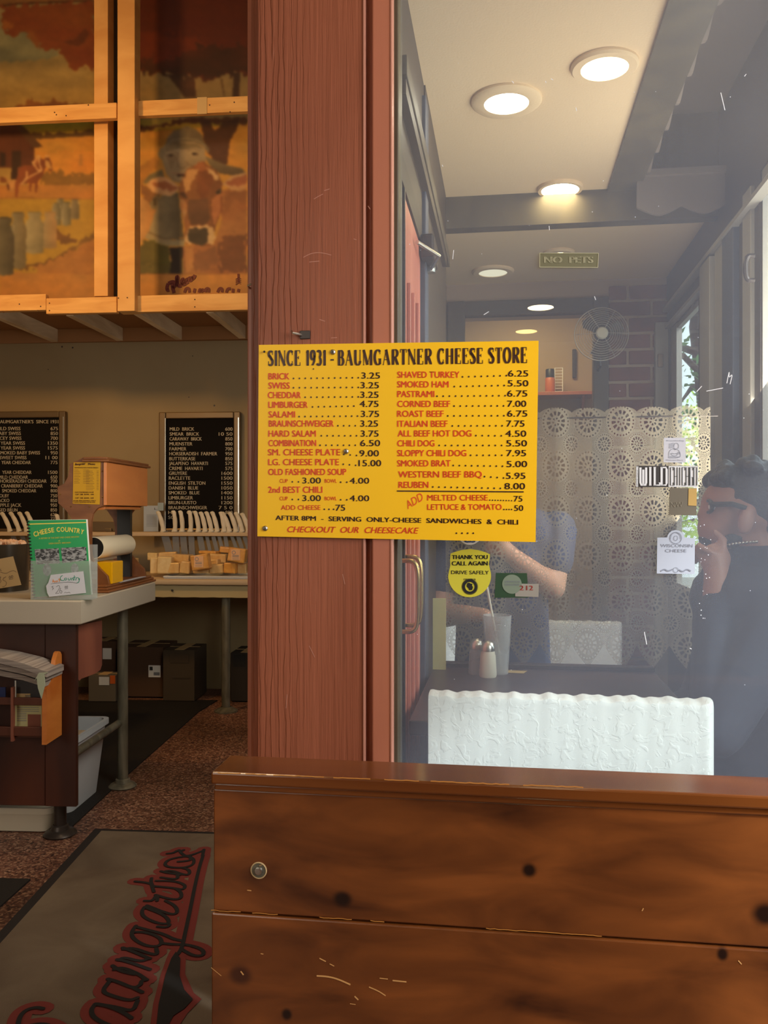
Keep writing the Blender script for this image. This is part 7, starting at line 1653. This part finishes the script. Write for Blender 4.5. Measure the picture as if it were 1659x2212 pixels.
    fill(q3([(100, 1450), (210, 1350), (440, 1425), (470, 1560), (455, 1705), (100, 1710)]), C(74, 58, 18), C(96, 78, 24), 2); fill(q3([(110, 1640), (250, 1600), (450, 1630), (450, 1700), (110, 1700)]), C(112, 90, 36), C(80, 62, 24), 4, amt=.7)
    fill(q3([(450, 1435), (598, 1430), (580, 1560), (580, 1700), (455, 1705), (475, 1560)]), C(40, 24, 14))
    fill(q3([(395, 400), (500, 350), (700, 360), (815, 420), (820, 560), (760, 620), (640, 700), (570, 775), (500, 770), (420, 690), (385, 560)]), C(170, 134, 92), C(142, 108, 72), .3, 'y')
    fill(q3([(400, 430), (500, 370), (720, 375), (805, 430), (700, 420), (620, 440), (540, 430), (420, 460)]), C(128, 98, 62)); fill(q3([(410, 490), (500, 475), (540, 520), (500, 580), (470, 640), (440, 560)]), C(126, 90, 56), amt=.6)
    fill(q3([(430, 490), (480, 480), (495, 505), (450, 512)]), C(92, 62, 38)); fill(q3([(670, 475), (740, 470), (745, 495), (690, 495)]), C(96, 64, 40)); fill(q3(ell(702, 482, 16, 12, 10)), C(40, 24, 16)); fill(q3(ell(465, 495, 12, 9, 10)), C(60, 38, 24))
    line(q3([(540, 470), (530, 570), (545, 620), (590, 630), (640, 590), (625, 560)]), 1.6, C(116, 78, 48)); line(q3([(620, 560), (650, 590), (700, 610)]), 1.4, C(120, 80, 50)); fill(q3([(520, 690), (560, 680), (610, 682), (600, 708), (545, 712)]), C(50, 24, 14)); line(q3([(470, 672), (520, 685), (620, 682)]), 1.8, C(150, 90, 60)); line(q3([(500, 710), (540, 742), (590, 730)]), 2, C(186, 146, 100)); line(q3([(415, 440), (470, 455), (530, 470)]), 1.6, C(120, 88, 56)); line(q3([(640, 450), (700, 432), (760, 450)]), 1.4, C(120, 88, 56))
    fill(q3([(330, 480), (360, 430), (410, 390), (430, 320), (500, 245), (625, 198), (720, 225), (790, 300), (810, 370), (862, 430), (862, 465), (840, 470), (805, 410), (700, 360), (600, 358), (500, 370), (420, 430), (385, 545), (345, 520)]), C(140, 112, 76), C(118, 90, 60), .3, 'x')
    line(q3([(370, 430), (480, 345), (620, 322), (740, 345), (830, 410)]), 2.2, C(160, 132, 92)); line(q3([(620, 200), (640, 230)]), 1.2, C(100, 76, 50))
    # cow: body, ears, head
    fill(q3([(980, 850), (1100, 820), (1240, 850), (1240, 1705), (600, 1705), (590, 1420), (900, 1400), (980, 1200)]), C(184, 112, 56), C(140, 74, 36), .6, 'n')
    fill(q3([(1000, 860), (1240, 870), (1240, 1000), (1120, 930), (1030, 1100), (990, 1100)]), C(128, 68, 32), C(150, 84, 42), 2, amt=.8); fill(q3([(980, 1330), (1240, 1290), (1240, 1700), (960, 1700)]), C(120, 64, 34), C(100, 50, 28), 4, amt=.85); fill(q3([(700, 1480), (900, 1420), (960, 1600), (740, 1700), (690, 1600)]), C(144, 84, 46), C(120, 66, 38), 3, amt=.8); fill(q3([(600, 1430), (690, 1440), (700, 1640), (620, 1700)]), C(196, 128, 68), C(170, 100, 50), 1)
    fill(q3([(220, 800), (270, 740), (360, 710), (430, 725), (545, 810), (545, 850), (470, 912), (380, 900), (280, 870)]), C(222, 158, 100), C(206, 134, 78)); fill(q3([(270, 785), (340, 765), (400, 750), (540, 820), (500, 865), (420, 850), (340, 820)]), C(176, 96, 52), C(150, 76, 40), 1.5)
    fill(q3([(980, 800), (1020, 760), (1100, 700), (1240, 668), (1240, 830), (1180, 862), (1080, 850), (1050, 820)]), C(206, 148, 92), C(186, 120, 66)); fill(q3([(1030, 780), (1110, 730), (1240, 690), (1230, 790), (1150, 810), (1060, 810)]), C(162, 84, 48), rough=1)
    fill(q3([(545, 810), (600, 700), (640, 630), (740, 600), (800, 550), (850, 600), (930, 650), (985, 780), (980, 870), (900, 930), (870, 1010), (880, 1130), (915, 1280), (900, 1400), (850, 1420), (620, 1400), (600, 1330), (610, 1230), (570, 1080), (555, 930), (550, 880)]), C(150, 84, 40), C(124, 66, 32), .6, 'x')
    fill(q3([(700, 600), (770, 560), (830, 590), (860, 650), (760, 690), (710, 660)]), C(176, 96, 48), C(150, 76, 36), 2)
    fill(q3([(590, 750), (640, 650), (740, 620), (750, 660), (690, 740), (660, 850), (620, 860)]), C(214, 150, 86), C(190, 118, 60), 1.5); fill(q3([(830, 625), (900, 640), (950, 720), (945, 760), (910, 740), (860, 670)]), C(218, 158, 98), rough=1)
    fill(q3([(740, 660), (850, 660), (900, 760), (850, 900), (760, 960), (730, 850)]), C(118, 56, 26), C(140, 72, 34), 2); fill(q3([(640, 950), (840, 930), (860, 1120), (830, 1200), (660, 1200), (630, 1060)]), C(108, 62, 36), C(88, 48, 28), .8, 'y')
    fill(q3([(555, 925), (610, 960), (625, 1060), (600, 1180), (570, 1080)]), C(206, 146, 86), C(170, 100, 50), 1); fill(q3([(550, 880), (600, 870), (640, 940), (600, 930)]), C(84, 44, 24)); fill(q3([(880, 940), (980, 860), (975, 1060), (915, 1240), (880, 1080)]), C(186, 110, 58), C(160, 84, 44), .6); line(q3([(985, 870), (980, 1050), (915, 1220), (905, 1290)]), 1.6, C(110, 50, 26)); line(q3([(870, 960), (880, 1100), (910, 1260)]), 2.0, C(110, 56, 30))
    fill(q3([(920, 880), (950, 845), (982, 845), (975, 880), (940, 892)]), C(46, 28, 18)); fill(q3(ell(965, 858, 6, 8, 8)), C(110, 90, 70))
    fill(q3([(620, 1300), (650, 1215), (760, 1215), (840, 1198), (900, 1240), (918, 1330), (890, 1400), (840, 1395), (650, 1400), (610, 1370)]), C(222, 168, 108), C(200, 140, 84), 1)
    fill(q3([(645, 1240), (720, 1225), (760, 1250), (800, 1235), (850, 1245), (850, 1330), (840, 1380), (770, 1412), (680, 1395), (640, 1340)]), C(44, 28, 20), C(64, 44, 30), 1, 'm')
    line(q3([(590, 1440), (600, 1600), (610, 1690)]), 2, C(150, 80, 46)); line(q3([(965, 1560), (980, 1640)]), 2, C(180, 110, 60))
    # lettered border board below
    fill(q3([(90, 1703), (1250, 1696), (1250, 2100), (90, 2100)]), C(196, 122, 50), C(186, 112, 44)); line(q3([(95, 1706), (1240, 1698)]), 1.6, C(150, 84, 36))
    # brush texture
    img[:] = np.clip(img*(1+(n2[..., None]-0.5)*0.10+(n3[..., None]-0.5)*0.07), 0, 255)
    img[:] = img*(1+(n1[..., None]-0.5)*0.16)
    for _ in range(5):
        q_ = np.pad(img, ((1, 1), (1, 1), (0, 0)), 'edge'); img = (q_[:-2, 1:-1]+q_[2:, 1:-1]+q_[1:-1, :-2]+q_[1:-1, 2:]+q_[1:-1, 1:-1]*2)/6
    lin_ = np.where(img/255 <= 0.04045, img/255/12.92, ((img/255+0.055)/1.055)**2.4)
    lin_ = np.clip(lin_*np.array([1.35, 1.75, 2.3])*0.62, 0, 0.92)
    # mesh: the boards' front as a fine grid of painted points
    r = np.stack([(gx-829.5)/FPX, np.ones_like(gx), (1106-gy)/FPX], -1)
    ru = r[..., 0]*FL.c-FL.s; rv = r[..., 0]*FL.s+FL.c; tt = VM/rv
    co = np.stack([ru*tt, np.full_like(tt, VM), CZ+r[..., 2]*tt], -1).reshape(-1, 3)
    base = Vector((float(co[:, 0].mean()), VM, float(co[:, 2].min())))
    co = co-np.array(base)
    me = bpy.data.meshes.new('painting'); idx = np.arange(nx*ny).reshape(ny, nx)
    f = np.stack([idx[:-1, :-1], idx[1:, :-1], idx[1:, 1:], idx[:-1, 1:]], -1).reshape(-1, 4)
    me.vertices.add(len(co)); me.vertices.foreach_set('co', co.astype(np.float32).ravel()); me.loops.add(f.size); me.loops.foreach_set('vertex_index', f.ravel().astype(np.int32))
    me.polygons.add(len(f)); me.polygons.foreach_set('loop_start', np.arange(0, f.size, 4, dtype=np.int32)); me.polygons.foreach_set('loop_total', np.full(len(f), 4, np.int32)); me.update(); me.validate()
    ca = me.color_attributes.new('paint', 'FLOAT_COLOR', 'POINT'); ca.data.foreach_set('color', np.concatenate([lin_.reshape(-1, 3), np.ones((nx*ny, 1))], 1).astype(np.float32).ravel())
    m = bpy.data.materials.new('mural_paint'); m.use_nodes = True; N = m.node_tree.nodes; L = m.node_tree.links; p = N['Principled BSDF']; p.inputs['Roughness'].default_value = 0.6
    at = N.new('ShaderNodeAttribute'); at.attribute_name = 'paint'; L.new(at.outputs['Color'], p.inputs['Base Color']); me.materials.append(m)
    t = Thing('mural', 'painted farm mural with barn, milk churns, farmer and cow behind the loft timbers', 'mural', FL, base)
    o = bpy.data.objects.new('painting', me); COL.objects.link(o); o.parent = t.o
    bm = bm_new(); xa, xb = float(co[:, 0].min())+base.x, float(co[:, 0].max())+base.x; bx(bm, xa, xb, VM+0.002, VM+0.03, base.z, base.z+float(co[:, 2].max())); t.part('backing_board', bm, MT['deck'])
    # lettering cut off by the beam
    bm = bm_new(); g = lambda X, Y: FL.W(270+X/4.707, 230+Y/4.707, VM-0.004)
    def hd_(s, wd): ribbon(bm, smoothpts([g(*p_) for p_ in s], 2), wd)
    for s in ([(500, 1895), (485, 1850), (478, 1795), (472, 1790)], [(440, 1800), (425, 1840), (430, 1870), (450, 1862)], [(440, 1800), (480, 1780), (510, 1790), (505, 1830), (480, 1850)],
              [(520, 1830), (540, 1750), (530, 1722), (520, 1760), (545, 1830), (575, 1820)], [(575, 1810), (600, 1775), (590, 1750), (572, 1775), (585, 1812), (620, 1800)], [(640, 1760), (622, 1760), (618, 1795), (645, 1780)], [(640, 1735), (660, 1775), (680, 1755), (672, 1725)], [(680, 1755), (700, 1740), (712, 1712)]): hd_(s, 0.022)
    for s in ([(605, 1892), (618, 1850), (650, 1845), (655, 1890)], [(700, 1892), (712, 1850)], [(750, 1892), (762, 1850), (785, 1890), (795, 1850)], [(815, 1888), (822, 1850), (855, 1850), (850, 1890)], [(940, 1890), (958, 1848), (990, 1850), (985, 1888)], [(1030, 1892), (1042, 1852), (1075, 1852)], [(1095, 1892), (1100, 1852)], [(1150, 1885), (1158, 1855)]): hd_(s, 0.017)
    hd_([(1152, 1700), (1156, 1790)], 0.013)
    for k in range(4): hd_([(1156, 1740+k*18), (1180, 1752+k*18)], 0.004); hd_([(1154, 1740+k*18), (1124, 1758+k*18)], 0.004)
    t.part('lettering', bm, mat('maroon_lettering', srgb(96, 26, 20), 0.6))
mural()
